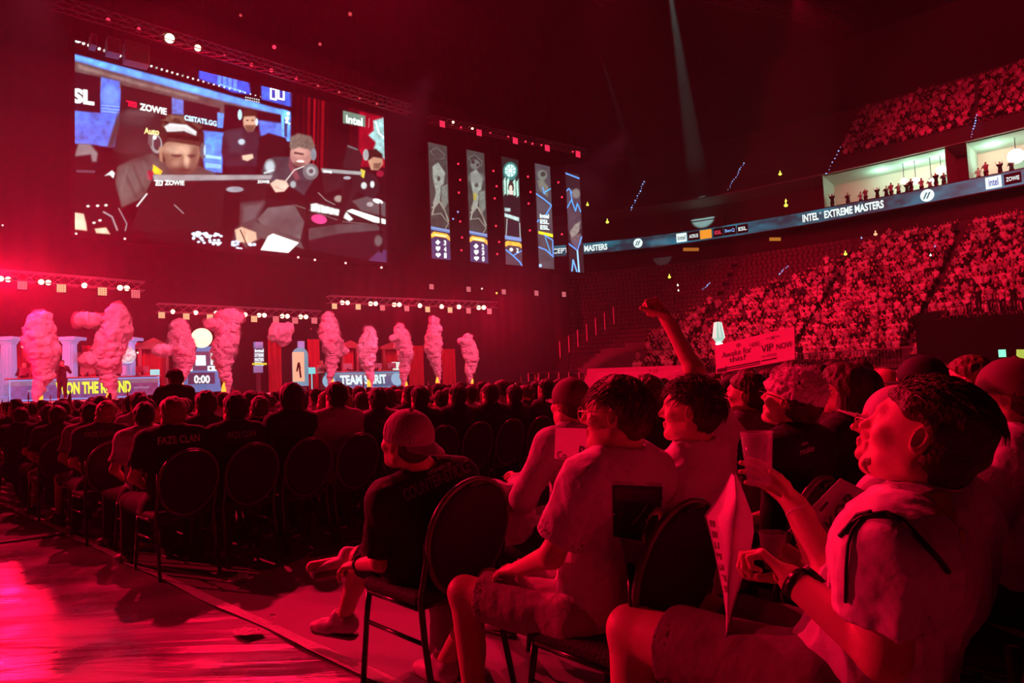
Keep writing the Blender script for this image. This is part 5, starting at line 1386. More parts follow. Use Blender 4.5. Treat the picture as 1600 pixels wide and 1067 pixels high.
# ---------------------------------------------------------------- rig lamps
M_LENS = {c: mat('lens_' + c, (.1, .1, .1), emit=e, es=s_) for c, e, s_ in (('warm', (1, .55, .35), 5.0), ('hot', (1, .8, .45), 14.0), ('red', (1, .03, .08), 1.6), ('dim', (1, .1, .12), .55), ('cream', (1, .6, .28), 1.0), ('yellow', (.85, .9, .1), 1.4), ('white', (.8, 1, .9), 3.0), ('blue', (.25, .45, 1), 1.2), ('pale', (1, .8, .75), 1.2))}
LAMPN = {}
def rig_lamp(px, py, q, r_, lens, where, depth=None, double=False):
    k = LAMPN.get(where, 0); LAMPN[where] = k + 1
    p = sp(px, py, q) if depth is None else P(px, py, depth)
    d = proj(p)[2]; R_ = r_ / FPX * d
    r = empty('stage_lamp', p, '%s round lamp, %s from the left %s' % ({'warm': 'bright pink-white', 'hot': 'very bright warm', 'red': 'red', 'dim': 'dim red', 'cream': 'cream', 'yellow': 'yellow', 'white': 'white', 'blue': 'blue', 'pale': 'small pale'}[lens], ords[k] if k < 20 else '%dst' % k, where), 'lamp', 'lamps ' + where)
    r.rotation_euler = (CAM + Vector((0, 14, 0)) - p).to_track_quat('Z', 'Y').to_euler()
    for dx in ((-1.15, 1.15) if double else (0,)):
        mb = MB(); ellipsoid(mb, (dx * R_, 0, 0), (R_, R_, R_ * .45), 14, 8); mb.build('lens', M_LENS[lens], r, True)
    mb = MB(); w_ = R_ * (2.4 if double else 1.15); mb.box((-w_, -R_ * 1.15, -R_ * 2.2), (w_, R_ * 1.15, -R_ * .1)); mb.build('housing', M_HOUSE, r)
def panel_lamp(px, py, q, s_, m, where):
    k = LAMPN.get(where, 0); LAMPN[where] = k + 1
    p = sp(px, py, q); d = proj(p)[2]; h = s_ / FPX * d / 2
    r = empty('blinder_panel', p, 'square glowing lamp panel, %s from the left %s' % (ords[k], where), 'lamp panel', 'square panels ' + where)
    Ss = lambda t, qq, z: SU * t + SN * qq + Vector((0, 0, z))
    mb = MB(); mb.box((-h * 1.1, -.15, -h * 1.1), (h * 1.1, 0, h * 1.1), Ss); mb.build('housing', M_HOUSE, r)
    for i in range(4):
        mb = MB(); a = -h + i * h * .5
        for j in range(4): mb.box((a + h * .04, .0, -h + j * h * .5 + h * .05), (a + h * .42, .04, -h + (j + 1) * h * .5 - h * .05), Ss)
        mb.build('lamp_strip', m, r)
M_PC, M_PR = mat('lens_cream'), mat('panel_pink', (.1, .05, .05), emit=(1, .22, .25), es=.75)
for px, py, dbl in ((7, 436, True), (70, 441, True), (132, 446, False), (193, 450, True)): rig_lamp(px, py, 3.5, 4.2, 'warm', 'in the far left low truss row', double=dbl)
for px, py, m in ((35, 446, M_PR), (96, 450.5, M_PC), (160, 455.5, M_PC), (212, 459.5, M_PR)): panel_lamp(px, py, 3.5, 12.5, m, 'of the far left low truss row')
for px, py, dbl in ((270, 487, False), (306, 488.5, False), (342, 489.5, True), (379, 491.5, True), (409, 492.5, True), (445, 494, True), (474, 495, True)): rig_lamp(px, py, 2.0, 3.4, 'warm', 'in the middle low truss row', double=dbl)
for px, py, m in ((252.5, 492.5, M_PC), (291, 494.5, M_PC), (328, 496, M_PC), (397, 498.5, M_PC), (431, 499, M_PR), (461, 501, M_PR), (491, 501, M_PR)): panel_lamp(px, py, 2.0, 9.5, m, 'of the middle low truss row')
for px, py, dbl in ((539, 473, True), (583, 474.5, True), (620, 476, True), (656, 477.5, False), (690, 479, False), (717, 479.5, False), (752, 480.5, True)): rig_lamp(px, py, 2.0, 3.4, 'warm', 'in the right low truss row', double=dbl)
for px, py, m in ((522.5, 478.5, M_PC), (559.5, 479.5, M_PC), (597.5, 481, M_PR), (635.5, 482, M_PR), (668, 483.5, M_PC), (703, 484.5, M_PC), (732, 485.5, M_PR), (764.5, 486.5, M_PR)): panel_lamp(px, py, 2.0, 8.5, m, 'of the right low truss row')
for px, py in ((691, 194), (748.5, 207.5), (805, 220), (855, 231.5), (903, 241)): panel_lamp(px, py, .8, 10, mat('panel_red', (.1, .03, .03), emit=(1, .03, .1), es=1.0), 'above the LED banners')
for px, py in ((674, 448), (732, 452), (787, 456), (838, 458), (881, 460)): panel_lamp(px, py, .8, 8, mat('panel_pale', (.1, .05, .05), emit=(1, .25, .3), es=.6), 'below the LED banners')
for px, py, s_, l in ((169, 31, 3, 'red'), (217, 45, 2.6, 'red'), (265, 60, 7, 'hot'), (309, 75, 5, 'warm'), (351, 87, 2, 'red'), (393, 101, 2.6, 'red'), (424, 110, 3, 'red'), (428.5, 73.5, 3, 'red'), (463, 122, 2.5, 'red'), (497, 134, 2, 'dim'), (530, 144, 2, 'dim'), (562, 153, 2, 'dim'), (589, 162, 2, 'dim'), (500, 69, 2.5, 'dim'), (547, 22, 3, 'dim'), (376, 24, 2.2, 'dim')):
    rig_lamp(px, py, 2.2, s_, l, 'of the high truss')
for px, py in ((119, 365), (195, 373), (466, 402), (492, 406), (540, 411), (596, 418)): rig_lamp(px, py, .3, 1.9, 'pale', 'under the big screen')
for px, py, s_, l in ((45, 504, 1.6, 'pale'), (134, 507, 1.4, 'pale'), (35, 542, 1.6, 'pale'), (215, 551, 1.7, 'pale'), (486, 514, 1.0, 'dim')): rig_lamp(px, py, 2.8, s_, l, 'hanging over the stage')
k = 0
for col, ys in (((716, 256), (719, 281), (717, 301), (719, 346), (722, 371), (721, 391)), None), (((771, 267), (776, 291), (773, 310), (775, 353), (780, 378), (777, 397)), None), (((825, 276), (829, 300), (826, 318), (828, 360)), None), (((872.5, 285), (878, 308), (878, 366)), None):
    for px, py in col: rig_lamp(px, py, .1, 1.6, 'red', 'between the LED banners')
for px, py, s_, l in ((708, 191, 2, 'warm'), (720, 199, 1.6, 'red'), (738, 201, 1.8, 'warm'), (766, 208, 1.6, 'red'), (794, 214, 1.6, 'red'), (821, 221, 1.6, 'red'), (832, 224.5, 1.6, 'red'), (846, 226.5, 1.5, 'red'), (895, 237, 1.5, 'red')): rig_lamp(px, py, .8, s_, l, 'in the row above LED banners')
for px, py, l in ((4, 352, 'pale'), (715.5, 331, 'blue'), (708, 342, 'blue'), (753, 451, 'pale'), (776, 458, 'yellow')): rig_lamp(px, py, .2, 1.5, l, 'scattered beside the screens')

# trusses
def truss(a, b, w, label):
    a = Vector(a); b = Vector(b); d = unit(b - a); x = d.cross(Vector((0, 0, 1))); x = unit(x); y = x.cross(d); mb = MB(); L = (b - a).length; n = int(L / w / 1.2)
    cs = [x * w / 2 + y * w / 2, x * -w / 2 + y * w / 2, x * -w / 2 - y * w / 2, x * w / 2 - y * w / 2]
    for c in cs: mb.tube([a + c, b + c], .035, 5)
    for i in range(n):
        p = a + d * L * i / n; q = a + d * L * (i + 1) / n
        for k in range(4): mb.tube([p + cs[k], q + cs[(k + 1) % 4]], .02, 4, cap=False)
    o = mb.build('lighting_truss', mat('truss_metal', (.25, .25, .27), .4, .6)); tag(o, label, 'truss', 'lighting trusses')
truss(sp(-60, 425, 3.3), sp(225, 448, 3.3), .4, 'low truss carrying the far left row of stage lamps'); truss(sp(245, 481, 1.8), sp(500, 492, 1.8), .4, 'low truss carrying the middle row of stage lamps'); truss(sp(512, 468, 1.8), sp(775, 477, 1.8), .4, 'low truss carrying the right row of stage lamps')
truss(sp(80, 2, 2.0), sp(640, 172, 2.0), .5, 'high truss above the big screen'); truss(sp(670, 186, .6), sp(915, 238, .6), .4, 'truss above the LED banners')
# hanging loudspeaker arrays above the screen
for px0, px1, y0, y1, lb in ((142, 152, 52, 70, 'narrowest hanging loudspeaker box above the screen'), (168, 189, 58, 82, 'pair of hanging loudspeaker boxes above the screen'), (196, 234, 66, 97, 'widest hanging loudspeaker box above the screen')):
    r = empty('loudspeaker_box', sp(px0, y1, 1.2), lb, 'loudspeaker'); slab2(px0, px1, y0, y1, .7, mat('speaker_grey', (.32, .28, .3), .6), 'cabinet', r, 1.2)
    slab2(px0 + 2, px1 - 2, y0 + 3, y1 - 2, .02, mat('speaker_grille', (.14, .12, .13), .7), 'grille', r, 1.23)

# ---------------------------------------------------------------- bowl of the arena
RZ0, RZ1 = 15.9, 17.15                      # the ribbon board
rp = [(862, 393), (915, 388), (1000, 380), (1065, 371), (1162, 357.6), (1254, 340), (1381, 321), (1449, 304), (1552, 284), (1600, 276)]
raw = [onz(x, y, (RZ0 + RZ1) / 2) for x, y in rp]
# smooth the plan curve through a low order fit against azimuth
az = np.array([math.atan2(p.x, p.y) for p in raw]); rr = np.array([math.hypot(p.x, p.y) for p in raw])
cf = np.polyfit(az, rr, 3)
print('ribbon', [(round(float(a), 2), round(float(b), 1), round(float(np.polyval(cf, a)), 1)) for a, b in zip(az, rr)])
NS = 260
aa = np.linspace(az[0] - .03, az[-1] + .22, NS)
def rad(a):
    a1 = az[-1]
    if a <= a1: return float(np.polyval(cf, a))
    d = np.polyval(np.polyder(cf), a1); return float(np.polyval(cf, a1) + d * (a - a1))
CP = [Vector((math.sin(a) * rad(a), math.cos(a) * rad(a), 0)) for a in aa]
CS = [0.0]
for i in range(1, NS): CS.append(CS[-1] + (CP[i] - CP[i - 1]).length)
CN = []
for i in range(NS):
    d = unit(CP[min(i + 1, NS - 1)] - CP[max(i - 1, 0)]); nrm = Vector((-d.y, d.x, 0))     # outward
    CN.append(nrm)
SL = CS[-1]
def bowl(s, off, z):
    """point at arc length s, off metres outward of the ribbon, height z"""
    s = min(max(s, 0), SL - 1e-4); i = int(np.searchsorted(CS, s)) ; i = max(1, min(NS - 1, i))
    t = (s - CS[i - 1]) / (CS[i] - CS[i - 1] + 1e-9)
    n = (CN[i - 1] * (1 - t) + CN[i] * t); n.normalize()
    p = CP[i - 1].lerp(CP[i], t) + n * off
    return Vector((p.x, p.y, z))
def bdir(s):
    d = bowl(s + .3, 0, 0) - bowl(s - .3, 0, 0); return unit(d)
def s_at(px, off, z):
    lo, hi = 0.0, SL
    for _ in range(40):
        m = (lo + hi) / 2
        if proj(bowl(m, off, z))[0] < px: lo = m
        else: hi = m
    return (lo + hi) / 2
def sweep(name, prof, s0, s1, m, label=None, cat=None, step=1.2, kind=None):
    n = max(2, int((s1 - s0) / step)); V = []; k = len(prof)
    for i in range(n + 1):
        s = s0 + (s1 - s0) * i / n
        V += [bowl(s, o, z) for o, z in prof]
    f = [(i * k + j, (i + 1) * k + j, (i + 1) * k + j + 1, i * k + j + 1) for i in range(n) for j in range(k - 1)]
    o = mk(name, V, f, m)
    if label: tag(o, label, cat)
    if kind: o['kind'] = kind
    return o
M_CONC = mat('stand_concrete', (0.12, 0.11, 0.11), 0.8)
M_WALLR = mat('bowl_wall', (0.16, 0.13, 0.13), 0.7)
# lower stand: steps
NR = 24; OFF_T, OFF_B = -3.2, -22.5; Z_T, Z_B = 12.4, 1.55
def row_pos(k):       # k = 0 bottom .. NR-1 top
    t = k / (NR - 1); return OFF_B + (OFF_T - OFF_B) * t, Z_B + (Z_T - Z_B) * (t * .82 + .18 * t * t)
s_gap = s_at(1440, OFF_B, 2.0)
prof = []
for k in range(NR):
    o_, z_ = row_pos(k); prof += [(o_ - .42, z_), (o_ + .42, z_)]
o_, z_ = row_pos(NR - 1); prof += [(o_ + 1.2, z_), (o_ + 1.2, z_ + 1.0)]
struct(sweep('trim_stand_lower', prof, 0, SL, M_CONC))
struct(sweep('wall_stand_front', [(OFF_B - .45, 0), (OFF_B - .45, Z_B)], 0, SL, M_WALLR))
struct(sweep('wall_concourse', [(-1.8, 12.4), (1.5, 12.5), (2.4, 12.6), (2.4, RZ0), (0.1, RZ0)], 0, SL, mat('concourse_dark', (0.07, 0.05, 0.05), 0.8)))
struct(sweep('wall_back', [(17.5, 15), (17.5, 41)], 0, SL, mat('wall_dark', (0.05, 0.04, 0.045), 0.9)))
# ribbon board
rb = tag(sweep('ribbon_backing', [(0.06, RZ0 - .1), (0.06, RZ1 + .1), (.5, RZ1 + .1)], 0, SL, M_HOUSE), 'dark metal fascia carrying the LED ribbon around the bowl', 'fascia')
rr_ = empty('ribbon_board', bowl(SL / 2, 0, RZ0), 'long curved teal LED ribbon board with sponsor words around the arena bowl', 'led board')
def rcol(V, A, B):
    p = np.stack([A * SL, B * 2, A * 0], 1); n1 = vnoise(p * np.array([.35, 1.2, 1]), 1, 3); n2 = vnoise(p * np.array([1.6, 2.2, 1]), 1, 4)
    c = np.array([0.002, 0.018, 0.03]) + np.clip(n1 + .15, 0, 1)[:, None] * np.array([0.0, .10, .15]) + np.clip(n2, 0, 1)[:, None] * np.array([.0, .05, .065])
    return c
led_grid('display', 900, 5, lambda a, b: bowl(SL * a, 0, RZ0 + (RZ1 - RZ0) * b) - rr_.location, rcol, M_LED, rr_)
def ribbon_text(s_, px0, px1, z0, z1, m, bold=.02, name='lettering'):
    a, b = s_at(px0, 0, 16.5), s_at(px1, 0, 16.5); v, f, w, h = text_geo(s_, bold)
    V = [bowl(a + (b - a) * float(x) / w, -.04, z0 + (z1 - z0) * float(y) / h) - rr_.location for x, y, _ in v]
    return mk(name, V, f, m, rr_)
def ribbon_plate(px0, px1, z0, z1, m, name='plate', off=-.03):
    a, b = s_at(px0, 0, 16.5), s_at(px1, 0, 16.5)
    return mk(name, [bowl(a, off, z0) - rr_.location, bowl(b, off, z0) - rr_.location, bowl(b, off, z1) - rr_.location, bowl(a, off, z1) - rr_.location], [(0, 1, 2, 3)], m, rr_)
zc = (RZ0 + RZ1) / 2
M_W2 = mat('led_ribbon_white', (.02, .02, .02), emit=(.85, 1, .97), es=1.1)
ribbon_text('MASTERS', 913, 949, zc - .36, zc + .36, M_W2, .04)
ribbon_text('INTEL', 1254, 1279, zc - .38, zc + .38, M_W2, .035); ribbon_text('\u00ae', 1280.5, 1284, zc + .14, zc + .36, M_W2, 0); ribbon_text('EXTREME MASTERS', 1288, 1381, zc - .38, zc + .38, M_W2, .035)
ribbon_text('CEPT', 864, 888, zc - .3, zc + .3, M_W2, .02)
for px, r_ in ((997, .52), (1449, .55)):
    s = s_at(px, 0, 16.5); n = 24
    mk('round_logo', [bowl(s + r_ * math.cos(2 * PI * i / n), -.05, zc + r_ * math.sin(2 * PI * i / n)) - rr_.location for i in range(n)], [tuple(range(n))], M_W2, rr_)
    for dx in (-.15, .1):
        mk('logo_stroke', [bowl(s + dx + a, -.08, zc + b) - rr_.location for a, b in ((-.2, -.3), (-.08, -.3), (.2, .25), (.06, .25))], [(0, 1, 2, 3)], mat('logo_teal', (.02, .1, .12), emit=(.02, .15, .18), es=1), rr_)
ribbon_plate(1057, 1073, zc - .48, zc + .48, M_W2); ribbon_plate(1094, 1112, zc - .48, zc + .48, mat('led_orange', (.02, .02, .02), emit=(1, .36, .03), es=1))
ribbon_text('intel', 1059, 1071, zc - .25, zc + .25, mat('logo_teal'), .02).location += Vector((0, 0, 0))
M_BL = mat('led_black', (.004, .004, .005))
for a, b, t, m in ((1076, 1092, 'AORUS', M_W2), (1116, 1129, 'ESL', mat('led_red', (.02, .02, .02), emit=(.9, .05, .12), es=1)), (1132, 1149, 'BenQ', mat('led_blue', (.02, .02, .02), emit=(.2, .5, 1), es=1)), (1153, 1168, 'ESL', M_W2)):
    ribbon_plate(a - 1, b + 1, zc - .45, zc + .45, M_BL); ribbon_text(t, a + 1, b - 1, zc - .2, zc + .2, m, .02)
ribbon_plate(1540, 1565, zc - .5, zc + .5, M_W2)
o = ribbon_text('intel', 1545, 1560, zc - .3, zc + .35, mat('led_bluetext', (.02, .02, .02), emit=(.02, .1, .5), es=1), .02)
ribbon_plate(1569, 1596, zc - .45, zc + .45, M_BL); ribbon_text('ZOWIE', 1572, 1593, zc - .18, zc + .18, M_W2, .02)
for o in rr_.children:
    if o.name.startswith('lettering'):
        pass
# suites above the ribbon
SZ0, SZ1 = RZ1 + .1, 20.6
struct(sweep('wall_suite', [(.5, SZ0), (4.8, SZ0), (4.8, SZ1)], 0, SL, mat('suite_wall', (.14, .11, .1), .8)))
struct(sweep('trim_suite_ceiling', [(4.8, SZ1), (.4, SZ1), (.4, SZ1 + .25)], 0, SL, mat('suite_ceiling', (.5, .52, .46), .7)))
struct(sweep('trim_stand_fascia', [(.2, SZ1 + .05), (.2, SZ1 + 1.3), (.6, SZ1 + 1.3)], 0, SL, mat('fascia', (.07, .055, .055), .7)))
lit = [(1287, 1478), (1512, 1640)]
M_SW = mat('suite_pale_wall', (.75, .76, .66), .7)
for i, (a, b) in enumerate(lit):
    s0, s1 = s_at(a, .6, 19), s_at(b, .6, 19) if b < 1600 else min(SL - 1, s_at(1600, .6, 19) + 6)
    n = 10
    o = sweep('suite_lounge', [(4.6, SZ0 + .02), (4.6, SZ1 - .25), (.8, SZ1 - .08)], s0, s1, M_SW, ('left' if i == 0 else 'right') + ' brightly lit suite lounge above the ribbon board', 'suite room')
    # side walls
    for s in (s0, s1):
        d = bdir(s); mk('wall_suite_%s' % ('left' if s == s0 else 'right'), [bowl(s, .6, SZ0), bowl(s, 4.7, SZ0), bowl(s, 4.7, SZ1), bowl(s, .6, SZ1)], [(0, 1, 2, 3)], M_SW)['kind'] = 'structure'
    for k in range(3 if i == 0 else 2):
        s = s0 + (s1 - s0) * (.45 + .25 * k if i == 0 else .15 + .4 * k)
        l = bpy.data.lights.new('suite_light', 'POINT'); l.energy = 105; l.color = (.45, 1, .75); l.shadow_soft_size = .15
        lo = bpy.data.objects.new('suite_light', l); COL.objects.link(lo); lo.location = bowl(s, 2.6, SZ1 - 1.0)
for px, s_, lb in ((1413, .3, 'leftmost bright lamp in the lit suite'), (1431, .34, 'second bright lamp in the lit suite'), (1455, .26, 'third bright lamp in the lit suite'), (1471, .42, 'large bright lamp at the right end of the lit suite'), (1588, .62, 'large round glowing globe lamp in the right suite')):
    py = {1588: 244, 1471: 266}.get(px, 283); s = s_at(px, 2.2, 18.5); b = bowl(s, 2.2, 0); d = proj((b.x, b.y, 18.5))[2]; r_ = ray(px, py); k = d; z = (CAM + r_ * k).z
    r = empty('suite_lamp', (b.x, b.y, z), lb, 'lamp', 'lamps in the suites'); mb = MB(); ellipsoid(mb, (0, 0, 0), (s_, s_, s_), 16, 10); mb.build('globe', mat('suite_globe', (.9, 1, .9), emit=(.8, 1, .85), es=2.2), r, True)
    mb = MB(); mb.tube([(0, 0, s_ * .9), (0, 0, SZ1 - z)], .03, 6); mb.build('cord', M_HOUSE, r)
rng = random.Random(12)
SHC = [mat('shirt_%d' % i, c, .85) for i, c in enumerate(((.8, .78, .78), (.62, .6, .62), (.42, .4, .42), (.02, .02, .022), (.05, .05, .07), (.85, .8, .8), (.3, .27, .28), (.12, .1, .12)))]
# coarse figures for the far crowd
def coarse(J, h, long=False):
    Fb = figure_fields(J, h, hands=False, feet=True, B=1.2); Fs = shirt_field(J, h, long=long, extra=.02); Fl = legs_field(J, h, extra=.02); Fh = hair_field(J['skull'], h, 'buzz', thick=.02)
    A = Field(Fb.lo, Fb.lo + (Fb.n - 1) * h, h); A.F = Fb.F.copy()
    V, Q = A.mesh(); parts = []
    for F_, m in ((Fb, 0), (Fs, 1), (Fl, 2), (Fh, 3)):
        V, Q = F_.mesh(); parts.append((V, Q, m))
    off = 0; VV = []; QQ = []; MM = []
    for V, Q, m in parts:
        VV.append(V); QQ.append(Q + off); MM.append(np.full(len(Q), m)); off += len(V)
    return np.concatenate(VV), np.concatenate(QQ), np.concatenate(MM)
CPOSES = [pose(arms=a, lean=l, yaw=y, up=.15, hz=hz, stand=s) for a, l, y, hz, s in (('lap', .03, 0, .51, False), ('lap', -.08, .2, .51, False), ('clap', .05, -.2, .51, False), ('up', 0, .1, .51, False), (('up', 'lap'), .04, 0, .51, False), ('clap', .0, 0, .9, True), ('up', .0, 0, .9, True))]
CG = [coarse(J, .078) for J in CPOSES]
M_SKC = mat('skin_far', (.62, .42, .34), .6)
M_HRC = mat('hair_far', (.015, .01, .01), .8); M_HRL = mat('hair_far_fair', (.3, .2, .12), .8); M_TRC = mat('trousers_far', (.03, .03, .045), .85)
CMESH = {}
def far_person(gi, si, loc, ang, label, group):
    key = (gi, si)
    if key not in CMESH:
        V, Q, M_ = CG[gi]; o = mk('person', V, Q, [M_SKC, SHC[si], M_TRC, M_HRC if si % 3 else M_HRL], None, True, M_); CMESH[key] = o.data
    else:
        o = bpy.data.objects.new('person', CMESH[key]); COL.objects.link(o)
    o.location = loc; o.rotation_euler = (0, 0, ang); s = rng.uniform(.94, 1.06); o.scale = (s, s, s)
    tag(o, label, 'person', group); return o
def inside(poly, x, y):
    r = False; n = len(poly)
    for i in range(n):
        (x1, y1), (x2, y2) = poly[i], poly[(i + 1) % n]
        if (y1 > y) != (y2 > y) and x < (x2 - x1) * (y - y1) / (y2 - y1) + x1: r = not r
    return r
LOW_POLY = [(905, 592), (960, 575), (985, 560), (1005, 520), (1080, 478), (1140, 462), (1250, 425), (1330, 392), (1360, 372), (1440, 350), (1620, 322), (1700, 300), (1700, 620), (905, 640)]
UP_POLY = [(1306, 275), (1318, 225), (1345, 170), (1420, 148), (1490, 130), (1620, 88), (1720, 60), (1720, 260), (1306, 300)]
cands = []
STD = .5
for k in range(NR):
    o_, z_ = row_pos(k); n = int(SL / STD)
    for i in range(n):
        s = (i + .5 + .25 * (k % 2)) * STD
        b = bowl(s, o_, z_); px, py, d = proj(b + Vector((0, 0, 1.1)))
        if px < 890 or px > 1640: continue
        cands.append((k, i, s, b, px, py, d))
aisles = [s_at(x, -12, 7) for x in (1118, 1300, 1475)]
STAND = []     # people in the lower stand
EMPT = []
for c in cands:
    k, i, s, b, px, py, d = c
    if any(abs(s - a - .0) < .3 for a in aisles): continue
    if k < 6 and proj(bowl(s, OFF_B, 2))[0] > 1436: continue          # the opening under the platform
    if inside(LOW_POLY, px, py):
        edge = 1.0
        if px < 1010: edge = .25
        elif py < 500 and px < 1200: edge = .8
        if rng.random() < .93 * edge: STAND.append(c)
        else: EMPT.append(c)
    elif px < 1330: EMPT.append(c)
# upper stand
NU = 16
def urow(k): return 1.0 + .85 * k, SZ1 + 1.0 + .62 * k
prof = []
for k in range(NU):
    o_, z_ = urow(k); prof += [(o_ - .42, z_), (o_ + .42, z_)]
struct(sweep('trim_stand_upper', prof, 0, SL, M_CONC))
UPP = []
for k in range(NU):
    o_, z_ = urow(k)
    for i in range(int(SL / STD)):
        s = (i + .5 + .25 * (k % 2)) * STD; b = bowl(s, o_, z_); px, py, d = proj(b + Vector((0, 0, 1.1)))
        if px > 1640 or not inside(UP_POLY, px, py): continue
        if abs(px - (1521 - (py - 180) * .12)) < 5 or rng.random() > .9: continue
        UPP.append((k, i, s, b, px, py, d))
print('stand people', len(STAND), 'upper', len(UPP), 'empty', len(EMPT))
# the nearest 95 of the lower stand are people of their own, the rest one crowd
STAND.sort(key=lambda c: c[6])
near_ = [c for c in STAND if 1140 < c[4] < 1600 and (c[5] < 565)][:95]
nset = set(id(c) for c in near_)
def crowd_ang(b): return math.atan2(-(0 - b.x), (14 - b.y)) if False else math.atan2(b.x - 2, -(b.y - 16)) + 0
def face_ang(b, tx=-4.0, ty=34.0):
    d = Vector((tx - b.x, ty - b.y)); return math.atan2(d.y, d.x) - PI / 2
SHN = ['pale', 'light grey', 'grey', 'black', 'dark', 'pale', 'dim grey', 'dark grey']
PON = ['sitting', 'sitting', 'clapping', 'arms raised', 'one arm raised', 'standing', 'standing arms raised']
rowname = lambda k: ['front', 'second', 'third', 'fourth', 'fifth', 'sixth', 'seventh', 'eighth', 'ninth', 'tenth', 'eleventh', 'twelfth'][min(k, 11)]
for c in near_:
    k, i, s, b, px, py, d = c
    gi = rng.choices(range(5), (5, 5, 3, 2, 2))[0]; si = rng.choices(range(8), (4, 3, 3, 3, 2, 3, 2, 2))[0]
    lab = 'spectator in %s top, %s, in the lower stand, %s row' % (SHN[si], PON[gi], rowname(k))
    far_person(gi, si, b + Vector((0, 0, -.02)), face_ang(b) + rng.uniform(-.25, .25), lab, 'spectators in the lower stand')
def merge_crowd(lst, name, label, seed, standing=.1):
    rg_ = np.random.RandomState(seed); VV = []; QQ = []; MM = []; off = 0
    for c in lst:
        k, i, s, b, px, py, d = c
        gi = rg_.choice(7, p=[.3, .24, .16, .1, .1, standing * .5, .1 - standing * .5 + 0.0] if standing <= .1 else [.25, .2, .15, .1, .1, .12, .08])
        V, Q, M_ = CG[gi]; a = face_ang(b) + rg_.uniform(-.3, .3); sc = rg_.uniform(.92, 1.06)
        R_ = np.array([[math.cos(a), -math.sin(a), 0], [math.sin(a), math.cos(a), 0], [0, 0, 1]])
        VV.append((V * sc) @ R_.T + np.array(tuple(b))); QQ.append(Q + off); off += len(V)
        si = rg_.choice(8, p=[.2, .13, .12, .16, .1, .12, .09, .08])
        mi = M_.copy(); mi[M_ == 1] = 4 + si; mi[(M_ == 3) & (rg_.rand() < .25)] = 1 + 2 * 0 + 0 if False else 3
        MM.append(mi)
    o = mk(name, np.concatenate(VV), np.concatenate(QQ), [M_SKC, M_SKC, M_TRC, M_HRC] + SHC, None, True, np.concatenate(MM))
    tag(o, label, 'crowd', kind='stuff'); return o
merge_crowd([c for c in STAND if id(c) not in nset], 'lower_stand_crowd', 'dense red-lit crowd filling the lower stand below the ribbon board', 5)
merge_crowd(UPP, 'upper_stand_crowd', 'red-lit crowd filling the upper stand above the suites', 6)
# empty seats
seatV = MB(); seatV.box((-.22, -.2, .38), (.22, .22, .44)); seatV.box((-.22, -.25, .44), (.22, -.2, .86)); seatV.box((-.03, -.1, 0), (.03, .0, .38))
M_SEAT = mat('seat_plastic', (.16, .13, .135), .35)
EMPT = [c for c in EMPT if c[4] < 1330]; EMPT.sort(key=lambda c: c[6])
vis = [c for c in EMPT if c[4] > 895][:150]; vs = set(id(c) for c in vis)
seat0 = None
ordinal_row = lambda k: (['front', 'second', 'third', 'fourth', 'fifth', 'sixth', 'seventh', 'eighth', 'ninth', 'tenth', 'eleventh', 'twelfth', 'thirteenth', 'fourteenth', 'fifteenth', 'sixteenth', 'seventeenth', 'eighteenth', 'nineteenth', 'twentieth'] + ['topmost'] * 9)[k]
for c in vis:
    if seat0 is None: o = seatV.build('stadium_seat', M_SEAT); seat0 = o
    else: o = seat0.copy(); COL.objects.link(o)
    o.location = c[3]; o.rotation_euler = (0, 0, face_ang(c[3])); tag(o, 'empty plastic stadium seat at the left end of the lower stand, %s row' % ordinal_row(c[0]), 'seat', 'empty stadium seats in the lower stand')
VV = []; FF = []; off = 0; n = len(seatV.v); sv = np.array(seatV.v); sf = np.array(seatV.f)
for c in [c for c in EMPT if id(c) not in vs]:
    a = face_ang(c[3]); R_ = np.array([[math.cos(a), -math.sin(a), 0], [math.sin(a), math.cos(a), 0], [0, 0, 1]])
    VV.append(sv @ R_.T + np.array(tuple(c[3]))); FF.append(sf + off); off += n
if VV:
    o = mk('stadium_seating', np.concatenate(VV), np.concatenate(FF), M_SEAT); tag(o, 'rows of unlit empty seats far back in the lower stand', 'seating', kind='stuff')
# railings
def railing(s0, s1, off, z, label, h=1.15, step=.14):
    r = empty('railing', bowl((s0 + s1) / 2, off, z), label, 'railing', 'railings of the lower stand'); n = max(4, int((s1 - s0) / 1.0))
    M_RL = mat('rail_metal', (.3, .27, .27), .4, .5)
    mb = MB(); mb.tube([bowl(s0 + (s1 - s0) * i / n, off, z + h) - r.location for i in range(n + 1)], .035, 6); mb.build('top_rail', M_RL, r)
    mb = MB(); s = s0
    while s < s1:
        p = bowl(s, off, z) - r.location; mb.tube([p, p + Vector((0, 0, h))], .018, 4, cap=False); s += step * 1.6
    o = mb.build('balusters', M_RL, r); o['kind'] = 'stuff'
railing(s_at(1118, OFF_B, 2), s_at(1432, OFF_B, 2), OFF_B - .6, Z_B - .5, 'long railing along the foot of the lower stand', 1.5)
o6, z6 = row_pos(6)
railing(s_gap + .2, SL - 2, o6 - .8, z6 - .1, 'railing on the platform above the dark stand opening', 1.2)
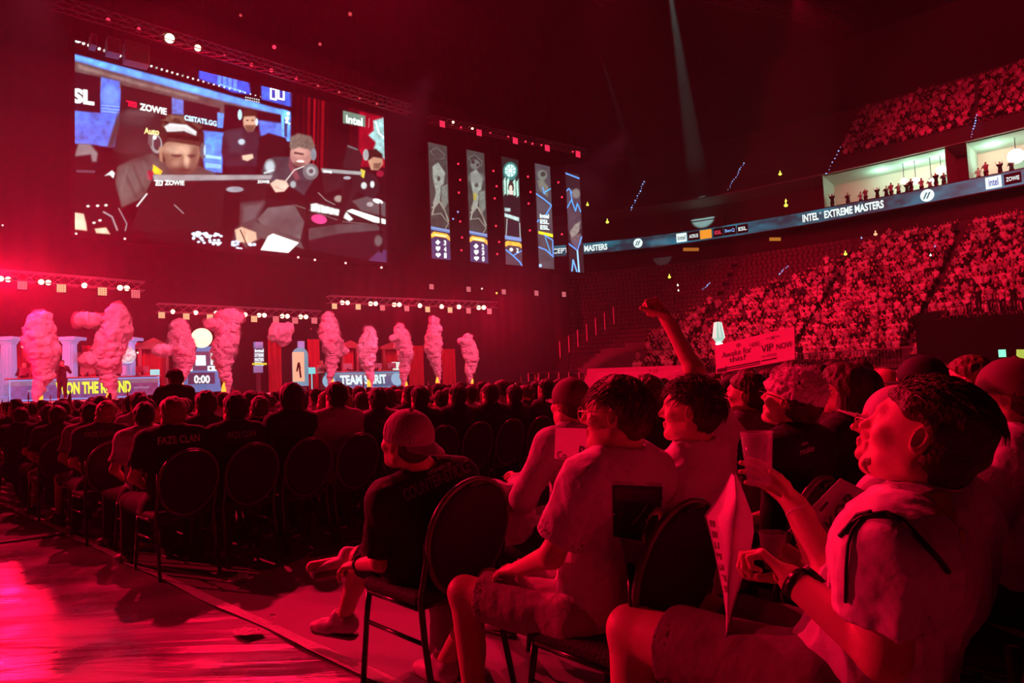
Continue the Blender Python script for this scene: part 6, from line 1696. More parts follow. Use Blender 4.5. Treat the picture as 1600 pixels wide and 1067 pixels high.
# opening under the platform, its shade put in as a flat black wall
sg = s_gap; prof = [(o6 - .9, 0), (o6 - .9, z6 - 1.2), (o6 - .9, z6)]
struct(sweep('wall_opening_header', [(OFF_B - .7, z6 - .5), (o6 - .5, z6 - .5), (o6 - .5, z6 + .02), (OFF_B - .7, z6 + .02), (OFF_B - .7, z6 - .5)], sg, SL, mat('opening_shade', (.01, .01, .012), .9)))
struct(sweep('wall_opening', [(OFF_B - .75, 0), (OFF_B - .75, z6 - .5)], sg, SL, mat('opening_shade')))
mk('wall_opening_side', [bowl(sg, OFF_B - .8, 0), bowl(sg, o6, 0), bowl(sg, o6, z6 + 1.0), bowl(sg, OFF_B - .8, z6 + .4)], [(0, 1, 2, 3)], mat('side_panels', (.3, .26, .27), .7))['kind'] = 'structure'
# standing people on the platform
for i, px in enumerate((1512, 1528, 1546, 1561, 1579, 1596)):
    s = s_at(px, OFF_B, 6); b = bowl(s, OFF_B - .0 + rng.uniform(-.2, .4), z6 + .02); gi = (5, 6, 5)[i % 3]; si = (0, 3, 2, 5, 3, 1)[i]
    far_person(gi, si, b, face_ang(b), 'spectator in %s top standing on the platform over the opening, %s from its left' % (SHN[si], ords[i]), 'spectators on the platform')
# guests standing in the lit suites
for j, px in enumerate((1300, 1322, 1340, 1352, 1368, 1380, 1392, 1401, 1412, 1423, 1437, 1448, 1462, 1472, 1524, 1540, 1560, 1576)):
    s = s_at(px, 1.0, 18); b = bowl(s, 1.1 + .5 * (j % 3), SZ0 - .35); far_person(5 if j % 4 else 6, (3, 4, 2, 6)[j % 4], b, face_ang(b), 'guest standing at the front of the lit suites, %s from the left' % ords[j], 'guests in the lit suites')
# pale bar counter under the beam
s = s_at(1097, .6, 18); mb = MB(); c0 = bowl(s, 1.6, 0); dd = bdir(s); nb = Vector((-dd.y, dd.x, 0)); mb.box((-2.2, -.4, SZ0), (2.2, .4, SZ0 + 1.1), lambda x, y, z: dd * x + nb * y + Vector((0, 0, z))); mb.box((-2.4, -.6, SZ0 + 1.1), (2.4, .6, SZ0 + 1.3), lambda x, y, z: dd * x + nb * y + Vector((0, 0, z))); o = mb.build('bar_counter', mat('bar_grey', (.1, .1, .1), .7)); o.location = c0; tag(o, 'pale bar counter above the ribbon board where the beam lands', 'counter')
# small lights in the bowl
def small_light(px, py, d, s_, lens, label):
    p = P(px, py, d); r_ = s_ / FPX * d; mb = MB(); ellipsoid(mb, (0, 0, 0), (r_, r_, r_ * .8), 12, 8); mb.tube([(0, 0, r_ * .6), (0, 0, r_ * 2)], r_ * .3, 6)
    o = mb.build('small_lamp', M_LENS[lens], None, True); o.location = p; tag(o, label, 'lamp')
for px, py, s_, l, lb in ((1219, 272, 2.6, 'yellow', 'yellow lamp high on the bowl left of the upper crowd'), (1228, 314, 1.8, 'yellow', 'upper small yellow lamp left of the lit suite'), (1228, 321, 3, 'yellow', 'wide yellow lamp left of the lit suite'), (949, 347, 2.6, 'yellow', 'yellow lamp above the ribbon word MASTERS'), (918, 320, 2.2, 'yellow', 'lone yellow lamp beside the rightmost LED banner'),
                         (1321, 397, 2.6, 'yellow', 'yellow lamp at the back left of the lower crowd'), (1368, 366, 2.8, 'cream', 'orange lamp above the lower crowd'), (1046, 433, 2.4, 'yellow', 'yellow lamp in the dark concourse'), (1059, 446, 1.3, 'white', 'small white lamp in the dark concourse'), (1060, 454, 1.1, 'white', 'lower small white lamp in the dark concourse'),
                         (1454, 399, 1.4, 'white', 'tiny white phone light in the crowd'), (1461, 385, 1.2, 'blue', 'tiny blue phone light in the crowd'), (1346, 372, 1.3, 'blue', 'tiny teal light at the top of the lower crowd'), (877, 598, 1.5, 'blue', 'tiny blue phone light far back on the floor')):
    small_light(px, py, 44 if py > 360 and px > 1200 else 60, s_, l, lb)
def light_string(pts, n, d, label):
    mb = MB()
    for i in range(n):
        t = i / (n - 1); a = pts[0][0] + (pts[1][0] - pts[0][0]) * t; b = pts[0][1] + (pts[1][1] - pts[0][1]) * t; rr2 = rng.uniform(.5, 1.3) / FPX * d; c = P(a + rng.uniform(-1.2, 1.2), b, d); ellipsoid(mb, c, (rr2,) * 3, 8, 6)
    o = mb.build('stair_light_strip', M_LENS['blue']); tag(o, label, 'light strip')
light_string(((1007, 284), (986, 328)), 13, 66, 'broken string of small blue-white stair lights left of the beams'); light_string(((1162, 255), (1138, 296)), 14, 64, 'string of blue stair lights right of the beams'); light_string(((1313, 230), (1292, 271)), 8, 60, 'stair lights at the left edge of the upper crowd'); light_string(((1526, 180), (1517, 214)), 9, 58, 'stair lights dividing the upper crowd')
light_string(((1110, 442), (1098, 452)), 7, 62, 'faint blue stair lights on the far concourse'); light_string(((1230, 416), (1218, 428)), 6, 56, 'faint blue stair lights above the crowd edge')
# concourse bar and orange doorways seen far off
for px0, px1, y0, y1, d, col, lb in ((1068, 1092, 387, 392, 68, (.5, .16, .02), 'orange doorway light under the ribbon board'), (1203, 1220, 371, 376, 66, (.5, .2, .02), 'orange doorway light right of the first one'), (1592, 1640, 546, 574, 30, (.55, .7, .1), 'lit yellow-green poster inside the dark opening')):
    a, b, c = P(px0, y0, d), P(px1, y0, d), P(px0, y1, d); e = b + (c - a)
    nn = unit((b - a).cross(a - c)); mb = MB(); mb.quadbox([c + nn * .0, e, e - nn * .15, c - nn * .15, a, b, b - nn * .15, a - nn * .15]); o = mb.build('lit_panel', mat('lit_%d' % px0, (.1, .1, .1), emit=col, es=.8)); tag(o, lb, 'lit panel')
p = P(1566, 552, 29.5); mb = MB(); mb.box((-.14, -.03, -.16), (.14, .03, .16)); o = mb.build('exit_sign', mat('exit_green', (.05, .1, .05), emit=(.25, 1, .6), es=1.3)); o.location = p; tag(o, 'small glowing green exit sign in the dark opening', 'sign')
# lantern on a post
b = P(1122.5, 519, 20); r = empty('lantern', (b.x, b.y, 0), 'white faceted lantern on a post in front of the lower stand', 'lamp')
k = 20 / FPX; mb = MB(); n = 8
mb.lathe([(5 * k, -15 * k), (9.5 * k, -9 * k), (9 * k, -5 * k), (5.5 * k, 15 * k), (4.5 * k, 16 * k)], n, c=(0, 0, b.z)); mb.build('lamp_shade', mat('lantern_glass', (.6, .8, .7), .3, emit=(.35, .75, .62), es=.85), r)
mb = MB()
for i in range(8):
    a = 2 * PI * i / 8; mb.tube([(9.6 * k * math.cos(a), 9.6 * k * math.sin(a), b.z - 9 * k), (5.7 * k * math.cos(a), 5.7 * k * math.sin(a), b.z + 15 * k)], .5 * k, 4)
mb.build('cage', mat('lantern_white', (.8, .9, .85), emit=(.8, 1, .95), es=.9), r)
mb = MB(); mb.lathe([(3 * k, -20 * k), (5.5 * k, -19 * k), (5.5 * k, -17 * k), (3 * k, -16 * k)], 12, c=(0, 0, b.z)); mb.build('bulb', M_LENS['white'], r)
mb = MB(); mb.tube([(0, 0, 0), (0, 0, b.z - 19 * k)], 1.6 * k, 8); mb.build('post', mat('rail_metal', (.5, .5, .5)), r)
# guard rail at the far right end of the floor and barrier poles by the empty seats
mb = MB(); a, b = P(826, 583, 34), P(905, 580, 34)
for t in np.linspace(0, 1, 6):
    p = a.lerp(b, float(t)); mb.tube([p, Vector((p.x, p.y, 0))], .05, 6)
mb.tube([a, b], .05, 6); o = mb.build('crowd_barrier', mat('rail_metal')); tag(o, 'low metal crowd barrier on the floor left of the empty seats', 'barrier')
for i in range(7):
    mb = MB(); p = P(876 + i * 14, 560 - i * 9, 36); mb.tube([p, p + Vector((0, 0, .9))], .05, 6); o = mb.build('stair_post', mat('rail_metal')); tag(o, 'upright stair post climbing beside the empty seats', 'post', 'stair posts beside the empty seats')
# long catwalk trusses under the roof
for k_, (a, b) in enumerate((((5, 30, 36), (48, 42, 36)), ((-10, 50, 37), (36, 68, 37)), ((-25, 22, 36), (10, 60, 36)))): truss(a, b, 1.2, 'long roof truss under the ceiling, ' + ('nearest the camera', 'farthest back', 'left over the stage')[k_])

# ---------------------------------------------------------------- banquet chairs
M_PAD = mat('chair_fabric', (0.02, 0.019, 0.022), 0.75, bump=0.5, bscale=120)
M_CFR = mat('chair_frame', (0.07, 0.06, 0.065), 0.25, 0.7)
M_PIP = mat('chair_piping', (0.11, 0.1, 0.105), 0.3, spec=.6)
def chair_back_pt(u, v, w=.205, h=.235):
    """egg outline point; u across -1..1, v up -1..1 on the reclined back"""
    return Vector((u * w * (1 + .08 * v), -.225 - .05 * (v + 1) * 1.2, .69 + v * h))
def make_chair(name='banquet_chair'):
    r = empty(name, (0, 0, 0))
    F = Field((-.3, -.3, .38), (.3, .3, .52), .012); F.box((0, 0, .455), (Vector((1, 0, 0)), Vector((0, 1, 0)), Vector((0, 0, 1))), (.22, .215, .03), .028); V, Q = F.mesh(); mk('seat', V, Q, M_PAD, r, True)
    n = 40; V = []; m = 7
    for side in (1, -1):
        for j in range(m + 1):
            rr = j / m
            for i in range(n):
                a = 2 * PI * i / n; p = chair_back_pt(rr * math.cos(a), rr * math.sin(a)); V.append(p + Vector((0, side * (.012 + .016 * math.sqrt(max(0, 1 - rr ** 4))), 0)))
    f = []; N = (m + 1) * n
    for sd in (0, 1):
        for j in range(m):
            for i in range(n):
                q = (sd * N + j * n + i, sd * N + j * n + (i + 1) % n, sd * N + (j + 1) * n + (i + 1) % n, sd * N + (j + 1) * n + i)
                f.append(q if sd == 0 else q[::-1])
    for i in range(n): f.append((m * n + i, m * n + (i + 1) % n, N + m * n + (i + 1) % n, N + m * n + i))
    o = mk('backrest', V, f, M_PAD, r, True); finish_outward(o)
    mb = MB(); mb.tube([chair_back_pt(1.02 * math.cos(2 * PI * i / n), 1.02 * math.sin(2 * PI * i / n)) for i in range(n)], .0135, 8, closed=True); mb.build('back_rim', M_PIP, r, True)
    mb = MB(); p = chair_back_pt(0, .93); pts = [p + Vector((dx, -.03 - .012 * (1 - (dx / .06) ** 2), .012 * (1 - (dx / .06) ** 2))) for dx in np.linspace(-.06, .06, 7)]; mb.tube(pts, .007, 6); mb.build('grab_handle', M_CFR, r, True)
    for g in (-1, 1):
        mb = MB(); a = chair_back_pt(g * .97, -.3); mb.tube([a + Vector((g * .012, -.0, .15)), a + Vector((g * .012, 0, 0)), (g * .205, -.215, .46), (g * .205, -.235, .3), (g * .21, -.31, 0)], .0135, 8); mb.build('leg', M_CFR, r, True)
        mb = MB(); mb.tube([(g * .205, .17, .43), (g * .205, .2, .3), (g * .21, .235, 0)], .0135, 8); mb.build('leg', M_CFR, r, True)
        mb = MB(); mb.tube([(g * .205, -.237, .29), (g * .205, .2, .29)], .009, 6); mb.build('stretcher', M_CFR, r, True)
    mb = MB()
    for y in (-.2, .17): mb.tube([(-.205, y, .425), (.205, y, .425)], .0115, 6)
    for x in (-.205, .205): mb.tube([(x, -.2, .425), (x, .17, .425)], .0115, 6)
    mb.build('seat_frame', M_CFR, r, True)
    return r
chair_proto = make_chair(); CH_USED = [False]
def put_chair(x, y, ang, label, group=None):
    if not CH_USED[0]: r = chair_proto; CH_USED[0] = True
    else: r = copy_tree(chair_proto)
    r.location = (x, y, 0); r.rotation_euler = (0, 0, ang); tag(r, label, 'chair', group)
    return r
A_FWD = math.atan2(FV.y, FV.x) - PI / 2

# ---------------------------------------------------------------- audience on the floor
M_CAP = mat('cap_cloth', (.35, .3, .32), .7); M_CAPB = mat('cap_black', (.02, .02, .025), .7)
TOPS = {'black': mat('top_black', (.014, .013, .016), .85, bump=.3, bscale=22), 'white': mat('top_white', (.72, .7, .7), .8, bump=.4, bscale=22), 'grey': mat('top_grey', (.3, .29, .3), .8, bump=.4, bscale=22), 'dark': mat('top_dark', (.05, .045, .06), .85, bump=.3, bscale=22), 'light grey': mat('top_light', (.5, .48, .49), .8, bump=.4, bscale=22)}
HAIRC = {'dark': M_HAIR, 'brown': mat('brown_hair', (.06, .03, .018), .5, bump=.5, bscale=90), 'fair': mat('fair_hair2', (.34, .22, .12), .5, bump=.5, bscale=90)}
M_TR = mat('dark_trousers', (.02, .02, .03), .85); M_SHO = mat('dark_shoe', (.03, .03, .03), .5); M_SHW = mat('pale_shoe', (.6, .57, .57), .5)
PROTO = {}
HB = .011
def make_proto(key, style, J, G=1.0, B=1.0, cap=None, long=False, shorts=False):
    r = empty('person', (0, 0, 0)); r['proto'] = key
    V, Q = figure_fields(J, HB, B, G, hands=True, fine=False).mesh(); mk('body', V, Q, M_SKIN, r, True)
    V, Q = shirt_field(J, HB, G, B, long=long, extra=.018).mesh(); nn = vnormals(V, Q); V = V + nn * (.008 * (1 - 2 * np.abs(vnoise(V * np.array([1, 1, 1.6]), 7, 3))))[:, None]
    mk('sweater' if long else 'shirt', V, Q, TOPS['black'], r, True)
    V, Q = legs_field(J, HB, B, G, cut=.85 if shorts else None).mesh(); mk('shorts' if shorts else 'trousers', V, Q, M_TR, r, True)
    H = J['skull']
    if cap:
        V, Q = hair_field(H, .01, 'buzz', .006).mesh(); mk('hair', V, Q, M_HAIR, r, True)
        (V, Q), (bv, bq) = cap_geo(H, .007, back=(cap == 'back')); o = mk('cap', V, Q, M_CAP, r, True); mk('brim', bv, bq, M_CAP, o, True)
    elif style != 'bald':
        F = hair_field(H, .009, style, .014); V, Q = F.mesh(); nn = vnormals(V, Q); V = V + nn * (.005 * vnoise(V * np.array([1, 1, .4]), 60, 5) + .004 * vnoise(V, 30, 6))[:, None]
        mk('hair', V, Q, M_HAIR, r, True)
    for s_ in 'LR':
        (V, Q), (V2, Q2) = shoe_geo(J['an' + s_], J['toe' + s_], .012); o = mk('shoe', V, Q, M_SHO, r, True); mk('sole', V2, Q2, M_SHO, o, True)
    PROTO[key] = [r, False, style, cap]
    return r
make_proto('short1', 'short', pose(arms='lap', lean=-.02, up=.12)); make_proto('short2', 'short', pose(arms='lap', lean=.07, yaw=.35, up=.1, side=.02), G=1.08)
make_proto('buzz', 'buzz', pose(arms='lap', lean=-.03, up=.08, w=.19, hz=.5), G=1.15, B=1.1); make_proto('long', 'long', pose(arms='lap', lean=0, w=.155, up=.1, hs=.96), G=.88, B=.85)
make_proto('capb', 'buzz', pose(arms='lap', lean=.02, up=.15, yaw=-.2), cap='front'); make_proto('tilt', 'short', pose(arms='lap', lean=.1, up=.05, tilt=.25, side=.04), G=.95, B=.95)
make_proto('bald', 'bald', pose(arms='lap', lean=0, up=.1, w=.19), G=1.15, B=1.1); make_proto('bun', 'bun', pose(arms='lap', lean=.0, w=.16, hs=.96), G=.88, B=.85)
make_proto('wide', 'short', pose(arms='clap', lean=.02, up=.2, w=.195, yaw=.1), G=1.2, B=1.15); make_proto('legs', 'short', pose(arms='lap', lean=.05, up=.1), shorts=True, G=1.05)
HDESC = {'short1': 'short-haired person', 'short2': 'right-looking person', 'buzz': 'crop-haired person', 'long': 'long-haired person', 'capb': 'capped person', 'tilt': 'tilted-head person', 'bald': 'bald person', 'bun': 'person with hair bun', 'wide': 'clapping person', 'legs': 'bare-kneed person'}
def put_person(key, x, y, ang, top, hair, label, group, sc=1.0, skip=()):
    pr = PROTO[key]
    if not pr[1]: r = pr[0]; pr[1] = True
    else: r = copy_tree(pr[0])
    r.location = (x, y, 0); r.rotation_euler = (0, 0, ang); r.scale = (sc, sc, sc)
    for ch in list(r.children):
        n = ch.name.split('.')[0]
        mm = TOPS[top] if n in ('shirt', 'sweater') else (HAIRC[hair] if n == 'hair' else (M_CAPB if hair == 'dark' else M_CAP) if n == 'cap' else None)
        if mm:
            for o in [ch] + (list(ch.children) if n == 'cap' else []):
                o.material_slots[0].link = 'OBJECT'; o.material_slots[0].material = mm
    tag(r, label, 'person', group)
    return r
rng = random.Random(21)
def ordn(i):
    b = ['first', 'second', 'third', 'fourth', 'fifth', 'sixth', 'seventh', 'eighth', 'ninth', 'tenth', 'eleventh', 'twelfth', 'thirteenth', 'fourteenth', 'fifteenth', 'sixteenth', 'seventeenth', 'eighteenth', 'nineteenth']
    if i < 19: return b[i]
    t = ['twentieth', 'thirtieth', 'fortieth', 'fiftieth']; u = (i + 1) % 10; d = (i + 1) // 10
    return t[d - 2] if u == 0 else ['twenty', 'thirty', 'forty', 'fifty'][d - 2] + '-' + b[u - 1]
NP = 0; FARFLOOR = []
# fixed look of the first row beyond the walkway, from the aisle on
ROWA = {0: ('buzz', 'black', 'fair', 1.0), 1: ('short1', 'black', 'dark', 1.0), 2: ('long', 'black', 'dark', 1.06), 3: ('short1', 'light grey', 'dark', 1.05), 4: ('short2', 'dark', 'dark', 1.0), 5: ('short1', 'black', 'dark', 1.0), 6: ('wide', 'black', 'dark', 1.0), 7: ('short1', 'black', 'brown', 1.0), 8: ('short2', 'black', 'dark', .98), 9: ('short1', 'dark', 'dark', 1.02), 10: ('tilt', 'light grey', 'dark', .98)}
SHIRT_TARGETS = {}
EXTRA = {(6.62, 0): ('long', 'black', 'fair', 1.02), (6.62, 1): ('buzz', 'white', 'fair', .95), (7.55, 0): ('short1', 'black', 'dark', 1.0), (7.55, 1): ('short1', 'grey', 'dark', 1.0)}
rows = [5.62 + .93 * i for i in range(22)]
for ri, F_ in enumerate(rows):
    kmax = 60
    for k in range(kmax):
        r_ = 1.96 + .485 * k + (.0 if ri % 2 == 0 else .12); p = fr(F_, r_); px, py, d = proj(p + Vector((0, 0, 1.3)))
        if px < -60 or px > 1660: continue
        if st(p)[1] < 6.5: continue
        bb = p.length
        if ri > 0 and rng.random() < .04: continue
        if ri < 8 and d < 15 and NP < 150:
            if ri == 0 and k in ROWA: key, top, hair, sc = ROWA[k]
            elif (round(F_, 2), k) in EXTRA: key, top, hair, sc = EXTRA[(round(F_, 2), k)]
            else:
                key = rng.choices(['short1', 'short2', 'buzz', 'long', 'capb', 'tilt', 'bald', 'bun', 'wide', 'legs'], (6, 4, 3, 2.2, 2.5, 2.5, .8, .8, 1.5, 1.5))[0]
                top = rng.choices(['black', 'white', 'grey', 'dark', 'light grey'], (5, 1.5, 2, 3, 1.5))[0]; hair = rng.choices(['dark', 'brown', 'fair'], (5, 2, 1))[0]; sc = rng.uniform(.95, 1.05)
            if k == 0 and ri in (3, 4): key = 'legs'
            lab = '%s, %s top, %s from the tape in %s row past walkway' % (HDESC[key], top, ordn(k), ords[ri])
            o = put_person(key, p.x + rng.uniform(-.03, .03), p.y + rng.uniform(-.03, .03), A_FWD + rng.uniform(-.16, .16) + (.06 if F_ > 8 else 0), top, hair, lab, 'seated audience past the walkway', sc)
            if ri < 4: SHIRT_TARGETS[(ri, k)] = o
            NP += 1
            if ri < 3 or (ri < 5 and k < 3):
                put_chair(p.x - FV.x * .02, p.y - FV.y * .02, A_FWD, 'black banquet chair, %s from the taped aisle in the %s row past the walkway' % (ordn(k), ords[ri]), 'banquet chairs past the walkway')
        else:
            FARFLOOR.append((0, 0, 0, p, px, py, d))
print('floor people', NP, 'far', len(FARFLOOR))
# rows this side of the walkway, from the third seat on, run off to the right
NEARROWS = []
near_taken = set()
for ri, (F_, k0) in enumerate(((2.2, 3), (1.35, 5), (.4, 4), (3.1, 6), (4.0, 10))):
    for k in range(k0, 44):
        r_ = 1.96 + .5 * k; p = fr(F_, r_); px, py, d = proj(p + Vector((0, 0, 1.3)))
        if px > 1640: continue
        if rng.random() < .05: continue
        if d < 15 and NP < 205:
            key = rng.choices(['short1', 'short2', 'buzz', 'long', 'capb', 'tilt', 'bald', 'bun', 'wide'], (6, 5, 3, 3, 5, 3, 1.5, .8, 2))[0]
            top = rng.choices(['black', 'white', 'grey', 'dark', 'light grey'], (3, 3, 2, 2, 3))[0]; hair = rng.choices(['dark', 'brown', 'fair'], (4, 2, 2))[0]
            lab = '%s, %s top, %s from tape, %s row %s walkway' % (HDESC[key], top, ordn(k), ['last', 'penultimate', 'third-last', 'inner', 'outer'][ri], 'before' if ri < 3 else 'across')
            put_person(key, p.x, p.y, A_FWD + rng.uniform(-.25, .25), top, hair, lab, 'seated audience right of the walkway', rng.uniform(.96, 1.06)); NP += 1
            if d < 7: put_chair(p.x, p.y, A_FWD, 'black banquet chair, %s from the tape in the %s row %s the walkway' % (ordn(k), ['last', 'penultimate', 'third-last', 'inner', 'outer'][ri], 'before' if ri < 3 else 'across'), 'banquet chairs right of the walkway')
        else: FARFLOOR.append((0, 0, 0, p, px, py, d))
CG_SIT = CG
def merge_floor(lst):
    rg_ = np.random.RandomState(3); VV = []; QQ = []; MM = []; off = 0
    for c in lst:
        b = c[3]; gi = rg_.choice([0, 1, 2, 3, 4], p=[.52, .36, .06, .02, .04]); V, Q, M_ = CG[gi]; a = A_FWD + .08 + rg_.uniform(-.25, .25); sc = rg_.uniform(.94, 1.05)
        R_ = np.array([[math.cos(a), -math.sin(a), 0], [math.sin(a), math.cos(a), 0], [0, 0, 1]]); VV.append((V * sc) @ R_.T + np.array(tuple(b))); QQ.append(Q + off); off += len(V)
        si = rg_.choice(8, p=[.08, .08, .12, .26, .2, .06, .1, .1]); mi = M_.copy(); mi[M_ == 1] = 4 + si; MM.append(mi)
    o = mk('floor_crowd', np.concatenate(VV), np.concatenate(QQ), [M_SKC, M_SKC, M_TRC, M_HRC] + SHC, None, True, np.concatenate(MM)); tag(o, 'distant seated crowd filling the floor up to the stage and the stands', 'crowd', kind='stuff')
merge_floor([c for c in FARFLOOR if c[6] > 0])
print('persons', NP)

# prints on the backs of the shirts
def world_bvh(o):
    bpy.context.view_layer.update()
    M = o.matrix_world; me = o.data
    return BVHTree.FromPolygons([M @ v.co for v in me.vertices], [tuple(p.vertices) for p in me.polygons]), M
def decal(s_, bvh, origin, right, up, w, h, direction, m, parent, lift=.003, bold=.0, name='print'):
    v, f, W, H_ = text_geo(s_, bold); R_ = unit(right); U_ = unit(up); D = unit(direction); out = []
    keep = []
    for x, y, _ in v:
        o = Vector(origin) + R_ * ((float(x) / W - .5) * w) + U_ * ((float(y) / H_ - .5) * h)
        hit = bvh.ray_cast(o - D * .5, D)
        out.append((hit[0] - D * lift) if hit[0] is not None else None)
    ff = [q for q in f if all(out[i] is not None for i in q)]
    if not ff: return None
    bpy.context.view_layer.update(); inv = parent.matrix_world.inverted()
    o = mk(name, [inv @ (x if x is not None else Vector(origin)) for x in out], ff, m, parent)
    return o
def panel_decal(bvh, origin, right, up, w, h, direction, m, parent, lift=.003, n=20, name='print_panel'):
    R_ = unit(right); U_ = unit(up); D = unit(direction); V = []; ok = []
    for j in range(n + 1):
        for i in range(n + 1):
            o = Vector(origin) + R_ * ((i / n - .5) * w) + U_ * ((j / n - .5) * h); hit = bvh.ray_cast(o - D * .5, D); ok.append(hit[0] is not None); V.append(hit[0] - D * lift if hit[0] is not None else o)
    f = [(j * (n + 1) + i, j * (n + 1) + i + 1, (j + 1) * (n + 1) + i + 1, (j + 1) * (n + 1) + i) for j in range(n) for i in range(n)]
    f = [q for q in f if all(ok[a] for a in q)]
    bpy.context.view_layer.update(); inv = parent.matrix_world.inverted()
    return mk(name, [inv @ x for x in V], f, m, parent)
M_PRT = mat('shirt_print', (.85, .75, .76), .6); M_PRD = mat('shirt_print_dim', (.4, .33, .34), .6)
for key, s_, w, h, z, m in (((0, 0), 'FAZE CLAN', .31, .058, 1.0, M_PRT), ((0, 1), 'FAZE CLAN', .24, .05, 1.0, M_PRD), ((0, 4), 'TEAM', .16, .04, 1.0, M_PRD), ((1, 0), 'NAVI', .2, .06, .93, M_PRD), ((2, 0), 'FAZE CLAN', .24, .05, 1.0, M_PRD), ((3, 0), 'FAZE CLAN', .24, .05, 1.0, M_PRD)):
    if key in SHIRT_TARGETS:
        o = SHIRT_TARGETS[key]; sh = [c for c in o.children if c.name.startswith('shirt')][0]; bv, M = world_bvh(sh)
        ang = o.rotation_euler.z; fwd = Vector((-math.sin(ang), math.cos(ang), 0)); rt = Vector((math.cos(ang), math.sin(ang), 0))
        decal(s_, bv, Vector((o.location.x, o.location.y, z)) , rt, Vector((0, 0, 1)), w, h, fwd, m, sh, bold=.02)
# the dark figure standing with folded arms near the stage
J = pose(stand=True, hz=.9, arms='clap', up=-.25, yaw=-.35, w=.2, lean=.05)
r = empty('person', (0, 0, 0), 'black-clad person standing with back turned above the seated rows before the score tower', 'person')
p = P(276, 600, 10.4); r.location = (p.x, p.y, 0); r.rotation_euler = (0, 0, A_FWD + .1)
for nm, F_, m in (('body', figure_fields(J, .012, fine=False), M_SKIN), ('sweater', shirt_field(J, .012, long=True, G=1.1, extra=.03), TOPS['black']), ('trousers', legs_field(J, .013), M_TR)):
    V, Q = F_.mesh(); mk(nm, V, Q, m, r, True)
F = hair_field(J['skull'], .009, 'short', .035); V, Q = F.mesh(); nn = vnormals(V, Q); V = V + nn * (.012 * vnoise(V, 45, 5))[:, None]; mk('hair', V, Q, M_HAIR, r, True)

# ---------------------------------------------------------------- the people close by
def fold(V, Q, amp=.009, seed=1, st_=(1.0, 1.0, .55), sc=9):
    nn = vnormals(V, Q); a = np.array(st_)
    w = V + .05 * np.stack([vnoise(V, 4, seed + 7), vnoise(V, 4, seed + 8), vnoise(V, 4, seed + 9)], 1)
    d = (1 - 2 * np.abs(vnoise(w * a, sc, seed))) * .6 + (1 - 2 * np.abs(vnoise(w * a, sc * 2.3, seed + 3))) * .28 + .12 * vnoise(V, 45, seed)
    return V + nn * (amp * d)[:, None]
def join(geos):
    VV = []; QQ = []; off = 0
    for V, Q in geos: VV.append(V); QQ.append(Q + off); off += len(V)
    return np.concatenate(VV), np.concatenate(QQ)
def hero(label, J, base, skin=M_SKIN, top=None, topname='shirt', bottoms=M_TR, G=1.0, B=1.0, sleeve=.75, long=False, shorts=.82, hb=.0065, seed=1, shoes=M_SHW, extra=.018, amp=.009, hands=True, legs=True, fine=True, hem=.08, neckr=.072):
    r = empty('person', base, label, 'person'); H = J['skull']
    b = np.array(tuple(base))
    def emit(name, g, m, parent=r): return mk(name, g[0] - b, g[1], m, parent, True)
    g = [figure_fields(J, hb, B, G, hands=False, head=True, fine=False).mesh()]
    Fh = Field(vn(H.c) - .19, vn(H.c) + .19, .0034 if fine else .006); head_prims(Fh, H, True)
    nk = J['neck']; Fh.cone(nk.lerp(H.p(-.02, 0, -.04), .35), H.p(-0.02, 0, -0.04), 0.057, 0.053, 0.03)
    # the coarse body stops short of the head: head from the fine field only
    g[0] = figure_fields(J, hb, B, G, hands=False, head=False).mesh()
    Fn = Field(vn(nk) - .16, vn(nk) + .2, hb * .8); Fn.cone(nk - unit(H.c - nk) * .03, H.p(-.02, 0, -.03), .06, .053, 0)
    g += [Fn.mesh(), Fh.mesh()]
    if hands:
        for s_ in 'LR':
            hd = J.get('hd' + s_)
            if not hd: continue
            w = J['wr' + s_]; F = Field(vn(w) - .23, vn(w) + .23, .0036 if fine else .006); F.cone(w.lerp(J['el' + s_], .35), w, .031 * B, .0265 * B, .01); hand_prims(F, w, hd[0], hd[1], hd[2], *hd[3:]); g.append(F.mesh())
    emit('body', join(g), skin)
    V, Q = shirt_field(J, hb * .9, G, B, sleeve=sleeve, long=long, extra=extra, hem=hem, neckr=neckr).mesh(); V = fold(V, Q, amp, seed); sh = emit(topname, (V, Q), top)
    if legs:
        V, Q = legs_field(J, hb, B, G, cut=shorts).mesh(); V = fold(V, Q, .006, seed + 20, (1, 1, 1), 8); emit('shorts' if shorts else 'trousers', (V, Q), bottoms)
        for s_ in 'LR':
            up = J.get('shup' + s_, Vector((0, 0, 1)))
            ga, gb = shoe_geo(J['an' + s_], J['toe' + s_], .006, up); so = emit('shoe', ga, shoes); mk('sole', gb[0] - b, gb[1], M_SOLE, so, True)
    return r, sh, emit
M_SOLE = mat('shoe_sole', (.12, .1, .1), .6)
M_WT = mat('tee_white', (.78, .75, .75), .75, bump=.35, bscale=16)
M_BT = mat('tee_black', (.012, .011, .014), .8, bump=.35, bscale=16)
M_SHORT = mat('khaki_shorts', (.42, .36, .34), .8, bump=.35, bscale=20)
M_HB = mat('brown_hair_near', (.15, .065, .035), .42, bump=.4, bscale=140)
M_HD = mat('dark_hair_near', (.075, .035, .022), .42, bump=.4, bscale=140)
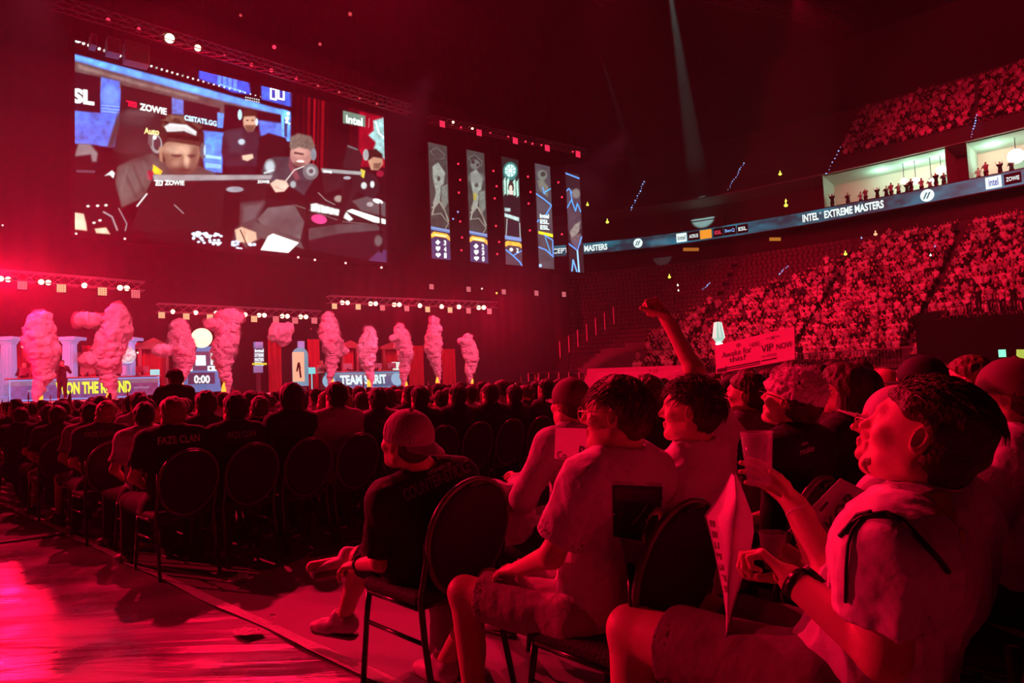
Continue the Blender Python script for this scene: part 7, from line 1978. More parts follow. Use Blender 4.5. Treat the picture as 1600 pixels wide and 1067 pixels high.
def hairmesh(H, style, m, emit, seed, thick=.014, h=.0045, n=500, L=.05, r_=.0024, region=None, direction=None, lift=.35, jitter=.35, base=None, zmin=.0, skirt=None):
    V, Q = hair_field(H, h, style, thick).mesh(); nn = vnormals(V, Q)
    loc = (V - vn(H.c)) @ np.array([list(H.f), list(H.l), list(H.u)]).T
    V = V + nn * (.006 * vnoise(loc * np.array([.5, 1.3, .6]), 70, seed) + .006 * vnoise(loc, 26, seed + 1))[:, None]
    o = emit('hair', (V, Q), m)
    mb = strands(H, n, seed, L, thick, r_, region, direction, jitter, lift, zmin=zmin)
    lk = mk('locks', np.array([tuple(v) for v in mb.v]) - np.array(tuple(base)), mb.f, m, o, True)
    return o
def bvh_of(o, base):
    return BVHTree.FromPolygons([v.co + Vector(base) for v in o.data.vertices], [tuple(p.vertices) for p in o.data.polygons])
def onsurf(bv, px, py, lift=.003):
    d = ray(px, py).normalized(); h = bv.ray_cast(CAM, d)
    return None if h[0] is None else h[0] - d * lift
def surf_text(s_, tl, tr, bl, bv, base, m, parent, lift=.004, bold=.0):
    v, f, W, H_ = text_geo(s_, bold); out = []
    for x, y, _ in v:
        a = float(x) / W; b = float(y) / H_; px = bl[0] + (tr[0] - tl[0]) * a + (tl[0] - bl[0]) * b; py = bl[1] + (tr[1] - tl[1]) * a + (tl[1] - bl[1]) * b
        out.append(onsurf(bv, px, py, lift))
    ff = [q for q in f if all(out[i] is not None for i in q)]
    if ff: return mk('print', [(x if x is not None else Vector(base)) - Vector(base) for x in out], ff, m, parent)
def surf_patch(poly, bv, base, m, parent, lift=.003, n=22, name='print_panel'):
    """quad patch tl,tr,br,bl laid on the cloth"""
    tl, tr, br, bl = [np.array(p, float) for p in poly]; V = []; ok = []
    for j in range(n + 1):
        for i in range(n + 1):
            a, b = i / n, j / n; p = (tl * (1 - a) + tr * a) * (1 - b) + (bl * (1 - a) + br * a) * b; x = onsurf(bv, p[0], p[1], lift); ok.append(x is not None); V.append((x if x is not None else Vector(base)) - Vector(base))
    f = [(j * (n + 1) + i, j * (n + 1) + i + 1, (j + 1) * (n + 1) + i + 1, (j + 1) * (n + 1) + i) for j in range(n) for i in range(n)]
    f = [q for q in f if all(ok[k] for k in q)]
    return mk(name, V, f, m, parent) if f else None
def az_dir(deg, pitch=0):
    a = math.radians(deg); p = math.radians(pitch); return Vector((math.sin(a) * math.cos(p), math.cos(a) * math.cos(p), math.sin(p)))
def band(c, axis, r0, w, t, m, name, parent, base, squash=None, n=28):
    """ring around a limb"""
    axis = unit(axis); x = unit(axis.cross(Vector((.3, .2, .9)))); y = axis.cross(x); mb = MB(); V = []; c = Vector(c) - Vector(base)
    for r_, z in ((r0, -w / 2), (r0 + t, -w / 2), (r0 + t, w / 2), (r0, w / 2)):
        for j in range(n): a = 2 * PI * j / n; V.append(c + x * r_ * math.cos(a) + y * r_ * math.sin(a) + axis * z)
    f = [(i * n + j, i * n + (j + 1) % n, ((i + 1) % 4) * n + (j + 1) % n, ((i + 1) % 4) * n + j) for i in range(4) for j in range(n)]
    return mk(name, V, f, m, parent, True)
def watch(J, s_, m, parent, base, size=.022, t=.35, r_=.031):
    w = J['wr' + s_].lerp(J['el' + s_], t * .12); ax = J['el' + s_] - J['wr' + s_]; o = band(w, ax, r_, .022, .003, m, 'watch', parent, base)
    hd = J['hd' + s_]; nrm = unit(-Vector(hd[1])); a = unit(ax); b = a.cross(nrm); F = None
    c = w + nrm * (r_ + .004) - Vector(base); mb = MB(); mb.prism([(size * math.cos(2 * PI * i / 18), size * math.sin(2 * PI * i / 18)) for i in range(18)], lambda u, v, z: c + a * u + b * v + nrm * z, .01); mb.build('watch_face', m, o)
    return o
def glasses(H, base, parent, m):
    mb = MB(); B_ = Vector(base)
    for sg in (1, -1):
        mb.tube([H.p(.113, .033 * sg + .026 * math.cos(a), .006 + .02 * math.sin(a)) - B_ for a in np.linspace(0, 2 * PI, 25)[:-1]], .0016, 6, closed=True)
        mb.tube([H.p(.111, .059 * sg, .012) - B_, H.p(.06, .079 * sg, .014) - B_, H.p(-.005, .086 * sg, .014) - B_, H.p(-.02, .085 * sg, -.004) - B_], .0018, 6)
    mb.tube([H.p(.114, .008, .01) - B_, H.p(.117, 0, .013) - B_, H.p(.114, -.008, .01) - B_], .0015, 6)
    return mb.build('glasses', m, parent, True)
M_BLKP = mat('black_plastic', (.015, .015, .018), .3)
def toe_of(an, d, L=.16): return an + unit(Vector((d.x, d.y, 0))) * L + Vector((0, 0, -.06))

# --- A: man in a backwards cap, slouching, ankle on knee
J = {}
J['pelvis'] = P(655, 886, 3.1); J['neck'] = P(672, 742, 3.02); J['chest'] = J['pelvis'].lerp(J['neck'], .66) + Vector((.02, -.03, 0))
J['hipL'] = P(645, 890, 3.02); J['hipR'] = P(668, 880, 3.18); J['shL'] = P(606, 783, 2.92); J['shR'] = P(716, 745, 3.12)
J['elL'] = P(594, 878, 2.98); J['wrL'] = P(560, 882, 3.2); J['elR'] = P(705, 850, 3.35); J['wrR'] = P(640, 875, 3.55)
J['knL'] = P(566, 872, 3.38); J['anL'] = P(537, 968, 3.44); J['toeL'] = toe_of(J['anL'], az_dir(-62))
J['knR'] = P(632, 850, 3.72); J['anR'] = P(553, 868, 3.48); J['toeR'] = J['anR'] + Vector((-.19, -.08, -.03))
J['shupR'] = unit(Vector((-.25, .55, .8)))
J['fwd'] = az_dir(-50); J['skull'] = Head(P(634, 692, 2.95), az_dir(-58, 14), Vector((-.35, .1, .93)), 1.06)
J['hdL'] = (az_dir(-60, -10), Vector((.2, .1, -1)), Vector((.3, .8, 0)), (.5, .5, .4))
J['hdR'] = (az_dir(-100, -20), Vector((0, 0, -1)), Vector((-.5, -.5, 0)), (.5, .5, .4))
bA = Vector((J['pelvis'].x, J['pelvis'].y, 0))
rA, shA, em = hero('man in backwards cap and black printed T-shirt sitting with one ankle on his knee', J, bA, top=M_BT, bottoms=M_TR, G=1.05, B=1.0, shorts=.86, seed=3, sleeve=.8, extra=.026)
H = J['skull']; V, Q = hair_field(H, .006, 'buzz', .006).mesh(); em('hair', (V, Q), M_HD)
(V, Q), (bv_, bq_) = cap_geo(H, .0045, back=True, brim=.075)
M_CAPA = mat('cap_washed', (.42, .34, .36), .75, bump=.3, bscale=50)
cpA = em('cap', (V, Q), M_CAPA); mk('brim', np.array([tuple(x) for x in bv_]) - np.array(tuple(bA)), bq_, M_CAPA, cpA, True)
bvc = bvh_of(cpA, bA)
for (a, b, c_) in (((632, 640), (642, 700), 1), ((606, 648), (600, 690), 1)):
    pts = [onsurf(bvc, a[0] + (b[0] - a[0]) * t, a[1] + (b[1] - a[1]) * t, .001) for t in np.linspace(0, 1, 12)]; pts = [p - bA for p in pts if p is not None]
    if len(pts) > 2: mb = MB(); mb.tube(pts, .0014, 5); mb.build('seam', mat('seam', (.2, .15, .17), .8), cpA)
M_EMB = mat('embroidery', (.75, .66, .68), .6)
surf_text('SW', (636, 675), (654, 679), (634, 692), bvc, bA, M_EMB, cpA, bold=.0)
bvs = bvh_of(shA, bA)
surf_text('LEGENDS OF', (668, 736), (704, 721), (670, 742), bvs, bA, M_EMB, shA, bold=.0)
surf_text('COUNTER-STRIKE', (628, 765), (730, 717), (634, 784), bvs, bA, mat('print_red_grey', (.2, .13, .14), .6), shA, bold=.02)
watch(J, 'L', M_BLKP, rA, bA, .018)
put_chair(bA.x + .05, bA.y - .04, A_FWD - math.radians(2), 'black banquet chair under the man in the backwards cap', 'near banquet chairs')

# --- B: young man with glasses in a white T-shirt
J = {}
J['pelvis'] = P(925, 955, 2.42); J['neck'] = P(977, 716, 2.31); J['chest'] = J['pelvis'].lerp(J['neck'], .68) + Vector((-.03, .03, 0))
J['hipL'] = P(902, 962, 2.35); J['hipR'] = P(948, 940, 2.52); J['shL'] = P(918, 752, 2.17); J['shR'] = P(1016, 738, 2.44)
J['elL'] = P(862, 868, 2.22); J['wrL'] = P(812, 888, 2.42); J['elR'] = P(950, 845, 2.6); J['wrR'] = P(826, 880, 2.62)
J['knL'] = P(725, 925, 2.6); J['anL'] = P(748, 1150, 2.52); J['toeL'] = toe_of(J['anL'], az_dir(-50))
J['knR'] = P(765, 912, 2.85); J['anR'] = P(692, 1040, 2.95); J['toeR'] = toe_of(J['anR'], az_dir(-40))
J['fwd'] = az_dir(-55); J['skull'] = Head(P(962, 650, 2.27), az_dir(-68, 4), Vector((.06, 0, 1)))
J['hdL'] = (az_dir(-45, -12), Vector((.1, .2, -1)), Vector((.7, .7, .1)), (.35, .45, .3)); J['hdR'] = (az_dir(-110, -12), Vector((0, 0, -1)), Vector((-.6, -.4, .1)), (.35, .45, .3))
bB = Vector((J['pelvis'].x, J['pelvis'].y, 0))
rB, shB, em = hero('young man with glasses and tousled hair, white T-shirt with a dark back print', J, bB, top=M_WT, bottoms=M_SHORT, G=1.0, B=1.0, shorts=.8, seed=5, sleeve=.74, extra=.022, amp=.015)
fwdh = lambda q: Vector((1.0 if q.x > -.2 else .2, 0, -.2 - (1.2 if q.x < -.2 else 0)))
hairmesh(J['skull'], 'short', M_HB, em, 5, thick=.010, n=650, L=.05, r_=.0034, direction=fwdh, lift=.22, jitter=.35, base=bB, zmin=-.25, region=lambda q: not (q.x > .55 and q.z < .35) and not (abs(q.y) > .75 and q.z < .1 and q.x > -.3))
glasses(J['skull'], bB, rB, mat('gold_wire', (.7, .5, .35), .25, .8)); bv = bvh_of(shB, bB)
pn = surf_patch(((957, 757), (1035, 760), (1032, 850), (958, 838)), bv, bB, mat('print_navy', (.03, .035, .06), .6), shB)
surf_text('OVER AND OVER AGAIN', (958, 752), (990, 753.5), (958, 755), bv, bB, M_BT, shB, .005); surf_text('WORLDWIDE', (1010, 754), (1034, 755.5), (1010, 757), bv, bB, M_BT, shB, .005)
surf_patch(((960, 763), (1030, 766), (1030, 790), (961, 780)), bv, bB, mat('print_mist', (.09, .07, .11), .6), shB, .0045, name='print_sky')
put_chair(bB.x + .06, bB.y - .05, A_FWD - math.radians(4), 'black banquet chair behind the young man with glasses', 'near banquet chairs')

# --- C: young man with a raised fist
J = {}
J['pelvis'] = P(1112, 905, 2.8); J['neck'] = P(1090, 702, 2.68); J['chest'] = J['pelvis'].lerp(J['neck'], .66)
J['hipL'] = P(1088, 912, 2.72); J['hipR'] = P(1135, 893, 2.9); J['shL'] = P(1052, 752, 2.56); J['shR'] = P(1128, 690, 2.8)
J['elR'] = P(1085, 578, 2.78); J['wrR'] = P(1044, 502, 2.86); J['elL'] = P(1046, 850, 2.5); J['wrL'] = P(985, 880, 2.75)
J['knL'] = P(985, 880, 3.05); J['anL'] = P(985, 1010, 3.0); J['toeL'] = toe_of(J['anL'], az_dir(-46)); J['knR'] = P(1025, 870, 3.25); J['anR'] = P(1020, 985, 3.2); J['toeR'] = toe_of(J['anR'], az_dir(-46))
J['fwd'] = az_dir(-50); J['skull'] = Head(P(1078, 643, 2.63), az_dir(-68, 6), Vector((.04, 0, 1)))
fd = unit(J['wrR'] - J['elR']); J['hdR'] = (unit(fd + Vector((-.25, 0, .1))), unit(Vector((-.75, -.35, -.55))), Vector((.5, .3, .7)), (1.55, 1.75, 1.2), 1.1, .0, .3, .8)
J['hdL'] = (az_dir(-50, -10), Vector((0, 0, -1)), Vector((.7, .7, .1)), (.35, .45, .3))
bC = Vector((J['pelvis'].x, J['pelvis'].y, 0))
rC, shC, em = hero('young man in a white T-shirt thrusting his right fist into the air', J, bC, top=M_WT, bottoms=M_TR, G=.98, B=.98, shorts=None, seed=9, sleeve=.52, extra=.026, amp=.016)
hairmesh(J['skull'], 'short', M_HD, em, 8, thick=.010, n=650, L=.045, r_=.003, direction=lambda q: Vector((1.0 if q.x > -.3 else .1, 0, .3 if q.z > .3 else -1)), lift=.45, jitter=.4, base=bC, zmin=-.2, region=lambda q: not (q.x > .6 and q.z < .3) and not (abs(q.y) > .75 and q.z < .1 and q.x > -.3))
put_chair(bC.x + .1, bC.y - .08, A_FWD - math.radians(3), 'black banquet chair under the man raising his fist', 'near banquet chairs')

# --- D: bearded man leaning back in the right foreground
J = {}
J['pelvis'] = P(1335, 1085, 1.72); J['neck'] = P(1462, 782, 1.5); J['chest'] = J['pelvis'].lerp(J['neck'], .68) + Vector((-.0, .0, .0))
J['hipL'] = P(1285, 1085, 1.64); J['hipR'] = P(1330, 1050, 1.84); J['shL'] = P(1392, 868, 1.37); J['shR'] = P(1482, 805, 1.66)
J['elL'] = P(1380, 1022, 1.38); J['wrL'] = P(1240, 908, 1.56); J['elR'] = P(1300, 905, 1.78); J['wrR'] = P(1243, 790, 1.92)
J['knL'] = P(988, 985, 2.05); J['anL'] = P(985, 1260, 2.0); J['toeL'] = toe_of(J['anL'], az_dir(-50)); J['knR'] = P(1105, 965, 2.3); J['anR'] = P(1100, 1180, 2.25); J['toeR'] = toe_of(J['anR'], az_dir(-45))
J['fwd'] = az_dir(-52); J['skull'] = Head(P(1441, 684, 1.48), az_dir(-48, 22), Vector((.15, 0, 1)), 1.03)
fd = unit(J['wrL'] - J['elL']); J['hdL'] = (unit(P(1178, 852, 1.64) - J['wrL']), unit(Vector((-.75, .2, -.5))), unit(Vector((.2, .9, .4))), (.9, 1.3, .8), 1.02, .02, .5, .5)
fd = unit(J['wrR'] - J['elR']); J['hdR'] = (unit(fd + Vector((-.55, 0, .15))), unit(Vector((-.5, -.6, -.4))), unit(Vector((-.2, -.4, .9))), (.35, .4, .3), 1.02, .06, .6, .3)
bD = Vector((J['pelvis'].x, J['pelvis'].y, 0))
rD, shD, em = hero('bearded man in white T-shirt leaning back, head tilted up, black cord over his shoulder', J, bD, top=M_WT, bottoms=mat('dark_shorts', (.2, .17, .17), .8, bump=.3, bscale=20), G=1.12, B=1.25, shorts=.74, seed=12, sleeve=.62, extra=.024, amp=.017, hb=.005, hem=.06, neckr=.068)
H = J['skull']
hairmesh(H, 'short', M_HD, em, 15, thick=.009, h=.0038, n=800, L=.042, r_=.003, direction=lambda q: Vector((-1.0, 0, .2)), lift=.32, jitter=.22, base=bD, zmin=.45, region=lambda q: abs(q.y) < .75)
F = Field(vn(H.c) - .17, vn(H.c) + .17, .0038)
F.cone(H.p(.066, .018, -.09), H.p(.066, -.018, -.09), .021, .021, .01); F.cone(H.p(.06, .04, -.08), H.p(.0, .064, -.05), .012, .007, .012); F.cone(H.p(.06, -.04, -.08), H.p(.0, -.064, -.05), .012, .007, .012)
V, Q = F.mesh(); V = V + vnormals(V, Q) * (.003 * vnoise(V, 160, 3))[:, None]; em('beard', (V, Q), mat('beard', (.2, .09, .055), .6, bump=.6, bscale=200))
for sg in (1, -1): mb = MB(); mb.tube([H.p(.094, .016 * sg, .028) - bD, H.p(.088, .034 * sg, .031) - bD, H.p(.072, .05 * sg, .025) - bD], [.003, .004, .002], 6); mb.build('eyebrow', M_HD, rD, True)
bv = bvh_of(shD, bD)
M_CORD = mat('black_cord', (.012, .012, .014), .5)
def cord(pts, r_, name, bv, base, parent, lift=.006):
    q = []
    for i in range(len(pts) - 1):
        for t in np.linspace(0, 1, 8)[:-1]: q.append((pts[i][0] + (pts[i + 1][0] - pts[i][0]) * t, pts[i][1] + (pts[i + 1][1] - pts[i][1]) * t))
    w = [onsurf(bv, x, y, lift) for x, y in q]; w = [p - base for p in w if p is not None]
    out = [w[0]] if w else []
    for p in w[1:]:
        if (p - out[-1]).length < .12: out.append(p)
    if len(out) > 2: mb = MB(); mb.tube(out, r_, 7); return mb.build(name, M_CORD, parent, True)
cord([(1312, 838), (1330, 818), (1352, 806), (1385, 801), (1410, 813), (1440, 845), (1465, 872), (1485, 898)], .0055, 'shoulder_strap', bv, bD, rD)
cord([(1345, 812), (1332, 828), (1325, 850), (1322, 890), (1321, 950)], .0035, 'shoulder_strap', bv, bD, rD); cord([(1318, 832), (1340, 805), (1366, 799)], .0055, 'shoulder_strap', bv, bD, rD, .01)
M_YEL = mat('print_yellow', (.75, .7, .05), .6)
for q in (((1448, 770), (1482, 768), (1490, 790), (1462, 786)), ((1462, 786), (1490, 786), (1486, 802), (1458, 806)), ((1478, 802), (1494, 796), (1498, 822), (1490, 812)), ((1498, 828), (1506, 826), (1508, 850), (1502, 844))): surf_patch(q, bv, bD, M_YEL, shD, .004, 10, 'print_leaf')
watch(J, 'L', M_BLKP, rD, bD, .026, t=.4, r_=.034)
for t in (.1, .25): band(J['wrR'].lerp(J['elR'], t), J['elR'] - J['wrR'], .033, .006, .003, M_WT, 'bracelet', rD, bD)
JD = J
put_chair(bD.x + .09, bD.y - .07, A_FWD - math.radians(2), 'black banquet chair behind the bearded man leaning back', 'near banquet chairs')

# the folded printed sheet in his hand
rowsS = [(737, 1143, 1149, 1.84), (770, 1126, 1163, 1.83), (806, 1100, 1176, 1.80), (830, 1107, 1178, 1.79), (860, 1115, 1173, 1.79), (890, 1121, 1163, 1.80), (925, 1129, 1153, 1.81), (960, 1134, 1144, 1.82), (985, 1134, 1140, 1.82), (1010, 1129, 1134, 1.8), (1040, 1122, 1125, 1.78), (1062, 1118.5, 1120, 1.77)]
V = []; nC = 12
for y, xa, xb, d in rowsS:
    for i in range(nC + 1):
        t = i / nC; V.append(P(xa + (xb - xa) * t, y + 6 * math.sin(t * 3), d + .05 * math.sin(t * PI * 1.6 + y * .01) - .06 * t))
n1 = len(V); nn_ = unit(ray(1140, 870)) * .0025; V2 = V + [v + nn_ for v in V]
f = []; R_ = len(rowsS)
for j in range(R_ - 1):
    for i in range(nC):
        a = j * (nC + 1) + i; f.append((a, a + nC + 1, a + nC + 2, a + 1)); f.append((n1 + a, n1 + a + 1, n1 + a + nC + 2, n1 + a + nC + 1))
    for i in (0, nC):
        a = j * (nC + 1) + i; f.append((a, a + nC + 1, n1 + a + nC + 1, n1 + a))
base = P(1140, 850, 1.82); M_PAPER = mat('paper', (.8, .76, .76), .7, bump=.15, bscale=14)
sheet = mk('printed_sheet', [v - base for v in V2], f, M_PAPER, None, True); sheet.location = base; tag(sheet, 'large folded paper sheet hanging from the bearded man\'s left hand', 'poster')
bv = BVHTree.FromPolygons([Vector(v) for v in V2], f)
for k in range(7):
    x0, y0 = 1108 + k * 3.5, 812 + k * 17; surf_patch(((x0, y0), (x0 + 9, y0 + 2), (x0 + 10, y0 + 12), (x0 + 2, y0 + 11)), bv, base, mat('ink_grey', (.2, .12, .13), .7), sheet, .002, 4, 'printed_block')

# --- E: man in cap and glasses beyond the bearded man
J = {}
J['pelvis'] = P(1440, 960, 2.3); J['neck'] = P(1432, 748, 2.12); J['chest'] = J['pelvis'].lerp(J['neck'], .66)
J['hipL'] = P(1410, 965, 2.24); J['hipR'] = P(1465, 945, 2.4); J['shL'] = P(1388, 790, 2.02); J['shR'] = P(1478, 765, 2.28)
J['elL'] = P(1335, 905, 1.98); J['wrL'] = P(1266, 884, 2.08); J['elR'] = P(1400, 880, 2.5); J['wrR'] = P(1320, 860, 2.55)
J['knL'] = P(1250, 935, 2.6); J['anL'] = P(1250, 1090, 2.6); J['toeL'] = toe_of(J['anL'], az_dir(-46)); J['knR'] = P(1300, 920, 2.8); J['anR'] = P(1300, 1060, 2.8); J['toeR'] = toe_of(J['anR'], az_dir(-46))
J['fwd'] = az_dir(-50); J['skull'] = Head(P(1400, 673, 2.06), az_dir(-62, 16), Vector((.1, 0, 1)))
fd = unit(J['wrL'] - J['elL']); J['hdL'] = (unit(fd + Vector((0, .1, .1))), unit(Vector((-.3, .9, 0))), Vector((0, .1, 1)), (.8, .8, .5), 1.0, .02, .5, .5); J['hdR'] = (az_dir(-90, 0), Vector((0, 0, -1)), Vector((-.5, -.6, 0)), (.4, .4, .4))
bE = Vector((J['pelvis'].x, J['pelvis'].y, 0))
rE, shE, em = hero('man in a pale cap and glasses beyond the bearded man, holding a clear cup', J, bE, top=M_WT, bottoms=M_TR, shorts=None, seed=17, extra=.026, G=1.02)
V, Q = hair_field(J['skull'], .006, 'buzz', .006).mesh(); em('hair', (V, Q), M_HD)
(V, Q), (bv_, bq_) = cap_geo(J['skull'], .0045, back=False, brim=.075, tilt=-.1); M_CAPE = mat('cap_pale', (.6, .5, .52), .7); cp = em('cap', (V, Q), M_CAPE); mk('brim', np.array([tuple(x) for x in bv_]) - np.array(tuple(bE)), bq_, M_CAPE, cp, True)
glasses(J['skull'], bE, rE, mat('gold_wire')); JE = J
p = J['wrL'] + J['hdL'][0] * .09 + J['hdL'][1] * .045
r = empty('plastic_cup', p - Vector((0, 0, .055)), 'clear plastic cup held in the lap beyond the bearded man\'s watch', 'cup'); M_CLR = mat('clear_plastic', (.9, .85, .85), .12, spec=.6); M_CLR.node_tree.nodes['Principled BSDF'].inputs['Alpha'].default_value = .28
mb = MB(); n = 24; pr = [(.032, 0), (.043, .115), (.041, .115), (.030, .004)]; mb.lathe(pr, n); mb.build('body', M_CLR, r, True); mb = MB(); mb.tube([(.043 * math.cos(2 * PI * i / n), .043 * math.sin(2 * PI * i / n), .115) for i in range(n)], .0018, 6, closed=True); mb.build('rim', M_CLR, r, True)
put_chair(bE.x + .1, bE.y - .1, A_FWD, 'black banquet chair under the man in the pale cap and glasses', 'near banquet chairs')
# second tall cup raised by the bearded man's right hand
p = JD['wrR'] + JD['hdR'][0] * .1 + JD['hdR'][1] * .04
r = empty('plastic_cup', p - Vector((0, 0, .03)), 'tall clear cup raised in the bearded man\'s right hand', 'cup'); r.location += Vector((-.015, 0, .035)); mb = MB(); mb.lathe([(.033, 0), (.045, .15), (.043, .15), (.031, .004)], 24); mb.build('body', M_CLR, r, True); mb = MB(); mb.tube([(.045 * math.cos(2 * PI * i / 24), .045 * math.sin(2 * PI * i / 24), .15) for i in range(24)], .002, 6, closed=True); mb.build('rim', M_CLR, r, True)

# --- F: people at the right edge and the cluster behind
def placed(label, x, y, ang, top, seed, yaw=0, up=.1, style='short', hairm=M_HD, cap=None, capm=M_CAPE, G=1.0, B=1.0, arms='lap', lean=0.0, hs=1.0, topname='shirt', long=False, tilt=0, sc=1.0, h=.0105, glass=False, bot=M_TR):
    Jl = pose(arms=arms, lean=lean, yaw=yaw, up=up, hs=hs, tilt=tilt)
    M = Matrix.Translation((x, y, 0)) @ Matrix.Rotation(ang, 4, 'Z') @ Matrix.Scale(sc, 4); R3 = Matrix.Rotation(ang, 3, 'Z')
    J = {k: (M @ v if isinstance(v, Vector) and k != 'fwd' else v) for k, v in Jl.items()}; J['fwd'] = R3 @ Jl['fwd']; Hl = Jl['skull']; J['skull'] = Head(M @ Hl.c, R3 @ Hl.f, R3 @ Hl.u, hs)
    for s_ in 'LR': J['hd' + s_] = (unit(J['wr' + s_] - J['el' + s_]), Vector((0, 0, -1)) if arms == 'lap' else unit(R3 @ Vector((0, .6, -.3))), R3 @ Vector((1 if s_ == 'L' else -1, .2, .2)), (.4, .5, .4))
    b = Vector((x, y, 0)); r, sh, em = hero(label, J, b, top=top, bottoms=bot, shorts=None, seed=seed, G=G, B=B, long=long, hb=h, fine=False, topname=topname)
    H = J['skull']
    if cap:
        V, Q = hair_field(H, .007, 'buzz', .006).mesh(); em('hair', (V, Q), hairm)
        (V, Q), (bv_, bq_) = cap_geo(H, .005, back=(cap == 'back'), brim=.075); cp = em('cap', (V, Q), capm); mk('brim', np.array([tuple(v) for v in bv_]) - np.array(tuple(b)), bq_, capm, cp, True)
    elif style != 'bald': 
        V, Q = hair_field(H, .006, style, .015).mesh(); nn = vnormals(V, Q); V = V + nn * (.005 * vnoise(V * np.array([1, 1, .35]), 70, seed) + .004 * vnoise(V, 30, seed))[:, None]; em('hair', (V, Q), hairm)
    if glass: glasses(H, b, r, M_BLKP)
    return r, sh, em, J, b
def at_px(px, d): q = P(px, 600, d); return q.x, q.y
x, y = at_px(1585, 2.35); placed('person in dark cap and pale T-shirt at the right edge behind the bearded man', x, y, A_FWD - .1, M_WT, 31, cap='front', capm=mat('cap_maroon', (.16, .1, .1), .7), up=.1, G=1.05); put_chair(x, y, A_FWD, 'black banquet chair under the person in a dark cap at the right edge', 'near banquet chairs')
x, y = at_px(1322, 3.15); rW, shW, em, JW, bW = placed('woman with long dark hair and black jersey looking toward the stage', x, y, A_FWD + .0, M_BT, 33, style='long', hairm=M_HD, up=.12, G=.9, B=.85, yaw=-.1, hs=.97, sc=1.02); put_chair(x + .02, y - .02, A_FWD, 'black banquet chair under the long-haired woman', 'near banquet chairs')
x, y = at_px(1225, 2.85)
rJ, shJ, em, JJ, bJ = placed('person in a fluffy pale hat and black jersey, head thrown back, one arm up', x, y, A_FWD, M_BT, 35, style='short', arms=('hold', 'lap'), up=.35, yaw=.0, G=1.02, glass=True, lean=-.04)
H = JJ['skull']; F = Field(vn(H.c) - .24, vn(H.c) + .24, .006); F.ell(H.p(-.02, 0, .055), H.ax, (.115, .095, .095), 0); F.ell(H.p(.0, 0, .045), H.ax, (.12, .1, .03), .03); F.plane(H.p(0, 0, .025), -H.u)
V, Q = F.mesh(); V = V + vnormals(V, Q) * (.006 * vnoise(V, 50, 3) + .006 * vnoise(V, 110, 4))[:, None]; hat = em('fluffy_hat', (V, Q), mat('fluff', (.75, .68, .68), .95, sheen=.5))
mb = strands(H, 380, 9, .028, .022, .0016, direction=lambda q: Vector((random.uniform(-1, 1), random.uniform(-1, 1), .4)), lift=1.1, jitter=.5, zmin=.3); mk('fluff', np.array([tuple(v) for v in mb.v]) - np.array(tuple(bJ)), mb.f, mat('fluff'), hat, True)
bv = bvh_of(shJ, bJ); surf_text('rookie', (1250, 701), (1272, 694), (1251, 711), bv, bJ, M_EMB, shJ, .004); surf_text('team', (1252, 692), (1262, 689), (1252, 697), bv, bJ, M_EMB, shJ, .004)
band(JJ['wrL'].lerp(JJ['elL'], .08), JJ['elL'] - JJ['wrL'], .031, .022, .004, M_BLKP, 'watch', rJ, bJ)
put_chair(x + .03, y - .03, A_FWD, 'black banquet chair under the person in the fluffy hat', 'near banquet chairs')
x, y = at_px(1168, 3.9); placed('dark-haired person in a grey top behind the lettered cardboard sign', x, y, A_FWD - .2, TOPS['grey'], 37, style='short', yaw=-.4, up=.1)
x, y = at_px(1385, 4.3); placed('bald person in a dark top behind the black-capped spectator', x, y, A_FWD - .1, TOPS['dark'], 39, style='bald', up=.1, G=1.05)
x, y = at_px(1345, 3.7); placed('person in a black cap and dark jacket right of the long-haired woman', x, y, A_FWD - .1, TOPS['black'], 41, cap='front', capm=M_CAPB, up=.2, long=True, topname='jacket')
x, y = at_px(1445, 3.3); placed('person in a wide black hat behind the man with cap and glasses', x, y, A_FWD - .1, TOPS['dark'], 43, cap='front', capm=M_CAPB, up=.0, G=1.05, sc=1.03)
x, y = at_px(1520, 3.6); placed('curly-haired person in a light top behind the bearded man\'s hair', x, y, A_FWD, TOPS['light grey'], 45, style='short', hairm=M_HB, sc=1.03)
x, y = at_px(900, 3.45); rH, shH, em, JH, bH = placed('person in cap and glasses and pale jacket holding up a sheet of paper', x, y, A_FWD - .05, TOPS['light grey'], 47, cap='front', capm=mat('cap_olive', (.14, .08, .08), .7), arms='read', up=.1, yaw=.1, glass=True, long=True, topname='jacket', lean=.03); put_chair(x + .02, y - .02, A_FWD - .03, 'black banquet chair under the person holding a sheet of paper', 'near banquet chairs')
x, y = at_px(1010, 3.55); placed('dark-clad person stretching an arm behind the young man with glasses', x, y, A_FWD - .15, TOPS['black'], 49, style='short', arms='phone', up=.1)

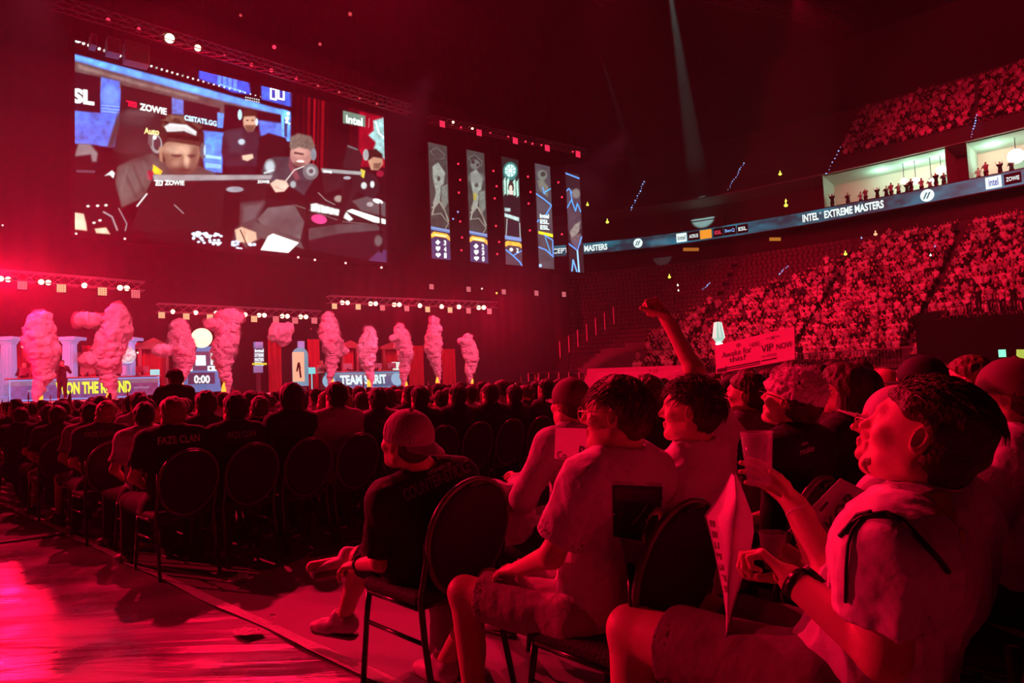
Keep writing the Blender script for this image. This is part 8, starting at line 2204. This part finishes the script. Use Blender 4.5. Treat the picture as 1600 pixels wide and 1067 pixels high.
# boards and papers
def board(px4, d4, th, m, label, cat, name='cardboard_sign', group=None):
    pts = [P(px, py, d) for (px, py), d in zip(px4, d4)]; b = sum(pts, Vector()) / 4; nn = unit((pts[1] - pts[0]).cross(pts[3] - pts[0]))
    if nn.dot(CAM - b) < 0: nn = -nn
    mb = MB(); bk = [p - nn * th for p in pts]
    mb._add([p - b for p in pts] + [p - b for p in bk], [(0, 1, 2, 3), (7, 6, 5, 4), (0, 4, 5, 1), (1, 5, 6, 2), (2, 6, 7, 3), (3, 7, 4, 0)]); o = mb.build(name, m); o.location = b; finish_outward(o); tag(o, label, cat, group)
    def put(s_, a0, a1, b0, b1, mm, bold=.0, shear=0.0):
        """a across 0..1, b down 0..1"""
        Q_ = lambda a, c: (pts[0] * (1 - a) + pts[1] * a) * (1 - c) + (pts[3] * (1 - a) + pts[2] * a) * c
        v, f, W, H_ = text_geo(s_, bold); return mk('lettering', [Q_(a0 + (a1 - a0) * float(x) / W, b1 + (b0 - b1) * float(y) / H_) + nn * .003 - b for x, y, _ in v], f, mm, o)
    def rect(a0, a1, b0, b1, mm, name='printed_bar'):
        Q_ = lambda a, c: (pts[0] * (1 - a) + pts[1] * a) * (1 - c) + (pts[3] * (1 - a) + pts[2] * a) * c
        return mk(name, [Q_(*q) + nn * .0025 - b for q in ((a0, b0), (a1, b0), (a1, b1), (a0, b1))], [(0, 1, 2, 3)], mm, o)
    return o, put, rect
M_CARD = mat('card_white', (.8, .74, .75), .7); M_INK = mat('black_ink', (.02, .012, .014), .6)
o, put, rect = board(((1117, 540), (1241, 510), (1242, 561), (1119, 584)), (3.85, 3.3, 3.3, 3.85), .006, M_CARD, 'wide cardboard sign with marker writing held above the crowd', 'sign')
put('NOW', .8, .98, .42, .6, M_INK); put('VIP', .62, .76, .36, .6, M_INK); put('Awake for', .1, .5, .3, .5, M_INK, -.005); put('this?', .2, .42, .52, .7, M_INK); put('HERE', .48, .6, .2, .34, M_INK, -.005); put('so sleepy', .62, .8, .66, .8, M_INK, -.01); put('*', .3, .36, .1, .25, M_INK); put('~x~', .68, .84, .14, .24, M_INK)
rect(.02, .14, .84, .97, M_INK); rect(.16, .6, .84, .88, M_INK); rect(.16, .6, .91, .94, M_INK); rect(.62, .8, .84, .88, M_INK); rect(.14, .155, .8, .97, M_INK)
o, put, rect = board(((918, 576), (1084, 570), (1092, 640), (905, 645)), (5.6, 4.7, 4.7, 5.6), .008, M_CARD, 'large blank white banner board behind the man with glasses, marked Dr at its right', 'sign')
put('Dr', .6, .76, .22, .62, M_INK); put('7 17', .62, .7, .08, .16, M_INK, -.01)
o, put, rect = board(((868, 668), (921, 670), (915, 722), (866, 716)), (3.14, 2.96, 2.96, 3.14), .002, M_CARD, 'blank paper sheet held by the person in cap and glasses', 'paper', 'paper_sheet')
put('R', .78, 1.0, .52, .9, M_INK, .03); put('Co', .1, .4, .75, .98, M_INK, .0)
o, put, rect = board(((1314, 747), (1375, 779), (1304, 868), (1232, 830)), (1.95, 1.95, 1.9, 1.9), .005, mat('card_dim', (.42, .36, .37), .7), 'tilted cardboard sign reading KOP between the two nearest men on the right', 'sign')
bb = o
pts = [P(*q, 1.93) for q in ((1283, 832), (1336, 772), (1302, 848), (1350, 790))]
tl, tr, bl = P(1285, 818, 1.9), P(1322, 768, 1.92), P(1303, 833, 1.9)
text_quad('lettering', 'KOP', tl, tr, bl, M_INK, o, .006, .03)
text_quad('lettering', 'II', P(1303, 836, 1.89), P(1332, 800, 1.9), P(1312, 842, 1.89), M_INK, o, .006, .03)
text_quad('lettering', 'I', P(1278, 796, 1.91), P(1290, 782, 1.91), P(1282, 799, 1.91), M_INK, o, .006, .0)
o, put, rect = board(((758, 852), (792, 845), (790, 893), (752, 893)), (3.6, 3.7, 3.7, 3.6), .003, M_CARD, 'lettered card lying between the chairs left of the man with glasses', 'sign')
put('!', .45, .6, .4, .9, M_INK, .03); put('8B', .2, .8, .08, .34, M_INK, .02); put('L', .75, .95, .45, .9, M_INK, .03)
# sponsor bag on the floor and jacket hanging over the chair between
F = Field((-.2, -.2, -.02), (.2, .2, .42), .008); F.box((0, 0, .18), (Vector((1, 0, 0)), Vector((0, 1, 0)), Vector((0, 0, 1))), (.12, .07, .17), .04); V, Q = F.mesh(); V = fold(V, Q, .012, 4)
o = mk('cloth_bag', V, Q, mat('bag_cloth', (.4, .34, .35), .85), None, True); p = onz(700, 1058, 0); o.location = (p.x + .04, p.y + .1, .0); o.rotation_euler = (0, 0, .5); tag(o, 'soft cloth bag standing on the floor beside the leg of the man with glasses', 'bag')
F = Field((-.3, -.3, -.35), (.3, .3, .3), .008)
for c, rr in (((0, 0, .05), (.16, .1, .08)), ((.05, .03, -.06), (.12, .09, .12)), ((-.1, .0, .08), (.12, .06, .05))): F.ell(c, (Vector((1, 0, 0)), Vector((0, 1, 0)), Vector((0, 0, 1))), rr, .05)
V, Q = F.mesh(); V = fold(V, Q, .02, 14, (1, 1, 1), 12); o = mk('jacket', V, Q, TOPS['light grey'], None, True); o.location = P(786, 795, 3.45); tag(o, 'crumpled light jacket over the lap between the two nearest chairs', 'jacket')

# ---------------------------------------------------------------- thin theatrical haze in the hall
def haze_mat(name, dens, aniso=0.35):
    m = bpy.data.materials.new(name); m.use_nodes = True; nt = m.node_tree; nt.nodes.clear()
    out = nt.nodes.new('ShaderNodeOutputMaterial'); v = nt.nodes.new('ShaderNodeVolumeScatter'); v.inputs['Density'].default_value = dens; v.inputs['Anisotropy'].default_value = aniso
    nt.links.new(v.outputs[0], out.inputs['Volume']); return m
mb = MB(); mb.box((-58, -18, -.1), (72, 100, 40.5)); o = mb.build('hall_haze', haze_mat('hall_haze', 0.0009)); tag(o, 'very thin theatrical haze filling the arena', 'haze', kind='stuff')
V, f = [], []
c = stg(-1, 4, 4.5)
for nm, k, dn, lb in (('stage_haze', 0.82, 0.0028, 'thicker red-lit haze hanging over the middle of the stage'), ('stage_haze', 1.0, 0.002, 'red-lit haze hanging around the stage and under the screens'), ('stage_haze', 1.22, 0.0012, 'thin outer bank of red-lit haze around the stage')):
    mb = MB(); ellipsoid(mb, (0, 0, 0), (1, 1, 1), 48, 24); o = mb.build(nm, haze_mat(nm + str(k), dn)); o.location = c; o.rotation_euler = (0, 0, math.atan2(SU.y, SU.x)); o.scale = (36 * k, 14 * k, 9.8 * k); tag(o, lb, 'haze', kind='stuff')
mb = MB(); ellipsoid(mb, (0, 0, 0), (1, 1, 1), 32, 16); o = mb.build('beam_haze', haze_mat('beam_haze', 0.004)); o.location = P(1060, 190, 56); o.scale = (12, 12, 13); tag(o, 'faint bank of haze added so that the pale beams show', 'haze', kind='stuff')  # denser haze added around the beams to make them visible
